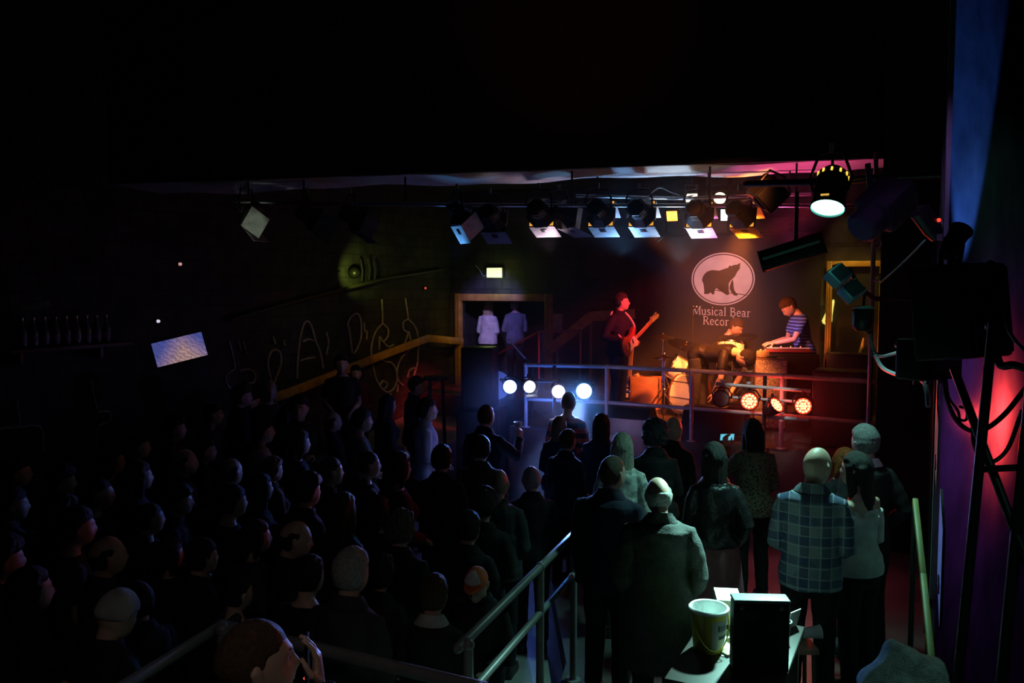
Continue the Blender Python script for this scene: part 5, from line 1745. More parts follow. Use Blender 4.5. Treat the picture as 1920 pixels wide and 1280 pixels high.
def cymbal(label, p, r, tilt, m, name='cymbal'):
    t = thing(name, label, 'cymbal', (p.x, p.y, 1.0))
    h = p.z - 1.0
    D = Matrix.Translation((0, 0, h)) @ Matrix.Rotation(tilt[0], 4, 'X') @ Matrix.Rotation(tilt[1], 4, 'Y')
    c = MB().lathe([(.001, .028), (.03, .024), (.045, .008), (r * .6, -.004), (r, -.018), (r, -.021), (r * .6, -.008), (.045, .002), (.001, .02)], D, 40).build('cymbal_disc', m, t)
    MB().ball(D @ V((0, 0, .042)), (.014, .014, .014), nu=12, nv=8).build('wing_nut', M_chrome, c)
    MB().tube([(0, 0, h + .03), (0, 0, .36)], .010, 10).build('upper_tube', M_chrome, t)
    MB().tube([(0, 0, .52), (0, 0, .10)], .014, 10).build('lower_tube', M_chrome, t)
    for k in range(3):
        a_ = 2 * PI * k / 3 + .3
        MB().tube([(0, 0, .36), (.26 * math.cos(a_), .26 * math.sin(a_), .01)], .008, 8).build('leg', M_chrome, t)
    for z in (.42, h - .06):
        MB().ball((0, -.012, z), .02, nu=12, nv=8).build('clamp', M_chrome, t)
    return t
cymbal('reddish cymbal on a tall stand between the guitarist and the drums', P(1243, 630, 12.35), .17, (.12, .05), M_bronze)
cymbal('broad dark cymbal sweeping over the left of the kit', P(1286, 646, 12.5), .27, (.30, .22), mat('cymbal_dark', (.10, .06, .03), .4, metal=1.0))
cymbal('thin low cymbal seen edge-on left of the tilted tom', P(1246, 668, 11.75), .155, (.02, -.08), mat('cymbal_pale', (.6, .55, .5), .2, metal=1.0), 'hi_hat')
cymbal('dark cymbal on a chrome stand right of the drummer', P(1391, 629, 12.5), .23, (.18, -.10), mat('cymbal_dark'))
# drum stool
DP = P(1362, 640, 12.95)
t = thing('drum_stool', 'round black stool the drummer sits on', 'stool', (DP.x, DP.y, 1.0))
MB().lathe([(.001, .44), (.16, .44), (.175, .46), (.17, .50), (.001, .51)], None, 24).build('seat', M_blackm, t)
MB().tube([(0, 0, .44), (0, 0, .15)], .016, 10).build('post', M_chrome, t)
for k in range(3):
    a_ = 2 * PI * k / 3
    MB().tube([(0, 0, .24), (.2 * math.cos(a_), .2 * math.sin(a_), .01)], .010, 8).build('leg', M_chrome, t)
# microphone stand at the left of the lettering
mp = P(1299, 578, 11.9)
t = thing('microphone_stand', 'slim black microphone stand rising beside the M of the lettering', 'microphone stand', (mp.x, mp.y, 1.0))
h = mp.z - 1
MB().tube([(0, 0, .02), (0, 0, h)], .009, 10).build('pole', M_blackm, t)
MB().lathe([(.001, 0), (.13, 0), (.13, .015), (.02, .03), (.001, .03)], None, 24).build('base', M_blackm, t)
k = MB().tube([(0, 0, h), (.035, -.05, h + .02)], [.016, .012], 12, True).build('microphone', M_blackm, t)
MB().ball((.04, -.06, h + .024), .024, nu=14, nv=10).build('mic_grille', M_chrome, k)
mp = P(1020, 690, 11.4)
q0, q1 = P(953, 636, 11.4), P(985, 672, 11.35)
t = thing('boom_stand', 'pale slanting microphone boom arm in front of the left doorway', 'microphone stand', (q1.x + .1, q1.y, 1.0))
o0 = V(t.location)
MB().tube([q0 - o0, q1 - o0], .011, 10, True).build('boom_arm', M_bare, t)
MB().tube([q1 - o0, V((0, 0, q1.z - 1.08))], .012, 10).build('boom_tail', M_blackm, t)
MB().tube([(0, 0, .02), (0, 0, q1.z - 1.07)], .011, 10).build('pole', M_blackm, t)
for k in range(3):
    a_ = 2 * PI * k / 3 + .3
    MB().tube([(0, 0, .18), (.26 * math.cos(a_), .26 * math.sin(a_), .012)], .009, 8).build('leg', M_blackm, t)

# keyboard table
kp = P(1476, 664, 11.35)
t = thing('keyboard', 'small dark keyboard with a reddish edge under the player\'s hands', 'keyboard', (kp.x, kp.y, 1.98), ROOM * .3)
KZ = 1.98
MB().box((0, 0, .03), (.62, .24, .06), bev=.012).build('case', M_blackm, t)
MB().box((0, -.122, .03), (.60, .01, .04), bev=.003).build('front_edge', mat('edge_red', (.20, .035, .025), .35), t)
for k in range(22):
    MB().box((-.27 + .0257 * k, -.045, .064), (.0225, .125, .008), bev=.002).build('key', mat('key_ivory', (.7, .68, .62), .3), t)
for k in range(4):
    MB().lathe([(.001, .06), (.012, .06), (.010, .082), (.001, .082)], Matrix.Translation((-.2 + .13 * k, .075, 0)), 12).build('knob', mat('knob_pale'), t)
t = thing('keyboard_table', 'black cloth-draped table under the keyboard', 'table', (kp.x, kp.y, 1.0), ROOM * .3)
MB().box((0, 0, .955), (.74, .40, .03), bev=.006).build('tabletop', M_blackm, t)
mb = MB()
rr = []
for z, g in ((.966, 0), (.972, .004), (.80, .012), (.5, .02), (.28, .03)):
    row = []
    for i in range(60):
        s = i / 60 * 4
        k, f = int(s), s - int(s)
        w, d = .375 + g, .205 + g
        c = [(-w, -d), (w, -d), (w, d), (-w, d)]
        a_, b_ = c[k], c[(k + 1) % 4]
        wv = .010 * math.sin(i * 1.7) * (1 if z < .9 else 0)
        x, y = a_[0] + (b_[0] - a_[0]) * f, a_[1] + (b_[1] - a_[1]) * f
        L = math.hypot(x, y)
        row.append(V((x * (1 + wv / L), y * (1 + wv / L), z)))
    rr.append(row)
mb.rings(rr, cap=False)
mb.add([V((-.375, -.205, .972)), V((.375, -.205, .972)), V((.375, .205, .972)), V((-.375, .205, .972))], [(0, 1, 2, 3)])
mb.build('cloth', cloth('drape_black', (.015, .014, .016)), t)
for sx in (-1, 1):
    for sy in (-1, 1):
        MB().tube([(sx * .33, sy * .16, .94), (sx * .33, sy * .16, 0)], .015, 8).build('leg', M_blackm, t)
# things in the yellow doorway
dp = P(1556, 588, 13.2)
t = thing('painted_sail_shape', 'yellow-green glowing curved frame in the yellow doorway', 'decoration', PV(1554, 590, 13.62))
o0 = V(t.location)
pts = [(1543, 603), (1549, 590), (1556, 576), (1562, 563), (1560, 578), (1558, 592), (1557, 603), (1551, 607), (1543, 603)]
MB().tube([PV(p.x, p.y, 13.62) - o0 for p in curve_pts([V((x, y, 0)) for x, y in pts], 4)], .022, 10).build('outline', mat('sail_yellow_glow', (.7, .7, .2), .4, emit=(.85, .72, .16, 1.1)), t)  # yellow light on the curve given as its own emission
t = thing('side_table', 'low table with a dull yellow top inside the yellow doorway', 'table', (PV(1590, 650, 13.1).x, PV(1590, 650, 13.1).y, 1.0), ROOM)
MB().box((0, 0, .80), (.52, .40, .04), bev=.008).build('tabletop', mat('table_ochre', (.40, .32, .14), .5), t)
for sx in (-1, 1):
    for sy in (-1, 1):
        MB().tube([(sx * .22, sy * .16, .78), (sx * .22, sy * .16, 0)], .016, 8).build('leg', M_blackm, t)
pa, pb = PV(1619, 634, 13.3), PV(1610, 664, 13.3)
t = tag(MB().tube([pa - pa, (pa + pb) / 2 - pa + V((.02, 0, .0)), pb - pa, V((pb.x - pa.x, pb.y - pa.y, 1.0 - pa.z))], [.012, .03, .012, .01], 10, True).build('yellow_streamer', mat('streamer_yellow', (.6, .5, .12), .5), None), 'slim yellow upright streamer at the right of the yellow doorway', 'decoration')
t.location = pa

# ------------------------------------------------------------------ guitars
def guitar(label, M, body_m, guard_m, neck_m, name='electric_guitar', group=None):
    """electric guitar in the local xz plane: neck along +x, front towards -y, body centre at the origin"""
    t = thing(name, label, 'guitar', M=M, group=group)
    ctrl = [(-.20, 0), (-.17, .12), (-.08, .155), (.0, .115), (.06, .12), (.15, .165), (.20, .13), (.16, .07), (.15, .03), (.15, -.03), (.18, -.08), (.20, -.12), (.14, -.145), (.05, -.115), (-.01, -.115), (-.09, -.16), (-.17, -.12), (-.20, 0)]
    cp = [V((x, z, 0)) for x, z in ctrl]
    pl = [(p.x, p.y) for p in curve_pts(cp, 4)][:-1]
    X = Matrix(((1, 0, 0, 0), (0, 0, 1, -.02), (0, 1, 0, 0), (0, 0, 0, 1)))
    MB().prism(pl, .042, X).build('body', body_m, t, ang=50)
    gp = [(-.06, -.12), (.04, -.10), (.13, -.125), (.17, -.09), (.13, .02), (.10, .06), (.0, .03), (-.03, -.03)]
    MB().prism(gp, .004, Matrix.Translation((0, -.004, 0)) @ X).build('pickguard', guard_m, t)
    for x in (-.04, .05):
        MB().box((x, -.027, 0), (.022, .01, .075), bev=.003).build('pickup', M_blackm, t)
    MB().box((-.10, -.028, 0), (.03, .012, .07), bev=.003).build('bridge', M_chrome, t)
    MB().box((.36, -.022, 0), (.44, .022, .050), bev=.008).build('neck', neck_m, t)
    MB().box((.37, -.035, 0), (.42, .006, .046)).build('fretboard', mat('fretboard', (.30, .14, .06), .4), t)
    hd = [(.58, -.025), (.60, -.04), (.76, -.055), (.79, -.03), (.78, .0), (.74, .02), (.60, .03), (.58, .025)]
    h = MB().prism(hd, .016, Matrix.Translation((0, .0, 0)) @ X).build('headstock', neck_m, t)
    for k in range(6):
        MB().lathe([(.001, 0), (.007, 0), (.007, .018), (.001, .018)], Matrix.Translation((.61 + .027 * k, -.01, .033)) , 8).build('tuner', M_chrome, h)
    return t


gp = P(1181, 690, 12.75)
guitar('cream electric guitar standing upright behind the guitarist', Matrix.Translation((gp.x, gp.y, 1.0 + .36)) @ Matrix.Rotation(ROOM, 4, 'Z') @ Matrix.Rotation(-PI / 2 + .07, 4, 'Y'),
       mat('guitar_cream', (.62, .52, .42), .3, coat=.4), mat('guard_brown', (.10, .05, .04), .35), mat('neck_maple', (.62, .46, .30), .4), group='electric guitars')
t = thing('guitar_stand', 'small black stand under the upright cream guitar', 'guitar stand', (gp.x, gp.y + .04, 1.0), ROOM)
MB().tube([(0, .07, .02), (0, .07, .62)], .010, 8).build('post', M_blackm, t)
for sx in (-1, 1):
    MB().tube([(0, .07, .13), (sx * .10, -.02, .13), (sx * .10, -.06, .15)], .008, 8).build('cradle_arm', M_blackm, t)
    MB().tube([(0, .07, .25), (sx * .20, -.10, .01)], .009, 8).build('leg', M_blackm, t)
MB().tube([(0, .07, .25), (0, .24, .01)], .009, 8).build('leg', M_blackm, t)

# ------------------------------------------------------------------ table in front of us and the things on it
TZ = .90
tx0, tx1, ty0, ty1 = .97, 1.53, 3.92, 4.92
t = thing('bar_table', 'dark brown table with a yellow bucket on it, bottom right', 'table', ((tx0 + tx1) / 2, (ty0 + ty1) / 2, 0), ROOM)
MB().box((0, 0, TZ - .02), (tx1 - tx0, ty1 - ty0, .04), bev=.008).build('tabletop', mat('table_brown', (.022, .013, .010), .45, var=(6, .35)), t)
for sx in (-1, 1):
    for sy in (-1, 1):
        MB().box((sx * ((tx1 - tx0) / 2 - .05), sy * ((ty1 - ty0) / 2 - .06), (TZ - .04) / 2), (.05, .05, TZ - .04), bev=.006).build('leg', M_wood, t)
for sx in (-1, 1):
    MB().box((sx * ((tx1 - tx0) / 2 - .05), 0, TZ - .08), (.03, ty1 - ty0 - .15, .08)).build('apron', M_wood, t)

bk = PZ(1328, 1216, TZ)
t = thing('bucket', 'yellow bucket with a white rim and a dark printed badge on the table', 'bucket', (bk.x, bk.y, TZ), .1)
bh = .235
MB().lathe([(.001, 0), (.078, 0), (.082, .006), (.100, bh), (.097, bh), (.078, .012), (.001, .010)], None, 40).build('shell', mat('bucket_yellow', (.72, .55, .05), .35, var=(5, .1)), t)
MB().lathe([(.098, bh - .012), (.108, bh - .012), (.110, bh + .002), (.104, bh + .008), (.096, bh + .004), (.096, bh - .012)], None, 40, cap=False).build('rim', mat('bucket_white', (.85, .86, .85), .3), t)
MB().lathe([(.001, .013), (.0765, .013), (.0955, bh - .002), (.0945, bh - .002), (.075, .018), (.001, .018)], None, 40, cap=False).build('inner_lining', mat('bucket_white'), t)
lab = MB()
for i in range(13):
    pass
def on_shell(a_, z):
    r = .082 + (.100 - .082) * (z / bh) + .0015
    return V((r * math.sin(a_), -r * math.cos(a_), z))
def patch(a0, a1, z0, z1, n=8, lift=1.0):
    mb = MB()
    vs, fs = [], []
    for i in range(n + 1):
        a_ = a0 + (a1 - a0) * i / n
        for z in (z0, z1):
            p = on_shell(a_, z)
            vs.append(V((p.x * lift, p.y * lift, z)))
    for i in range(n):
        fs.append((2 * i, 2 * i + 2, 2 * i + 3, 2 * i + 1))
    m = len(vs)
    vs += [V((v.x * .985, v.y * .985, v.z)) for v in vs]
    fs += [tuple(m + q for q in reversed(f)) for f in fs[:]]
    return mb.add(vs, fs)
lb = patch(-.15, 1.25, .03, .19, 14).build('badge', mat('badge_grey', (.42, .40, .36), .5), t)
for a0, a1, z0, z1 in ((.22, .34, .13, .165), (.40, .48, .13, .165), (.54, .60, .13, .16), (.66, .74, .13, .165), (.80, .9, .125, .155), (.30, .95, .085, .105)):
    patch(a0, a1, z0, z1, 4, 1.004).build('badge_print', mat('ink_dark'), lb)
mb = MB().tube([on_shell(-1.35, .20) * 1.02] + [V((.11 * math.sin(a_), -.11 * math.cos(a_) * 1.0, .20 - .17 * math.sin((a_ + 1.35) / 2.7 * PI))) for a_ in [-1.35 + .27 * k for k in range(1, 10)]] + [on_shell(1.35, .20) * 1.02], .0035, 8)
mb.build('bail_handle', mat('handle_yellow', (.8, .62, .08), .35), t)

# black upright case
cp_ = PZ(1427, 1262, TZ)
t = thing('upright_case', 'black upright case with a pale lit top edge behind the bucket', 'case', (cp_.x + .005, cp_.y + .06, TZ), -.06)
MB().box((0, 0, .18), (.285, .10, .36), bev=.008).build('case_body', mat('case_black', (.012, .011, .011), .6), t)
MB().box((0, 0, .372), (.29, .105, .022), bev=.009).build('lid', mat('lid_lit', (.20, .22, .20), .55), t)  # lamp light on the case top put into a paler colour
MB().box((-.06, -.052, .30), (.085, .005, .055), bev=.002).build('label_plate', mat('plate_dim', (.05, .055, .055), .6), t)
for sx in (-1, 1):
    MB().box((sx * .10, -.053, .345), (.025, .008, .03), bev=.003).build('latch', M_steel, t)
# white carton, papers, cups
q = PZ(1357, 1160, TZ)
q = V((q.x, min(q.y, ty1 - .1), TZ))
t = thing('carton', 'white cardboard carton glaring in the lamp light behind the bucket', 'box', (P(1362, 1150, 4.82).x, 4.82, TZ), -.12)
MB().box((0, 0, .085), (.14, .13, .17), bev=.006).build('carton_body', M_white, t)
MB().box((0, -.02, .175), (.14, .17, .006), Matrix.Rotation(.08, 4, 'X')).build('flap', M_white, t)
q = PZ(1360, 1205, TZ)
t = tag(MB().box((0, 0, .002), (.085, .36, .004)).build('paper_sheet', mat('paper_white2', (.75, .75, .72), .6), None), 'long white sheet of paper lying between bucket and black case', 'paper')
t.location = (q.x, q.y, TZ)
t.rotation_euler = (0, 0, -.12)
q = PZ(1362, 1226, TZ)
t = tag(MB().box((0, 0, .01), (.05, .07, .012), bev=.003).build('leaflet', mat('leaflet_olive', (.30, .32, .10), .5), None), 'small olive folded leaflet on the white sheet', 'paper')
t.location = (q.x, q.y, TZ)
t.rotation_euler = (0, 0, .5)

def cup(label, loc, r0=.03, r1=.042, h=.11, m=None, rz=0, M=None, group='plastic cups', fill=None):
    t = thing('plastic_cup', label, 'cup', loc, rz, group) if M is None else thing('plastic_cup', label, 'cup', M=M, group=group)
    MB().lathe([(.001, 0), (r0, 0), (r1, h), (r1 - .002, h), (r0 - .002, .004), (.001, .004)], None, 24, cap=False).build('wall', m or mat('cup_plastic', (.80, .82, .82), .2, trans=.6), t)
    MB().lathe([(r1 - .001, h - .003), (r1 + .003, h - .002), (r1 + .003, h + .002), (r1 - .001, h + .002)], None, 24, cap=False).build('rim', mat('cup_rim', (.85, .87, .87), .25), t)
    if fill:
        MB().lathe([(.001, .006), (r0 - .003, .006), (r0 + (r1 - r0) * .7 - .003, h * .7), (.001, h * .7)], None, 20).build('drink', mat('drink_amber', (.5, .28, .05), .15, trans=.5), t)
    return t
q = PZ(1384, 1162, TZ)
cup('white paper cup between the white carton and the black case', (P(1386, 1150, 4.6).x, 4.6, TZ), m=mat('cup_white', (.8, .8, .78), .5))
cup('clear plastic cup catching light right of the black case', (P(1470, 1160, 4.55).x, 4.55, TZ), m=mat('cup_plastic'))
t = tag(MB().box((0, 0, .055), (.006, .10, .11), Matrix.Rotation(.25, 4, 'Y')).build('folded_card', M_white, None), 'white folded card standing right of the clear cup', 'card')
t.location = (P(1484, 1170, 4.72).x, 4.72, TZ + .004)
t.rotation_euler = (0, 0, -.9)
t = thing('bar_stool', 'wooden stool with a pale edge right of the bucket table', 'stool', (P(1500, 1212, 4.9).x, 4.95, 0))
t.location = (1.84, 5.2, 0)
MB().box((0, 0, .58), (.22, .22, .035), bev=.008).build('seat', mat('wood_tan', (.42, .26, .16), .5, var=(8, .25)), t)
for sx in (-1, 1):
    for sy in (-1, 1):
        MB().tube([(sx * .08, sy * .08, .57), (sx * .10, sy * .10, 0)], .014, 8).build('leg', M_wood, t)
for sx in (-1, 1):
    MB().tube([(sx * .09, -.09, .25), (sx * .09, .09, .25)], .010, 8).build('stretcher', M_wood, t)
cup('tipped clear plastic cup on the wooden stool', None, M=Matrix.Translation((1.87, 5.16, .638)) @ Matrix.Rotation(1.48, 4, 'Y') @ Matrix.Translation((-.04, 0, 0)), m=mat('cup_plastic'))

# pale fleece draped on a tall black case, bottom right corner
fp = P(1695, 1230, 3.3)
t = thing('tall_case', 'tall black flight case under the fleece in the bottom right corner', 'case', (fp.x, fp.y + .02, 0), .2)
MB().box((0, 0, .58), (.30, .26, 1.16), bev=.012).build('case_body', M_blackm, t)
for z in (.03, 1.14):
    for sx in (-1, 1):
        MB().box((sx * .145, -.125, z), (.03, .03, .05), bev=.006).build('corner', M_steel, t)
mb = MB()
Tf = Matrix.Translation((0, 0, 0))
mb.loft([V((-.14, .0, 1.14)), V((-.10, -.02, 1.24)), V((.0, -.01, 1.35)), V((.09, .02, 1.30)), V((.15, .05, 1.15)), V((.17, .05, .95))], [(.09, .07), (.12, .10), (.13, .12), (.12, .11), (.10, .09), (.08, .05)], n=16, ref=(0, 1, 0))
mb.loft([V((-.03, -.10, 1.32)), V((-.05, -.18, 1.18)), V((-.08, -.19, .98)), V((-.10, -.18, .80))], [(.10, .06), (.12, .06), (.12, .05), (.10, .04)], n=14, ref=(1, 0, 0))
mb.loft([V((.05, -.08, 1.30)), V((.10, -.17, 1.14)), V((.10, -.18, .95))], [(.08, .05), (.08, .05), (.06, .04)], n=14, ref=(1, 0, 0))
fme = remesh(mb, .010, 2, .010, 2.0)
o = tag(link('fleece_jacket', fme, mat('fleece_pale', (.62, .64, .60), .95, bump=(190, .9), var=(30, .25)), None), 'pale fluffy fleece jacket draped over a black case, bottom right corner', 'jacket')
o.location = (fp.x, fp.y, -.02)

# ------------------------------------------------------------------ left wall: screen, graffiti, shelf, pipes
sc = [P(288, 641, 7.6), P(383, 624, 7.75), P(384, 663, 7.72), P(291, 692, 7.55)]
c_ = sum(sc, V()) / 4
ex = ((sc[1] - sc[0]) + (sc[2] - sc[3])) / 2
ez = ((sc[0] - sc[3]) + (sc[1] - sc[2])) / 2
X_ = ex.normalized()
Yn = ez.cross(ex).normalized()
if Yn.y < 0:
    Yn = -Yn
Z_ = X_.cross(-Yn).normalized()
if Z_.z < 0:
    Z_ = -Z_
Ms = Matrix.Translation(c_) @ Matrix((X_, Yn, Z_)).transposed().to_4x4()
t = thing('video_screen', 'tilted screen with a rippled blue and pink picture on the left', 'screen', M=Ms)
w, h = ex.length, ez.length
MB().box((0, .03, 0), (w + .03, .05, h + .03), bev=.006).build('bezel', M_blackm, t)
def ripple(nt, tc, b):
    wv = _nd(nt, 'ShaderNodeTexWave')
    wv.inputs['Scale'].default_value = 9
    wv.inputs['Distortion'].default_value = 9
    wv.inputs['Detail'].default_value = 4
    wv.inputs['Detail Scale'].default_value = 2.2
    mp = _nd(nt, 'ShaderNodeMapping')
    mp.inputs['Rotation'].default_value = (0, .7, .3)
    nt.links.new(tc.outputs['Object'], mp.inputs['Vector'])
    nt.links.new(mp.outputs['Vector'], wv.inputs['Vector'])
    s = _nd(nt, 'ShaderNodeSeparateXYZ')
    nt.links.new(tc.outputs['Object'], s.inputs[0])
    d = _math(nt, 'ADD', _math(nt, 'ABSOLUTE', _math(nt, 'SUBTRACT', s.outputs[0], .03)), _math(nt, 'MULTIPLY', s.outputs[2], .9))
    r = _nd(nt, 'ShaderNodeValToRGB')
    r.color_ramp.elements[0].position = .0
    r.color_ramp.elements[0].color = (.50, .30, .28, 1)
    r.color_ramp.elements[1].position = .22
    r.color_ramp.elements[1].color = (.07, .09, .36, 1)
    e = r.color_ramp.elements.new(.09)
    e.color = (.30, .20, .34, 1)
    nt.links.new(d, r.inputs['Fac'])
    c = _mix(nt, _math(nt, 'MULTIPLY', wv.outputs['Fac'], .55), r.outputs['Color'], (.05, .045, .12))
    nt.links.new(c, b.inputs['Emission Color'])
    b.inputs['Emission Strength'].default_value = .85
MB().box((0, -.002, 0), (w, .012, h)).build('picture', mat('screen_picture', (.02, .02, .03), .3, pattern=ripple), t)
MB().tube([(0, .05, 0), (-.1, .3, .1)], .02, 8).build('wall_arm', M_blackm, t)

def wall_curve(pts, r, off=.012):
    """painted line on the left wall through photograph pixels"""
    q = curve_pts([V((x, y, 0)) for x, y in pts], 6)
    return [PU(p.x, p.y, uL + off) for p in q]
chalk = mat('chalk_paint', (.46, .44, .40), .8, var=(12, .35))
GR = [
    ('large looping chalk outline like two facing hooks on the left wall', [
        [(716, 562), (717, 590), (717, 606)], [(717, 606), (704, 622), (697, 645), (696, 668), (700, 690), (706, 712), (716, 728), (727, 735), (738, 728), (744, 712), (742, 692), (734, 680), (722, 677), (714, 672)],
        [(717, 606), (727, 616), (727, 630), (718, 640), (712, 632), (711, 655)], [(718, 640), (728, 650), (738, 646)], [(760, 560), (764, 588), (765, 598)], [(765, 598), (756, 604), (757, 618), (764, 624), (760, 640), (752, 652)],
        [(765, 598), (778, 612), (784, 634), (784, 660), (782, 684), (776, 704)], [(766, 622), (770, 640), (768, 655), (756, 666), (748, 680), (744, 700), (748, 715), (756, 722)], [(776, 704), (778, 690), (768, 694), (764, 706)], [(712, 722), (718, 714), (726, 720), (722, 728)]]),
    ('chalk letter A with a crossbar painted on the left wall', [
        [(557, 708), (558, 680), (562, 640), (568, 612), (576, 602), (584, 612), (592, 640), (600, 660), (606, 690)], [(564, 676), (576, 672), (590, 670)], [(568, 640), (578, 636), (588, 638)]]),
    ('tall chalk letter D beside the chalk A on the left wall', [
        [(660, 660), (655, 620), (652, 606), (660, 592), (670, 588), (676, 600), (677, 630), (670, 652), (664, 662)], [(682, 604), (684, 622)], [(688, 620), (687, 636)], [(612, 624), (616, 640), (612, 664)]]),
    ('drop-shaped chalk loop left of the chalk A', [
        [(512, 722), (505, 700), (502, 680), (508, 660), (518, 656), (526, 664), (526, 684), (518, 706), (512, 722)], [(512, 632), (516, 644)], [(532, 638), (534, 648)]]),
    ('faint chalk letter b with accents near the screen', [
        [(430, 640), (436, 664), (440, 690), (432, 696), (424, 706), (428, 724), (446, 732), (462, 720), (476, 716), (478, 700), (466, 692), (450, 694)], [(446, 636), (452, 658)], [(456, 640), (462, 664)]]),
    ('short chalk drips under the looping outline', [
        [(732, 738), (731, 756)], [(719, 748), (718, 764)], [(740, 752), (737, 764)], [(746, 722), (745, 734)]]),
    ('faint grey chalk arch low on the far left wall', [
        [(32, 752), (36, 790), (37, 800)], [(-4, 804), (37, 800), (70, 798), (80, 815), (80, 845)], [(170, 712), (176, 745), (184, 772)], [(184, 772), (205, 772), (204, 790), (184, 800), (180, 830)]]),
]
for lab, strokes in GR:
    first = wall_curve(strokes[0], .01)[0]
    t = thing('wall_graffiti', lab, 'graffiti', first, group='chalk graffiti on the left wall')
    for st in strokes:
        q = wall_curve(st if len(st) > 2 else [st[0], tuple((a_ + b_) / 2 for a_, b_ in zip(*st)), st[1]], .01)
        MB().tube([p - first for p in q], .017 if lab[0] != 'f' else .013, 6, True).build('painted_stroke', chalk, t)

# ledge pipe above the graffiti
q = [PU(430, 600, uL + .10), PU(545, 567, uL + .10), PU(724, 522, uL + .10), PU(830, 505, uL + .10)]
t = thing('wall_pipe', 'thin dark pipe running above the chalk graffiti on the left wall', 'pipe', q[0])
MB().tube([p - q[0] for p in q], .03, 10).build('pipe', mat('pipe_dark', (.05, .045, .03), .5), t)
for p in q:
    MB().tube([p - q[0], p - q[0] + R(-.10, 0)], .016, 8).build('bracket', M_blackm, t)
# cables hanging in the green-lit patch
for k, (x, y0, y1, lab) in enumerate(((676, 486, 528, 'first'), (690, 484, 524, 'second'), (700, 488, 526, 'third'))):
    a_, b_ = PU(x, y0, uL + .07), PU(x + 2, y1, uL + .07)
    o = tag(MB().tube([V(), (b_ - a_) * .5 + V((.02, 0, 0)), b_ - a_], .018, 8).build('hanging_cable', M_rubber, None), 'black cable hanging down over the green-lit patch of left wall', 'cable', 'black cables over the green-lit patch')
    o.location = a_
a_ = PU(664, 511, uL + .10)
t = thing('junction_box', 'small round black junction box in the green-lit patch', 'box', a_, ROOM)
MB().ball((0, 0, 0), (.09, .09, .09), nu=18, nv=12).build('casing', M_blackm, t)
MB().tube([(0, 0, 0), (-.15, -.05, .02), (-.10, -.30, .02)], .02, 8).build('cable_stub', M_rubber, t)
p = PU(606, 560, uL + .02)

# shelf with glinting glassware, far left
sA, sB = PU(40, 668, uL + .2), PU(190, 655, uL + .2)
sz = 2.28
t = thing('wall_shelf', 'dark shelf of glasses on the left wall at the far left', 'shelf', (sA.x, sA.y, sz), math.atan2(sB.y - sA.y, sB.x - sA.x))
L = (V((sB.x, sB.y, 0)) - V((sA.x, sA.y, 0))).length + .5
MB().box((L / 2 - .2, 0, -.02), (L, .30, .04), bev=.005).build('board', M_wood, t)
for x in (.0, L - .5):
    MB().box((x, .09, -.10), (.03, .20, .12)).build('bracket', M_blackm, t)
dirx = (V((sB.x, sB.y, 0)) - V((sA.x, sA.y, 0))).normalized()
M_glass = mat('bottle_glass', (.10, .08, .14), .08, spec=.8)
base = None
for k in range(9):
    p = V((sA.x, sA.y, sz)) + dirx * (.02 + (L - .45) * k / 8)
    if base is None:
        base = thing('glass_bottle', 'dark glass bottle standing on the shelf at the far left', 'bottle', p, group='bottles on the left wall shelf')
        MB().lathe([(.001, 0), (.036, 0), (.038, .01), (.038, .16), (.016, .22), (.014, .28), (.001, .28)], None, 20).build('bottle_body', M_glass, base)
        MB().lathe([(.001, .28), (.017, .276), (.017, .30), (.001, .30)], None, 16).build('cap', mat('cap_silver', (.5, .5, .55), .3, metal=1), base)
        MB().lathe([(.0385, .05), (.0392, .05), (.0392, .12), (.0385, .12)], None, 20, cap=False).build('bottle_label', mat('label_mauve', (.3, .22, .34), .6), base)
    else:
        c = copy_tree(base)
        c.location = p
        c.rotation_euler = (0, 0, k)
# pale slanted pendant lamp
p = P(52, 573, 6.6)
t = thing('pendant_lamp', 'unlit grey trough lamp hanging at the far left edge', 'lamp', M=Matrix.Translation(p) @ Euler((0, math.radians(-9), .5)).to_matrix().to_4x4())
MB().box((0, 0, 0), (.30, .12, .05), bev=.012).build('shade', mat('shade_grey', (.30, .29, .28), .5), t)
MB().box((0, 0, -.028), (.26, .09, .012), bev=.004).build('diffuser', mat('diffuser_grey', (.4, .4, .4), .4), t)
for sx in (-1, 1):
    MB().tube([(sx * .12, 0, .02), (sx * .12 + .16 * .95 * 0, 0, 3.35)], .004, 6).build('hanging_wire', M_blackm, t)
# small indicator lights on the left
for (px, py, c, lab) in ((296, 602, (.8, .7, .9), 'small white indicator light above the tilted screen'), (337, 495, (.7, .35, .35), 'small pinkish indicator light high above the screen'), (797, 540, (1, .08, .04), 'tiny red indicator light left of the exit sign')):
    p = PU(px, py, uL + .03) if px < 700 else PU(px, py, uL + .03)
    t = thing('indicator_light', lab, 'light', p, ROOM + PI / 2, group='small indicator lights')
    MB().lathe([(.001, 0), (.02, 0), (.018, .02), (.001, .026)], Matrix.Rotation(PI / 2, 4, 'X'), 14).build('lens', mat('glow_dot_%d' % px, c, .3, emit=(*c, .8)), t)
    MB().lathe([(.001, -.03), (.03, -.03), (.03, 0), (.001, 0)], Matrix.Rotation(PI / 2, 4, 'X'), 16).build('base', M_blackm, t)
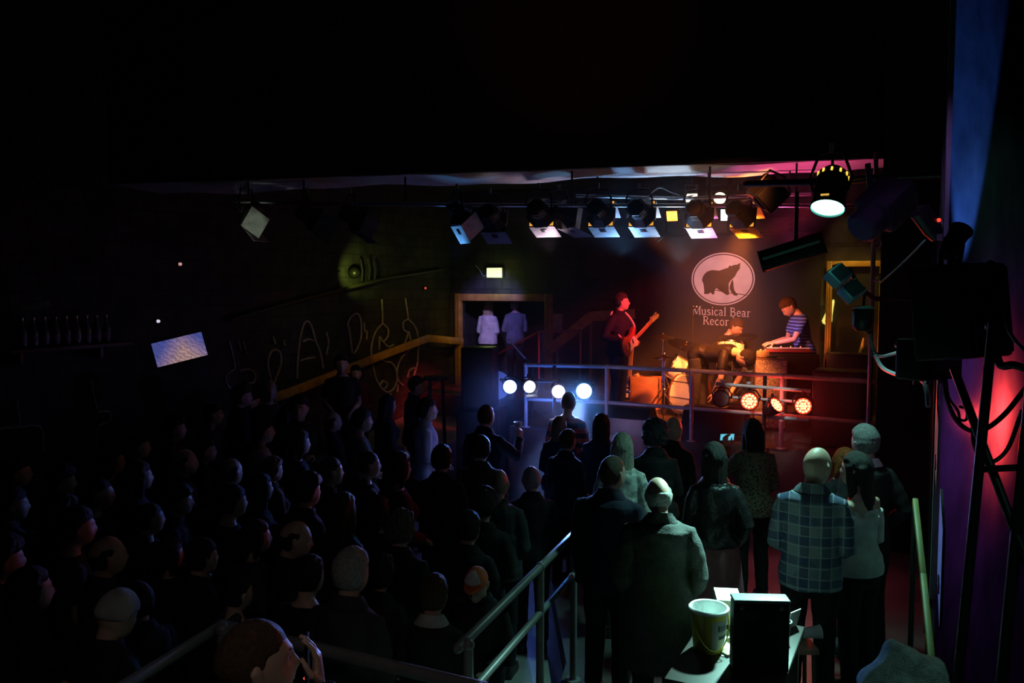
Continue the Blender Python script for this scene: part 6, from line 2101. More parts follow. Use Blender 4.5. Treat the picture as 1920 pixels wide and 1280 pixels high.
# stool by the left wall below the graffiti
p = PZ(818, 708, .55)
t = thing('bar_stool', 'dim bar stool below the yellow handrail near the left loudspeaker', 'stool', (P(818, 705, 11.2).x, P(818, 705, 11.2).y, -.2))
zt = P(818, 705, 11.2).z + .2
MB().lathe([(.001, zt), (.17, zt), (.18, zt - .02), (.17, zt - .05), (.001, zt - .05)], None, 24).build('seat', mat('stool_brown', (.10, .06, .05), .5), t)
for k in range(4):
    a_ = PI / 4 + PI / 2 * k
    MB().tube([(.12 * math.cos(a_), .12 * math.sin(a_), zt - .04), (.20 * math.cos(a_), .20 * math.sin(a_), 0)], .014, 8).build('leg', M_blackm, t)
MB().lathe([(.165, .40), (.178, .40), (.178, .415), (.165, .415)], None, 24).build('foot_ring', M_steel, t)
# ------------------------------------------------------------------ the people
H_dark, H_brown, H_grey = hairm('dark', (.018, .013, .011)), hairm('brown', (.075, .042, .022)), hairm('grey', (.34, .33, .32))
H_blonde, H_ginger, H_ltbrown = hairm('blonde', (.50, .40, .24)), hairm('ginger', (.50, .15, .04)), hairm('light_brown', (.20, .12, .065))
C_black, C_navy, C_char = cloth('black', (.02, .02, .022)), cloth('navy', (.02, .026, .05)), cloth('charcoal', (.05, .05, .055))
C_brown, C_wine, C_olive = cloth('brown', (.07, .045, .03)), cloth('wine', (.12, .02, .025)), cloth('olive', (.06, .065, .04))
C_jeans, C_white, C_grey = cloth('denim', (.05, .07, .12)), cloth('white', (.72, .72, .72)), cloth('grey', (.2, .2, .21))
C_coat = cloth('loden', (.055, .058, .055), bump=(90, .4))
C_leather = mat('leather_black', (.016, .016, .018), .32, bump=(45, .35))
C_rose = cloth('rose', (.34, .12, .15))
C_plaid = cloth('plaid', (.3, .3, .4), pattern=plaid)
C_leo = cloth('leopard', (.4, .35, .25), pattern=leopard)
C_jumper = cloth('striped_jumper', (.3, .05, .05), pattern=stripes((.50, .10, .07), (.05, .022, .04), 8.5, 2, .5))
C_tee = cloth('striped_tee', (.05, .07, .2), pattern=stripes((.025, .04, .16), (.14, .28, .75), 22, 2, .66))
PIT, STG = -.2, 1.0
NV = .008                                                      # fine skin for the near and lit people
gR = 'audience on the raised floor'
gP = 'crowd on the dance floor'


def accessory(pm, p, R_=None):
    """matrix of a thing held at local point p of a person"""
    return pm['M'] @ Matrix.Translation(V(p)) @ (R_ or Matrix())


def unscale(M):
    return Matrix.Translation(M.translation) @ M.to_quaternion().to_matrix().to_4x4()


# --- the band
gt = person('guitarist in a dark jacket on stage playing a pale-necked electric guitar, lit red', 0, 0, 1.78, 128, loc=R(-4.05, 11.62, 1.0), vox=.007, hair='short', hairmat=H_dark,
            top='jacket', topm=cloth('jacket_ink', (.008, .009, .018)), low='jeans', lowm=C_navy, head=(38, -4, 0), seed=1,
            arms=(((-.36, .06, 1.12), (-.39, .25, 1.30), {'d': (-.25, .5, .55), 'pn': (.6, -.5, .3), 'curl': 1.0, 'side': 1}),
                  ((.31, -.07, 1.14), (.16, .20, 1.07), {'d': (-.8, .3, -.25), 'pn': (0, -1, -.2), 'curl': .7, 'side': -1})))
GM = Matrix(((-.84, 0, .54, 0), (.12, -1, 0, 0), (.53, .06, .84, 0), (0, 0, 0, 1)))
gx = V((-.84, .12, .53)).normalized()
gy = V((0, -1, 0))
gy = (gy - gx * gy.dot(gx)).normalized()
gz = gx.cross(gy)
GM = Matrix((gx, gy, gz)).transposed().to_4x4()
guitar('red-brown electric guitar with a white pickguard held by the guitarist', unscale(accessory(gt, (.08, .225, 1.05), GM)),
       mat('guitar_red', (.30, .05, .035), .25, coat=.5), mat('guard_white', (.8, .78, .72), .35), mat('neck_maple'), group='electric guitars')
st = MB().tube(curve_pts([(.10, .21, 1.0), (.16, .02, 1.25), (.10, -.07, 1.47), (-.08, .03, 1.485), (-.14, .165, 1.3), (-.10, .18, 1.12)], 6), .016, 8)
st.build('guitar_strap', mat('strap_pale', (.62, .56, .5), .6), gt['root'], label='pale strap over the shoulder')

kb = person('keyboard player in a blue striped t-shirt bending over the keys, seen from the side', 0, 0, 1.80, -92, loc=P(1508, 700, 11.75) * 1.0, vox=.007, hair='short', hairmat=H_brown,
            top='tshirt', topm=C_tee, low='jeans', lowm=C_black, lean=13, head=(0, 34, 0), seed=2,
            arms=(((-.23, .24, 1.12), (-.12, .47, 1.06), {'d': (.1, 1, -.15), 'pn': (0, -.1, -1), 'curl': .35, 'side': 1}),
                  ((.25, .15, 1.10), (.15, .40, 1.055), {'d': (-.15, 1, -.1), 'pn': (0, -.1, -1), 'curl': .35, 'side': -1})))
kb['root'].location.z = 1.0

dr_leg = [((-.09, .0, .88), (-.24, .40, .86), (-.25, .46, .425)), ((.09, .0, .88), (.24, .40, .86), (.25, .46, .425))]
dm = person('drummer in a dark t-shirt looking down over the white drum', 0, 0, 1.76, 158, loc=V((DP.x, DP.y, .675)), vox=.007, hair='short', hairmat=H_brown, top='tshirt', topm=C_black, low='jeans', lowm=C_jeans,
            lean=10, head=(28, 26, 0), legs=dr_leg, seed=3,
            arms=(((-.30, .16, 1.15), (-.12, .36, 1.06), {'d': (.3, 1, -.1), 'pn': (0, -.1, -1), 'curl': 1.0, 'side': 1}),
                  ((.37, .04, 1.16), (.20, .30, 1.12), {'d': (-.4, 1, .1), 'pn': (0, -.1, -1), 'curl': 1.0, 'side': -1})))
for p, d, lab in (((.185, .34, 1.11), (-.5, .9, .12), 'pale drumstick raised over the white drum in the drummer\'s right hand'), ((-.10, .41, 1.05), (.25, 1, -.05), 'pale drumstick low over the drum in the drummer\'s left hand')):
    M = unscale(accessory(dm, p))
    q = V(d).normalized()
    o = tag(MB().tube([-q * .10, q * .2, q * .30, q * .33], [.008, .007, .005, .006], 8, True).build('drumstick', mat('stick_wood', (.7, .52, .32), .5), None), lab, 'drumstick', 'drumsticks')
    o.matrix_world = M

bt = person('musician in a dark shirt bent double at the rail, head down and back arched', 0, 0, 1.78, 132, loc=V((P(1310, 700, 11.45).x, 11.45, 1.0)), vox=.008, hair='short', hairmat=H_dark,
            top='tshirt', topm=cloth('bent_shirt', (.012, .011, .012), .45), low='jeans', lowm=C_black, lean=84, head=(0, 24, 0), seed=4,
            arms=(((-.24, .50, .66), (-.12, .42, .42), {'d': (0, -.1, -1), 'pn': (0, -1, 0), 'curl': .5, 'side': 1}),
                  ((.24, .46, .66), (.14, .30, .44), {'d': (0, -.2, -1), 'pn': (0, -1, 0), 'curl': .5, 'side': -1})))

# --- the two people behind the doorway frame
person('blonde person in a white top seen from behind in the left doorway, lit violet', 0, 0, 1.60, 20, loc=V((PV(915, 600, 14.25).x, PV(915, 600, 14.25).y, .99)), vox=.011, hair='long', fem=True, hairmat=H_blonde, top='blouse', topm=C_white,
       low='jeans', lowm=C_black, arms=('low', 'low'), seed=5)
person('hazy grey-clad person beside the blonde one in the left doorway', 0, 0, 1.66, -20, loc=V((PV(966, 600, 14.2).x, PV(966, 600, 14.2).y, .99)), vox=.011, hair='cropped', hairmat=H_grey, top='jumper', topm=C_grey, low='jeans', lowm=C_char,
       arms=('hold', 'low'), seed=6)

# --- raised floor, right
person('bald man in a plaid shirt standing with his back to us behind the table', 1525, 838, 1.77, 8, vox=.007, hair='balding', hairmat=hairm('stubble', (.3, .24, .2)), top='shirt', topm=C_plaid, low='jeans', lowm=C_black,
       head=(-38, 12, 0), arms=('low', 'low'), wide=1.10, seed=7, face_=0) if False else None
pl = person('bald man in a plaid shirt standing with his back to us behind the table', 1525, 838, 1.77, 22, vox=.007, hair='bald', top='shirt', topm=C_plaid, low='jeans', lowm=C_black,
            head=(-30, 12, 0), arms=('low', 'low'), wide=1.06, seed=7)
pc = person('balding man in a long loden coat with shoulder straps, back to us', 1238, 897, 1.68, 10, vox=.007, hair='balding', hairmat=H_grey, top='coat', topm=C_coat, low='trousers', lowm=C_black, head=(14, 14, 0),
            arms=('pocket', 'pocket'), wide=1.16, seed=8)
for sx in (-1, 1):                                             # shoulder straps
    MB().box((0, 0, 0), (.13, .045, .010), Matrix.Translation((sx * .138, -.008, 1.452)) @ Matrix.Rotation(sx * .45, 4, 'Y'), bev=.004).build('shoulder_strap', mat('cloth_strap', (.05, .052, .05), .7), pc['root'])
person('woman with long dark hair in a black leather jacket and rose skirt', 1341, 833, 1.70, 4, vox=.008, hair='long', fem=True, hairmat=H_dark, top='leather', topm=C_leather, low='skirt', lowm=C_rose, arms=('low', 'pocket'), seed=9)
lw_ = person('woman in a leopard print top with long dark hair, holding a phone up', 1414, 788, 1.67, -6, vox=.008, hair='long', fem=True, hairmat=H_dark, top='blouse', topm=C_leo, low='jeans', lowm=C_black,
             arms=(((-.24, .14, 1.20), (-.16, .30, 1.44), {'d': (0, .35, 1), 'pn': (.5, -1, 0), 'curl': .8, 'side': 1}), 'low'), seed=10)
ph = thing('phone', 'phone with a lit blue-green screen held up by the leopard print woman', 'phone', M=unscale(accessory(lw_, (-.13, .36, 1.53), Matrix.Rotation(.25, 4, 'X'))))
MB().box((0, 0, 0), (.145, .009, .072), bev=.004).build('case', M_blackm, ph)
MB().box((0, -.006, 0), (.134, .002, .064)).build('display', mat('phone_glow', (.2, .5, .6), .2, emit=(.12, .55, .7, 1.0)), ph)
person('tall grey-haired man with a pale collar standing at the black wall, right', 1628, 801, 1.84, -14, vox=.008, hair='short', hairmat=hairm('grey_dark', (.17, .165, .16)), top='shirt', topm=C_black, collarm=C_white, low='trousers', lowm=C_black, arms=('down', 'pocket'), seed=11)
person('woman with long dark hair in a white off-shoulder top, far right of the group', 1616, 850, 1.66, -32, vox=.007, hair='long', fem=True, hairmat=H_dark, top='offshoulder', topm=cloth('white_knit', (.66, .68, .62)), low='jeans', lowm=C_black,
       head=(14, 0, 0), arms=('low', 'low'), seed=12)
dk = person('red-haired person drinking with a raised hand beside the bald plaid-shirted man', 1582, 843, 1.60, 172, vox=.007, hair='bob', fem=True, hairmat=H_ginger, top='jumper', topm=C_black, low='jeans', lowm=C_black,
            arms=('low', ((.24, .14, 1.20), (.06, .20, 1.46), {'d': (-.35, .25, 1), 'pn': (-.2, -1, 0), 'curl': .75, 'side': 1})), face_=0, seed=13) if False else \
     person('red-haired person drinking with a raised hand beside the bald plaid-shirted man', 1582, 843, 1.60, 168, vox=.007, hair='bob', fem=True, hairmat=H_ginger, top='jumper', topm=C_black, low='jeans', lowm=C_black,
            arms=('low', ((.24, .14, 1.20), (.06, .20, 1.46), {'d': (-.35, .25, 1), 'pn': (-.2, -1, 0), 'curl': .75, 'side': 1})), seed=13)
cup('clear cup at the red-haired drinker\'s mouth', None, M=unscale(accessory(dk, (.02, .215, 1.53), Matrix.Rotation(.9, 4, 'X'))), group='plastic cups held in the crowd')
person('woman with long straight pale hair in a light patterned top, among the front group', 1166, 815, 1.68, 12, vox=.008, hair='long', fem=True, hairmat=hairm('ash', (.42, .42, .34)), top='blouse',
       topm=cloth('pale_floral', (.55, .60, .56), var=(26, .55)), low='jeans', lowm=C_black, arms=('low', 'low'), seed=14)
person('balding broad man in a dark jacket in front of the pale-haired woman', 1143, 857, 1.71, 24, vox=.008, hair='cropped', hairmat=H_brown, top='jacket', topm=C_navy, low='trousers', lowm=C_black, head=(-22, 0, 0), arms=('down', 'low'), wide=1.22, seed=15)
person('person with a big tousled head of dark hair facing the stage', 1229, 793, 1.70, 0, vox=.008, hair='tousled', fem=True, hairmat=hairm('blue_dark', (.045, .045, .06)), top='jacket', topm=C_black, low='jeans', lowm=C_black, arms=('hold', 'low'), seed=16)
person('bald man glowing orange-red right of the tousled head', 1260, 783, 1.66, 38, vox=.008, hair='bald', top='jacket', topm=C_black, low='trousers', lowm=C_black, arms=('low', 'low'), seed=17)
person('woman with a dark bob below the largest blue-white lamp', 1126, 782, 1.66, 14, vox=.009, hair='bob', fem=True, hairmat=H_dark, top='jacket', topm=C_navy, low='jeans', lowm=C_black, arms=('hold', 'low'), seed=18)
person('man in a red and black striped jumper close to the stage lamps', 1064, 738, 1.74, 22, vox=.008, hair='cropped', hairmat=H_brown, top='jumper', topm=C_jumper, low='jeans', lowm=C_black, arms=('low', 'low'), seed=19)
person('woman with long light brown hair left of the striped jumper', 1036, 788, 1.62, 6, vox=.009, hair='long', fem=True, hairmat=H_ltbrown, top='jacket', topm=C_navy, low='jeans', lowm=C_black, arms=('low', 'low'), seed=20)
person('dark-haired man turned right just below the long light brown hair', 1048, 814, 1.66, 40, vox=.009, hair='short', hairmat=H_brown, top='jacket', topm=C_navy, low='jeans', lowm=C_black, arms=('low', 'low'), seed=21)

# --- dance floor: the ones the light picks out
mc = person('man with cropped hair raising a plastic cup, edged with blue light', 908, 760, 1.80, 30, PIT, vox=.007, hair='cropped', hairmat=H_brown, top='jacket', topm=C_navy, low='jeans', lowm=C_black, seed=22,
            arms=('low', ((.30, .16, 1.22), (.22, .38, 1.36), {'d': (-.1, .3, 1), 'pn': (-.7, .2, 0), 'curl': .75, 'side': 1})))
cup('clear cup of beer held up by the man with cropped hair', None, M=unscale(accessory(mc, (.16, .44, 1.40))), fill=True, group='plastic cups held in the crowd', r0=.034, r1=.045, h=.13)
person('curly-haired man in profile with a pale shirt, lit blue from the stage', 797, 750, 1.76, 78, PIT, vox=.007, hair='curly', hairmat=H_dark, top='shirt', topm=cloth('white_shirt_blue_lit', (.55, .60, .72)), low='jeans', lowm=C_black, head=(0, -6, 0), arms=('low', 'low'), seed=23, wide=1.05)  # white shirt, blue stage light tinted into the cloth colour
person('bearded man in profile behind the curly-haired one, face lit pink', 776, 706, 1.80, 84, PIT, vox=.008, hair='short', hairmat=H_dark, top='jacket', topm=C_black, low='jeans', lowm=C_black, arms=('low', 'low'), seed=24)
person('dark-haired man with one lit ear in front of the pale shirt', 826, 838, 1.72, 14, PIT, vox=.009, hair='short', hairmat=H_dark, top='jacket', topm=C_black, low='jeans', lowm=C_black, arms=('low', 'low'), seed=25)
person('thick-necked dark man directly below the raised cup', 900, 820, 1.70, 8, PIT, vox=.009, hair='short', hairmat=H_dark, top='jacket', topm=C_brown, low='jeans', lowm=C_black, arms=('low', 'low'), seed=26)
person('bald man with a faintly shining crown in the middle of the crowd', 934, 884, 1.70, 10, PIT, vox=.009, hair='bald', skin=2, top='hoodie', topm=C_char, low='jeans', lowm=C_black, arms=('low', 'low'), seed=27)
person('man with cropped grey hair to the right of the shining bald crown', 1000, 880, 1.66, -8, PIT, vox=.009, hair='cropped', hairmat=H_grey, top='jacket', topm=C_black, low='jeans', lowm=C_black, arms=('hold', 'low'), seed=28)
mu = person('man with a lit forehead holding a cup low at his side', 672, 768, 1.76, 66, PIT, vox=.008, hair='short', hairmat=H_dark, top='tshirt', topm=C_grey, low='jeans', lowm=C_black, seed=29,
            arms=('low', ((.28, .10, 1.10), (.24, .34, 1.02), {'d': (0, 1, .05), 'pn': (-1, 0, 0), 'curl': .8, 'side': 1})))
cup('plastic cup glowing blue in the hand of the man with a lit forehead', None, M=unscale(accessory(mu, (.20, .43, .98))), group='plastic cups held in the crowd', r0=.034, r1=.045, h=.13)
person('man in a white t-shirt with one shoulder rimmed in blue', 486, 786, 1.74, 60, PIT, vox=.008, hair='short', hairmat=H_dark, top='tshirt', topm=C_white, low='jeans', lowm=C_black, arms=('low', 'low'), seed=30)
person('man facing us with an orange-lit face below the yellow handrail', 560, 733, 1.76, 170, PIT, vox=.008, hair='short', hairmat=H_dark, top='jacket', topm=C_olive, low='jeans', lowm=C_black, arms=('hold', 'low'), seed=31)
person('man with a bare scalp and a violet rim of light, third from the white t-shirt', 612, 860, 1.74, 52, PIT, vox=.009, hair='cropped', hairmat=H_brown, top='jacket', topm=C_black, low='jeans', lowm=C_black, arms=('low', 'low'), seed=32)
person('shaven man with a long pink rim of light along forehead and nose', 684, 849, 1.66, 62, PIT, vox=.009, hair='cropped', hairmat=H_brown, top='hoodie', topm=C_black, low='jeans', lowm=C_black, arms=('low', 'low'), seed=33)
person('person with shoulder-length hair and a dark red top, edged violet', 740, 850, 1.70, 50, PIT, vox=.009, hair='bob', fem=True, hairmat=H_dark, top='jumper', topm=C_wine, low='jeans', lowm=C_black, arms=('low', 'low'), seed=34)
person('person with thick brown-grey hair below the dark red top', 748, 965, 1.68, 20, PIT, vox=.009, hair='curly', hairmat=hairm('brown_grey', (.14, .12, .10)), top='jacket', topm=C_black, low='jeans', lowm=C_black, arms=('low', 'low'), seed=35)
person('bald man in right profile with a violet forehead glint, lower left of the crowd', 536, 978, 1.68, 70, PIT, vox=.008, hair='balding', hairmat=H_dark, top='jacket', topm=C_black, low='jeans', lowm=C_black, head=(0, 10, 0), arms=('low', 'low'), seed=36)
person('grey-haired person with their back to us, left of the orange cap', 650, 1034, 1.66, 24, PIT, vox=.009, hair='short', hairmat=H_grey, top='jacket', topm=C_char, low='jeans', lowm=C_black, arms=('low', 'low'), seed=37)
capm = mat('cap_orange_white', (.75, .18, .05), .8, bump=(160, .25))
cpp = person('person in an orange cap with a white front panel, by the steel railing', 905, 1058, 1.50, 196, PIT, vox=.008, hair='cap', hairmat=mat('cap_orange', (.70, .15, .05), .8, bump=(160, .25)), top='jacket', topm=C_black, low='jeans', lowm=C_black,
             head=(0, 22, 0), arms=('low', 'low'), wide=.92, seed=38)
wp = MB()
TH_ = cpp['ms']['_TH']
rr = []
for i in range(9):
    a_ = .02 + .85 * i / 8
    rr.append([V((math.sin(1.1 * (j / 10 - .5)) * math.cos(a_ * .0) * math.sin(a_) if False else math.sin((j / 10 - .5) * 1.7) * math.sin(a_ + .15), math.cos((j / 10 - .5) * 1.7) * math.sin(a_ + .15), math.cos(a_ + .15))) for j in range(11)])
vs, fs = [], []
for r_ in rr:
    for d in r_:
        p = V((d.x * .082, d.y * .103, d.z * .126)) + d.normalized() * .020
        vs.append(TH_(p))
n_ = 11
for i in range(8):
    for j in range(10):
        fs.append((i * n_ + j, i * n_ + j + 1, (i + 1) * n_ + j + 1, (i + 1) * n_ + j))
wp.add(vs, fs)
wp.build('cap_panel', C_white, cpp['root'], label='white front panel of the cap')
person('man with dark hair and a pale collar in front of the orange cap', 808, 1086, 1.62, 14, PIT, vox=.007, hair='short', hairmat=H_brown, top='jacket', topm=C_black, collarm=cloth('pale_collar', (.5, .5, .48)), low='jeans', lowm=C_black, arms=('low', 'low'), wide=.92, seed=39)
person('person in a pale grey beanie, alone at the lower left', 198, 1113, 1.64, 28, PIT, vox=.008, hair='beanie', hairmat=cloth('beanie_pale', (.42, .43, .42)), top='jacket', topm=C_black, low='jeans', lowm=C_black, head=(0, 18, 0), arms=('low', 'low'), seed=40)
cg = person('dark-haired person with a red spark near the face, beside the pale beanie', 262, 1100, 1.66, 300, PIT, vox=.009, hair='short', hairmat=H_dark, top='jacket', topm=C_black, low='jeans', lowm=C_black, head=(0, 0, 0), arms=('low', 'low'), seed=41)
o = thing('cigarette', 'tiny glowing red tip beside the pale beanie', 'cigarette', M=unscale(accessory(cg, (.01, .135, 1.575))))
MB().tube([(0, 0, 0), (0, .07, -.005)], .004, 8).build('paper', M_white, o)
MB().ball((0, .073, -.005), (.005, .008, .005), nu=8, nv=6).build('ember', mat('ember_red', (1, .1, .05), .5, emit=(1, .08, .04, 5)), o)

# foreground man with a phone
fg = person('short-haired man in the foreground holding a phone to his face, bottom left', 458, 1171, 1.74, 52, .2, vox=.0055, hair='cropped', hairmat=H_brown, top='hoodie', topm=C_black, low='jeans', lowm=C_black, head=(-10, -4, 0), seed=42,
            arms=('low', ((.37, .14, 1.40), (.155, .155, 1.585), {'d': (-.18, .02, 1), 'pn': (-.45, -.9, .0), 'curl': .45, 'side': 1})))
fp_ = thing('phone', 'dark phone with a tiny red light held by the man in the foreground', 'phone', M=unscale(accessory(fg, (.085, .150, 1.635), Matrix.Rotation(-.5, 4, 'Z'))))
MB().box((0, 0, 0), (.072, .010, .145), bev=.004).build('case', M_blackm, fp_)
MB().ball((.015, -.006, -.045), (.004, .003, .004), nu=8, nv=6).build('led_light', mat('led_red_dot', (1, .05, .03), .3, emit=(1, .05, .03, 4)), fp_)
MB().box((-.02, -.006, .05), (.022, .004, .03), bev=.002).build('camera_lens', mat('lens_black', (.01, .01, .012), .1), fp_)

# --- dance floor: faces and shapes lost in the dark (shared builds, own places)
VAR = {
    'a': dict(hair='short', top='jacket', arms=('low', 'low'), seed=51), 'b': dict(hair='long', fem=True, top='jacket', arms=('low', 'low'), seed=52),
    'c': dict(hair='cropped', top='hoodie', arms=('hold', 'low'), seed=53), 'd': dict(hair='bob', fem=True, top='jumper', arms=('low', 'hold'), seed=54),
    'e': dict(hair='quiff', top='shirt', arms=('pocket', 'low'), seed=55), 'f': dict(hair='balding', top='jacket', arms=('crossed', 'crossed'), seed=56),
    'g': dict(hair='curly', fem=True, top='jacket', arms=('low', 'low'), seed=57), 'h': dict(hair='short', top='tshirt', arms=('low', 'low'), seed=58),
}
shadow = 'dark figure lost in the shadowed left part of the crowd, hardly visible'
CROWD = [
    (375, 826, 1.74, 62, 'a', C_black, H_dark, 'man with a faint violet forehead left of the white t-shirt'),
    (392, 757, 1.72, 60, 'c', C_char, H_dark, 'man below the tilted screen, a dim line of light down his face'),
    (320, 782, 1.70, 70, 'g', C_wine, H_dark, 'person with a dull red face and top below the tilted screen'),
    (446, 724, 1.74, 66, 'e', C_black, H_brown, 'man with a faint pink cheek below the faint chalk b'),
    (502, 716, 1.70, 150, 'd', C_brown, H_blonde, 'person with a yellowish lit face at the lower end of the yellow handrail'),
    (528, 752, 1.60, 40, 'b', C_char, H_dark, 'person with a smooth dark head left of the orange-lit face'),
    (640, 664, 1.80, 168, 'h', C_black, H_dark, 'man standing by the chalk letter D, face barely reddish'),
    (668, 686, 1.66, 172, 'a', C_wine, H_dark, 'person with a reddish face just under the end of the yellow handrail'),
    (430, 862, 1.68, 30, 'f', C_olive, H_dark, 'man with a dim greenish rim on his head, left of the white t-shirt'),
    (504, 866, 1.64, 40, 'g', C_brown, H_ltbrown, 'person with tan hair right in front of the white t-shirt'),
    (326, 922, 1.72, 74, 'e', C_black, H_dark, 'man with a thin reddish sliver of face at the left of the crowd'),
    (866, 968, 1.72, 18, 'a', C_black, H_dark, 'man with a thin grey rim of light, right of the thick brown-grey hair'),
    (640, 930, 1.72, 30, 'b', C_black, H_brown, 'person with long hair between the violet-rimmed men and the grey-haired one'),
    (470, 985, 1.66, 64, 'd', C_char, H_dark, 'person with a pale collar edge left of the bald profile'),
    (175, 900, 1.72, 66, 'c', C_black, H_dark, 'man with a dull grey forehead, alone at the far left of the crowd'),
    (700, 940, 1.66, 26, 'd', C_black, H_dark, 'person with a bob behind the thick brown-grey hair'),
    (580, 1052, 1.70, 24, 'h', C_black, H_dark, 'person in a dark t-shirt left of the grey-haired back'),
    (905, 925, 1.66, 10, 'e', C_black, H_dark, 'dark quiff-haired man under the shining bald crown'),
    (722, 742, 1.70, 58, 'b', C_black, H_dark, 'long-haired person in front of the chalk drips'),
    (618, 776, 1.68, 60, 'f', C_black, H_dark, 'man between the orange-lit face and the lit forehead'),
    (700, 1050, 1.60, 18, 'g', C_black, H_dark, 'short curly-haired person left of the man with a pale collar'),
    (250, 820, 1.70, 62, 'a', C_black, H_dark, shadow), (200, 840, 1.66, 64, 'd', C_black, H_dark, shadow), (270, 880, 1.72, 58, 'b', C_char, H_brown, shadow),
    (110, 880, 1.70, 66, 'e', C_black, H_dark, shadow), (60, 930, 1.72, 60, 'a', C_char, H_dark, shadow), (130, 950, 1.66, 58, 'g', C_black, H_brown, shadow),
    (240, 960, 1.70, 54, 'h', C_brown, H_dark, shadow), (390, 900, 1.72, 50, 'b', C_black, H_dark, shadow), (400, 960, 1.70, 48, 'c', C_black, H_brown, shadow),
    (320, 1005, 1.68, 48, 'f', C_char, H_dark, shadow), (190, 1020, 1.70, 50, 'e', C_black, H_dark, shadow), (50, 1010, 1.70, 56, 'd', C_black, H_brown, shadow),
    (100, 1070, 1.66, 50, 'b', C_black, H_dark, shadow), (400, 1060, 1.70, 42, 'a', C_black, H_dark, shadow), (480, 1100, 1.62, 36, 'c', C_char, H_dark, shadow),
    (330, 1090, 1.60, 44, 'd', C_black, H_dark, shadow), (570, 910, 1.70, 40, 'e', C_black, H_dark, shadow), (20, 860, 1.70, 64, 'h', C_black, H_dark, shadow),
    (460, 920, 1.70, 50, 'h', C_black, H_dark, shadow), (550, 800, 1.66, 54, 'd', C_black, H_brown, shadow), (330, 850, 1.72, 60, 'f', C_brown, H_dark, shadow),
]
for px, py, h, fc, k, tm, hm, lab in CROWD:
    person(lab, px, py, h, fc, PIT, vox=.012, key=k, topm=tm, hairmat=hm, lowm=C_black, group='shadowed crowd at the left' if lab is shadow else gP, **VAR[k])
# ------------------------------------------------------------------ light
W = bpy.data.worlds.new('world')
SC.world = W
W.use_nodes = True
W.node_tree.nodes['Background'].inputs[0].default_value = (.35, .45, .8, 1)
W.node_tree.nodes['Background'].inputs[1].default_value = .0012

# warm stage wash from the lanterns
light('SPOT', 'wash_orange', bulk_pt(1392, 430, .6), (1, .20, .04), 2100, R(-2.9, 12.3, 1.5), .12, 50, .8)
light('SPOT', 'wash_red', R(-1.0, 10.8, 4.0), (1, .04, .06), 1700, R(-4.0, 11.62, 2.45), .10, 17, .7)
light('SPOT', 'wash_keys', bulk_pt(1203, 430, .6), (1, .20, .06), 800, R(-1.75, 12.1, 2.2), .10, 26, .8)
light('SPOT', 'wash_banner', bulk_pt(1300, 372, .7), (1, .42, .45), 520, R(-2.9, 13.6, 2.8), .15, 40, .9)
light('SPOT', 'wash_front', V((1.4, 5.6, 5.6)), (1, .24, .06), 3200, R(-2.6, 11.5, 1.75), .10, 17, .7)
light('SPOT', 'door_yellow', R(-1.1, 12.6, 3.9), (1, .62, .12), 40, R(-1.0, 13.6, 2.0), .1, 90, .9)
# blue-white lamps at the left of the stage front
for i, (tgt, col, pw, sz) in enumerate(((P(560, 1010, 5.2), (.14, .25, 1), 130, 60), (P(1330, 900, 6.2), (.45, .55, 1), 70, 40), (P(880, 980, 5.0), (.5, .36, 1), 90, 50), (P(980, 960, 5.4), (.10, .33, 1), 900, 40))):
    o = BL[i]
    bpy.context.view_layer.update()
    p = o.matrix_world.translation
    d = (V(tgt) - p).normalized()
    light('SPOT', 'par_beam', p + d * .06, col, pw, tgt, .08, sz, .5)
light('POINT', 'par_spill', P(1015, 752, 10.55), (.05, .17, 1), 14, size=.15)
# unseen uplights added below the lanterns to brighten bulkhead lining and flaps
light('SPOT', 'blue_uplight', bulk_pt(1168, 478, .62), (.22, .5, 1), 26, bulk_pt(1168, 405, .42), .05, 140, .9)
light('SPOT', 'pale_uplight', bulk_pt(1030, 482, .62), (1, .72, .85), 9, bulk_pt(1022, 410, .42), .05, 90, .9)
light('SPOT', 'side_uplight', bulk_pt(850, 500, .3), (.12, .42, 1), 10, bulk_pt(866, 412, .22), .05, 60, .9)
light('SPOT', 'floor_blue', BL[3].matrix_world.translation + V((-.05, -.25, -.05)), (.22, .36, 1), 4200, V((.14, 8.4, -.2)), .08, 46, .8)
light('SPOT', 'white_uplight', bulk_pt(1270, 500, .55), (.55, .75, 1), 60, bulk_pt(1290, 310, .3), .05, 100, .9)
light('SPOT', 'pink_uplight', bulk_pt(1330, 500, .5), (1, .22, .75), 16, bulk_pt(1335, 430, .4), .05, 60, .8)
light('SPOT', 'orange_uplight', bulk_pt(1405, 520, .5), (1, .42, .04), 130, bulk_pt(1400, 440, .5), .04, 34, .7)
light('SPOT', 'red_uplight', bulk_pt(1480, 480, .5), (1, .08, .3), 60, bulk_pt(1500, 310, .3), .05, 100, .8)
# red lamps
for px, py, tgt in ((1405, 752, P(1260, 830, 6.5)), (1506, 761, P(1600, 900, 5.5))):
    p = P(px, py, YBr - .3)
    light('SPOT', 'red_beam', p, (1, .03, .02), 30, tgt, .08, 70, .7)
light('SPOT', 'floor_red', V((2.9, 8.8, 1.55)), (1, .16, .22), 38, V((2.85, 8.0, 0)), .08, 80, .8)
light('SPOT', 'wash_blue', bulk_pt(1127, 430, .6), (.10, .30, 1), 420, R(-1.75, 12.1, 2.1), .10, 15, .8)
light('POINT', 'red_spill', P(1450, 740, YBr + .35), (1, .04, .02), 6, size=.12)
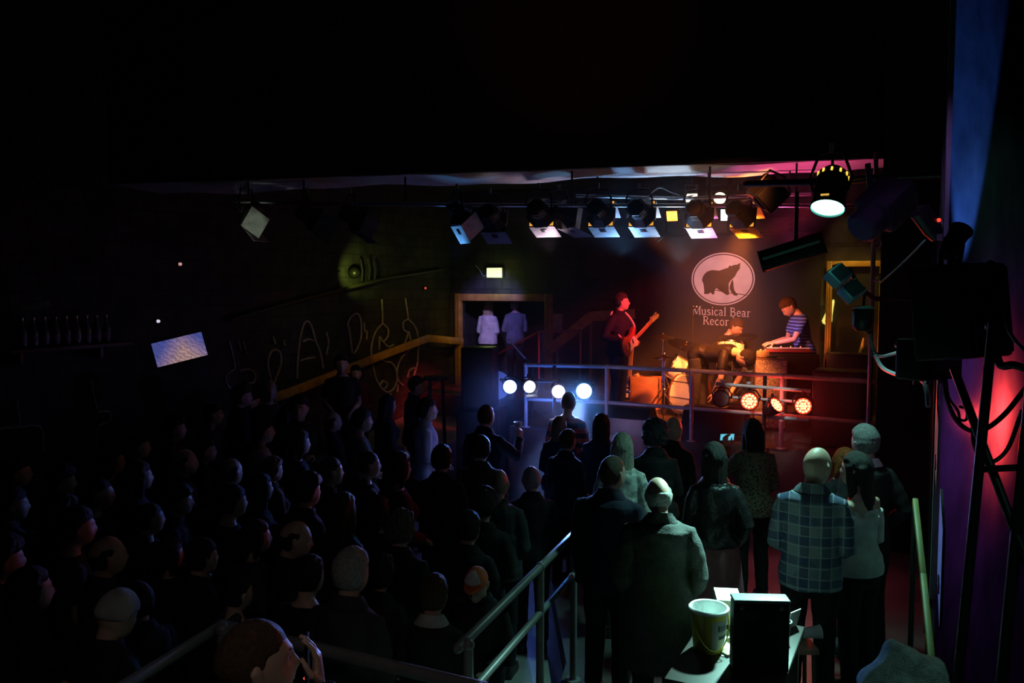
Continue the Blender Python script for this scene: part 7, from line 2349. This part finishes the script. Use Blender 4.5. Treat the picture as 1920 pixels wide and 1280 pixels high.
# cyan-white par over the audience
d = (PART - PARP).normalized()
light('SPOT', 'par_cyan', PARP + d * .05, (.42, 1, .86), 2500, V((1.08, 4.46, 1.0)), .10, 34, 1)
light('SPOT', 'par_cyan_spill', PARP + d * .05, (.36, 1, .85), 230, V((1.85, 5.7, .9)), .10, 84, 1)
light('SPOT', 'teal_near', V((2.2, 2.2, 4.4)), (.4, 1, .85), 26, V((1.60, 3.3, 1.25)), .1, 26, .9)  # separate unseen spot, added for the fleece alone
# right wall
light('SPOT', 'wall_red', V((3.48, 5.27, 2.0)), (1, .05, .045), 60, V((3.27, 5.48, 2.0)), .05, 150, 1)
light('SPOT', 'wall_magenta', V((3.1, 3.9, 2.4)), (.42, .12, .85), 20, V((3.0, 5.3, 1.9)), .2, 110, 1)
light('SPOT', 'wall_blue', V((2.86, 4.50, 2.25)), (.06, .22, 1), 150, V((2.655, 4.90, 4.3)), .03, 30, .35)
# small greens and reds on the left
light('POINT', 'exit_glow', PV(927, 528, DV - .30), (.7, 1, .15), 2.2, size=.08)
light('SPOT', 'green_patch', PU(668, 520, uL + .45), (.75, 1, .12), 16, PU(668, 508, uL), .04, 78, .9)
light('SPOT', 'graffiti_fill', PU(690, 470, uL + 2.2), (1, .8, .4), 5, PU(690, 660, uL), .2, 90, 1)
light('SPOT', 'red_patch', PU(440, 330, uL + 1.2), (1, .08, .04), 16, PU(412, 412, uL), .05, 34, .6)
light('SPOT', 'ceiling_red', V((1.2, 4.0, 4.6)), (1, .06, .12), 40, P(1090, 0, 9.0), .05, 34, .7)
light('SPOT', 'handrail_amber', R(-5.0, 10.2, 3.3), (1, .55, .08), 26, PU(770, 645, uL + .25), .08, 44, .8)
light('SPOT', 'doorway_violet', R(-6.4, 11.6, 3.3), (.25, .2, 1), 200, PV(930, 592, 14.2), .06, 36, .7)
light('SPOT', 'foreground_fill', V((-.5, .2, 4.3)), (1, .86, .80), 24, V((-.85, 2.7, 1.6)), .25, 46, 1)  # unseen spot added to brighten the foreground man and his railing
light('SPOT', 'jamb_amber', R(-6.3, 11.4, 3.4), (1, .6, .08), 60, PV(873, 620, DV), .08, 34, .8)  # added spot, brightens the left doorway jamb
light('SPOT', 'flap_dim', bulk_pt(420, 560, -.9), (.9, 1, .8), 12, bulk_pt(480, 408, .2), .05, 22, .9)  # added spot, picks out the pale flaps at upper left

light('SPOT', 'cluster_violet', V((1.7, 4.0, 4.1)), (.5, .28, 1), 16, P(1720, 450, 5.1), .08, 52, .9)  # weak violet spot added to bring out the dark lamp cluster
light('SPOT', 'panel_teal', V((2.1, 2.6, 3.8)), (.35, 1, .85), 14, P(1895, 390, 5.3), .08, 26, 1)  # added unseen spot for the teal sheen on the metal wall
light('SPOT', 'cross_bar_fill', V((1.6, 6.6, 4.1)), (1, .88, .82), 260, P(1425, 735, 9.15), .06, 13, .6)  # unseen white spot added to brighten the red lamps' cross bars
# stage haze
HZ = struct('haze', MB().prism(uvpoly((-6.3, 8.3), (-.55, 8.3), (-.55, 13.5), (-6.3, 13.5)), 4.0, Matrix.Translation((0, 0, .15))), mat('haze_air'))
hm = _M['haze_air']
nt = hm.node_tree
nt.nodes.clear()
_o = _nd(nt, 'ShaderNodeOutputMaterial')
_v = _nd(nt, 'ShaderNodeVolumeScatter')
_v.inputs['Density'].default_value = .026
_v.inputs['Anisotropy'].default_value = .3
nt.links.new(_v.outputs[0], _o.inputs['Volume'])
HZ['kind'] = 'stuff'
HZ['label'] = 'thin haze hanging over the stage and its lamps'
HZ['category'] = 'haze'

cam = bpy.data.cameras.new('camera')
co = bpy.data.objects.new('camera', cam)
COL.objects.link(co)
co.location = CAM
co.rotation_euler = (PI / 2 - TH, 0, 0)
cam.sensor_width = 36
cam.lens = 36 * F / 1920
cam.clip_start = .05
SC.camera = co
vs_ = SC.view_settings
vs_.view_transform = 'Standard'
vs_.look = 'None'
vs_.gamma = 1
vs_.exposure = 0
vs_.use_curve_mapping = False
bpy.data.scenes.remove(TMP)
for _n in list(_M):
    pass

SC.cycles.diffuse_bounces = 1
SC.cycles.max_bounces = 8
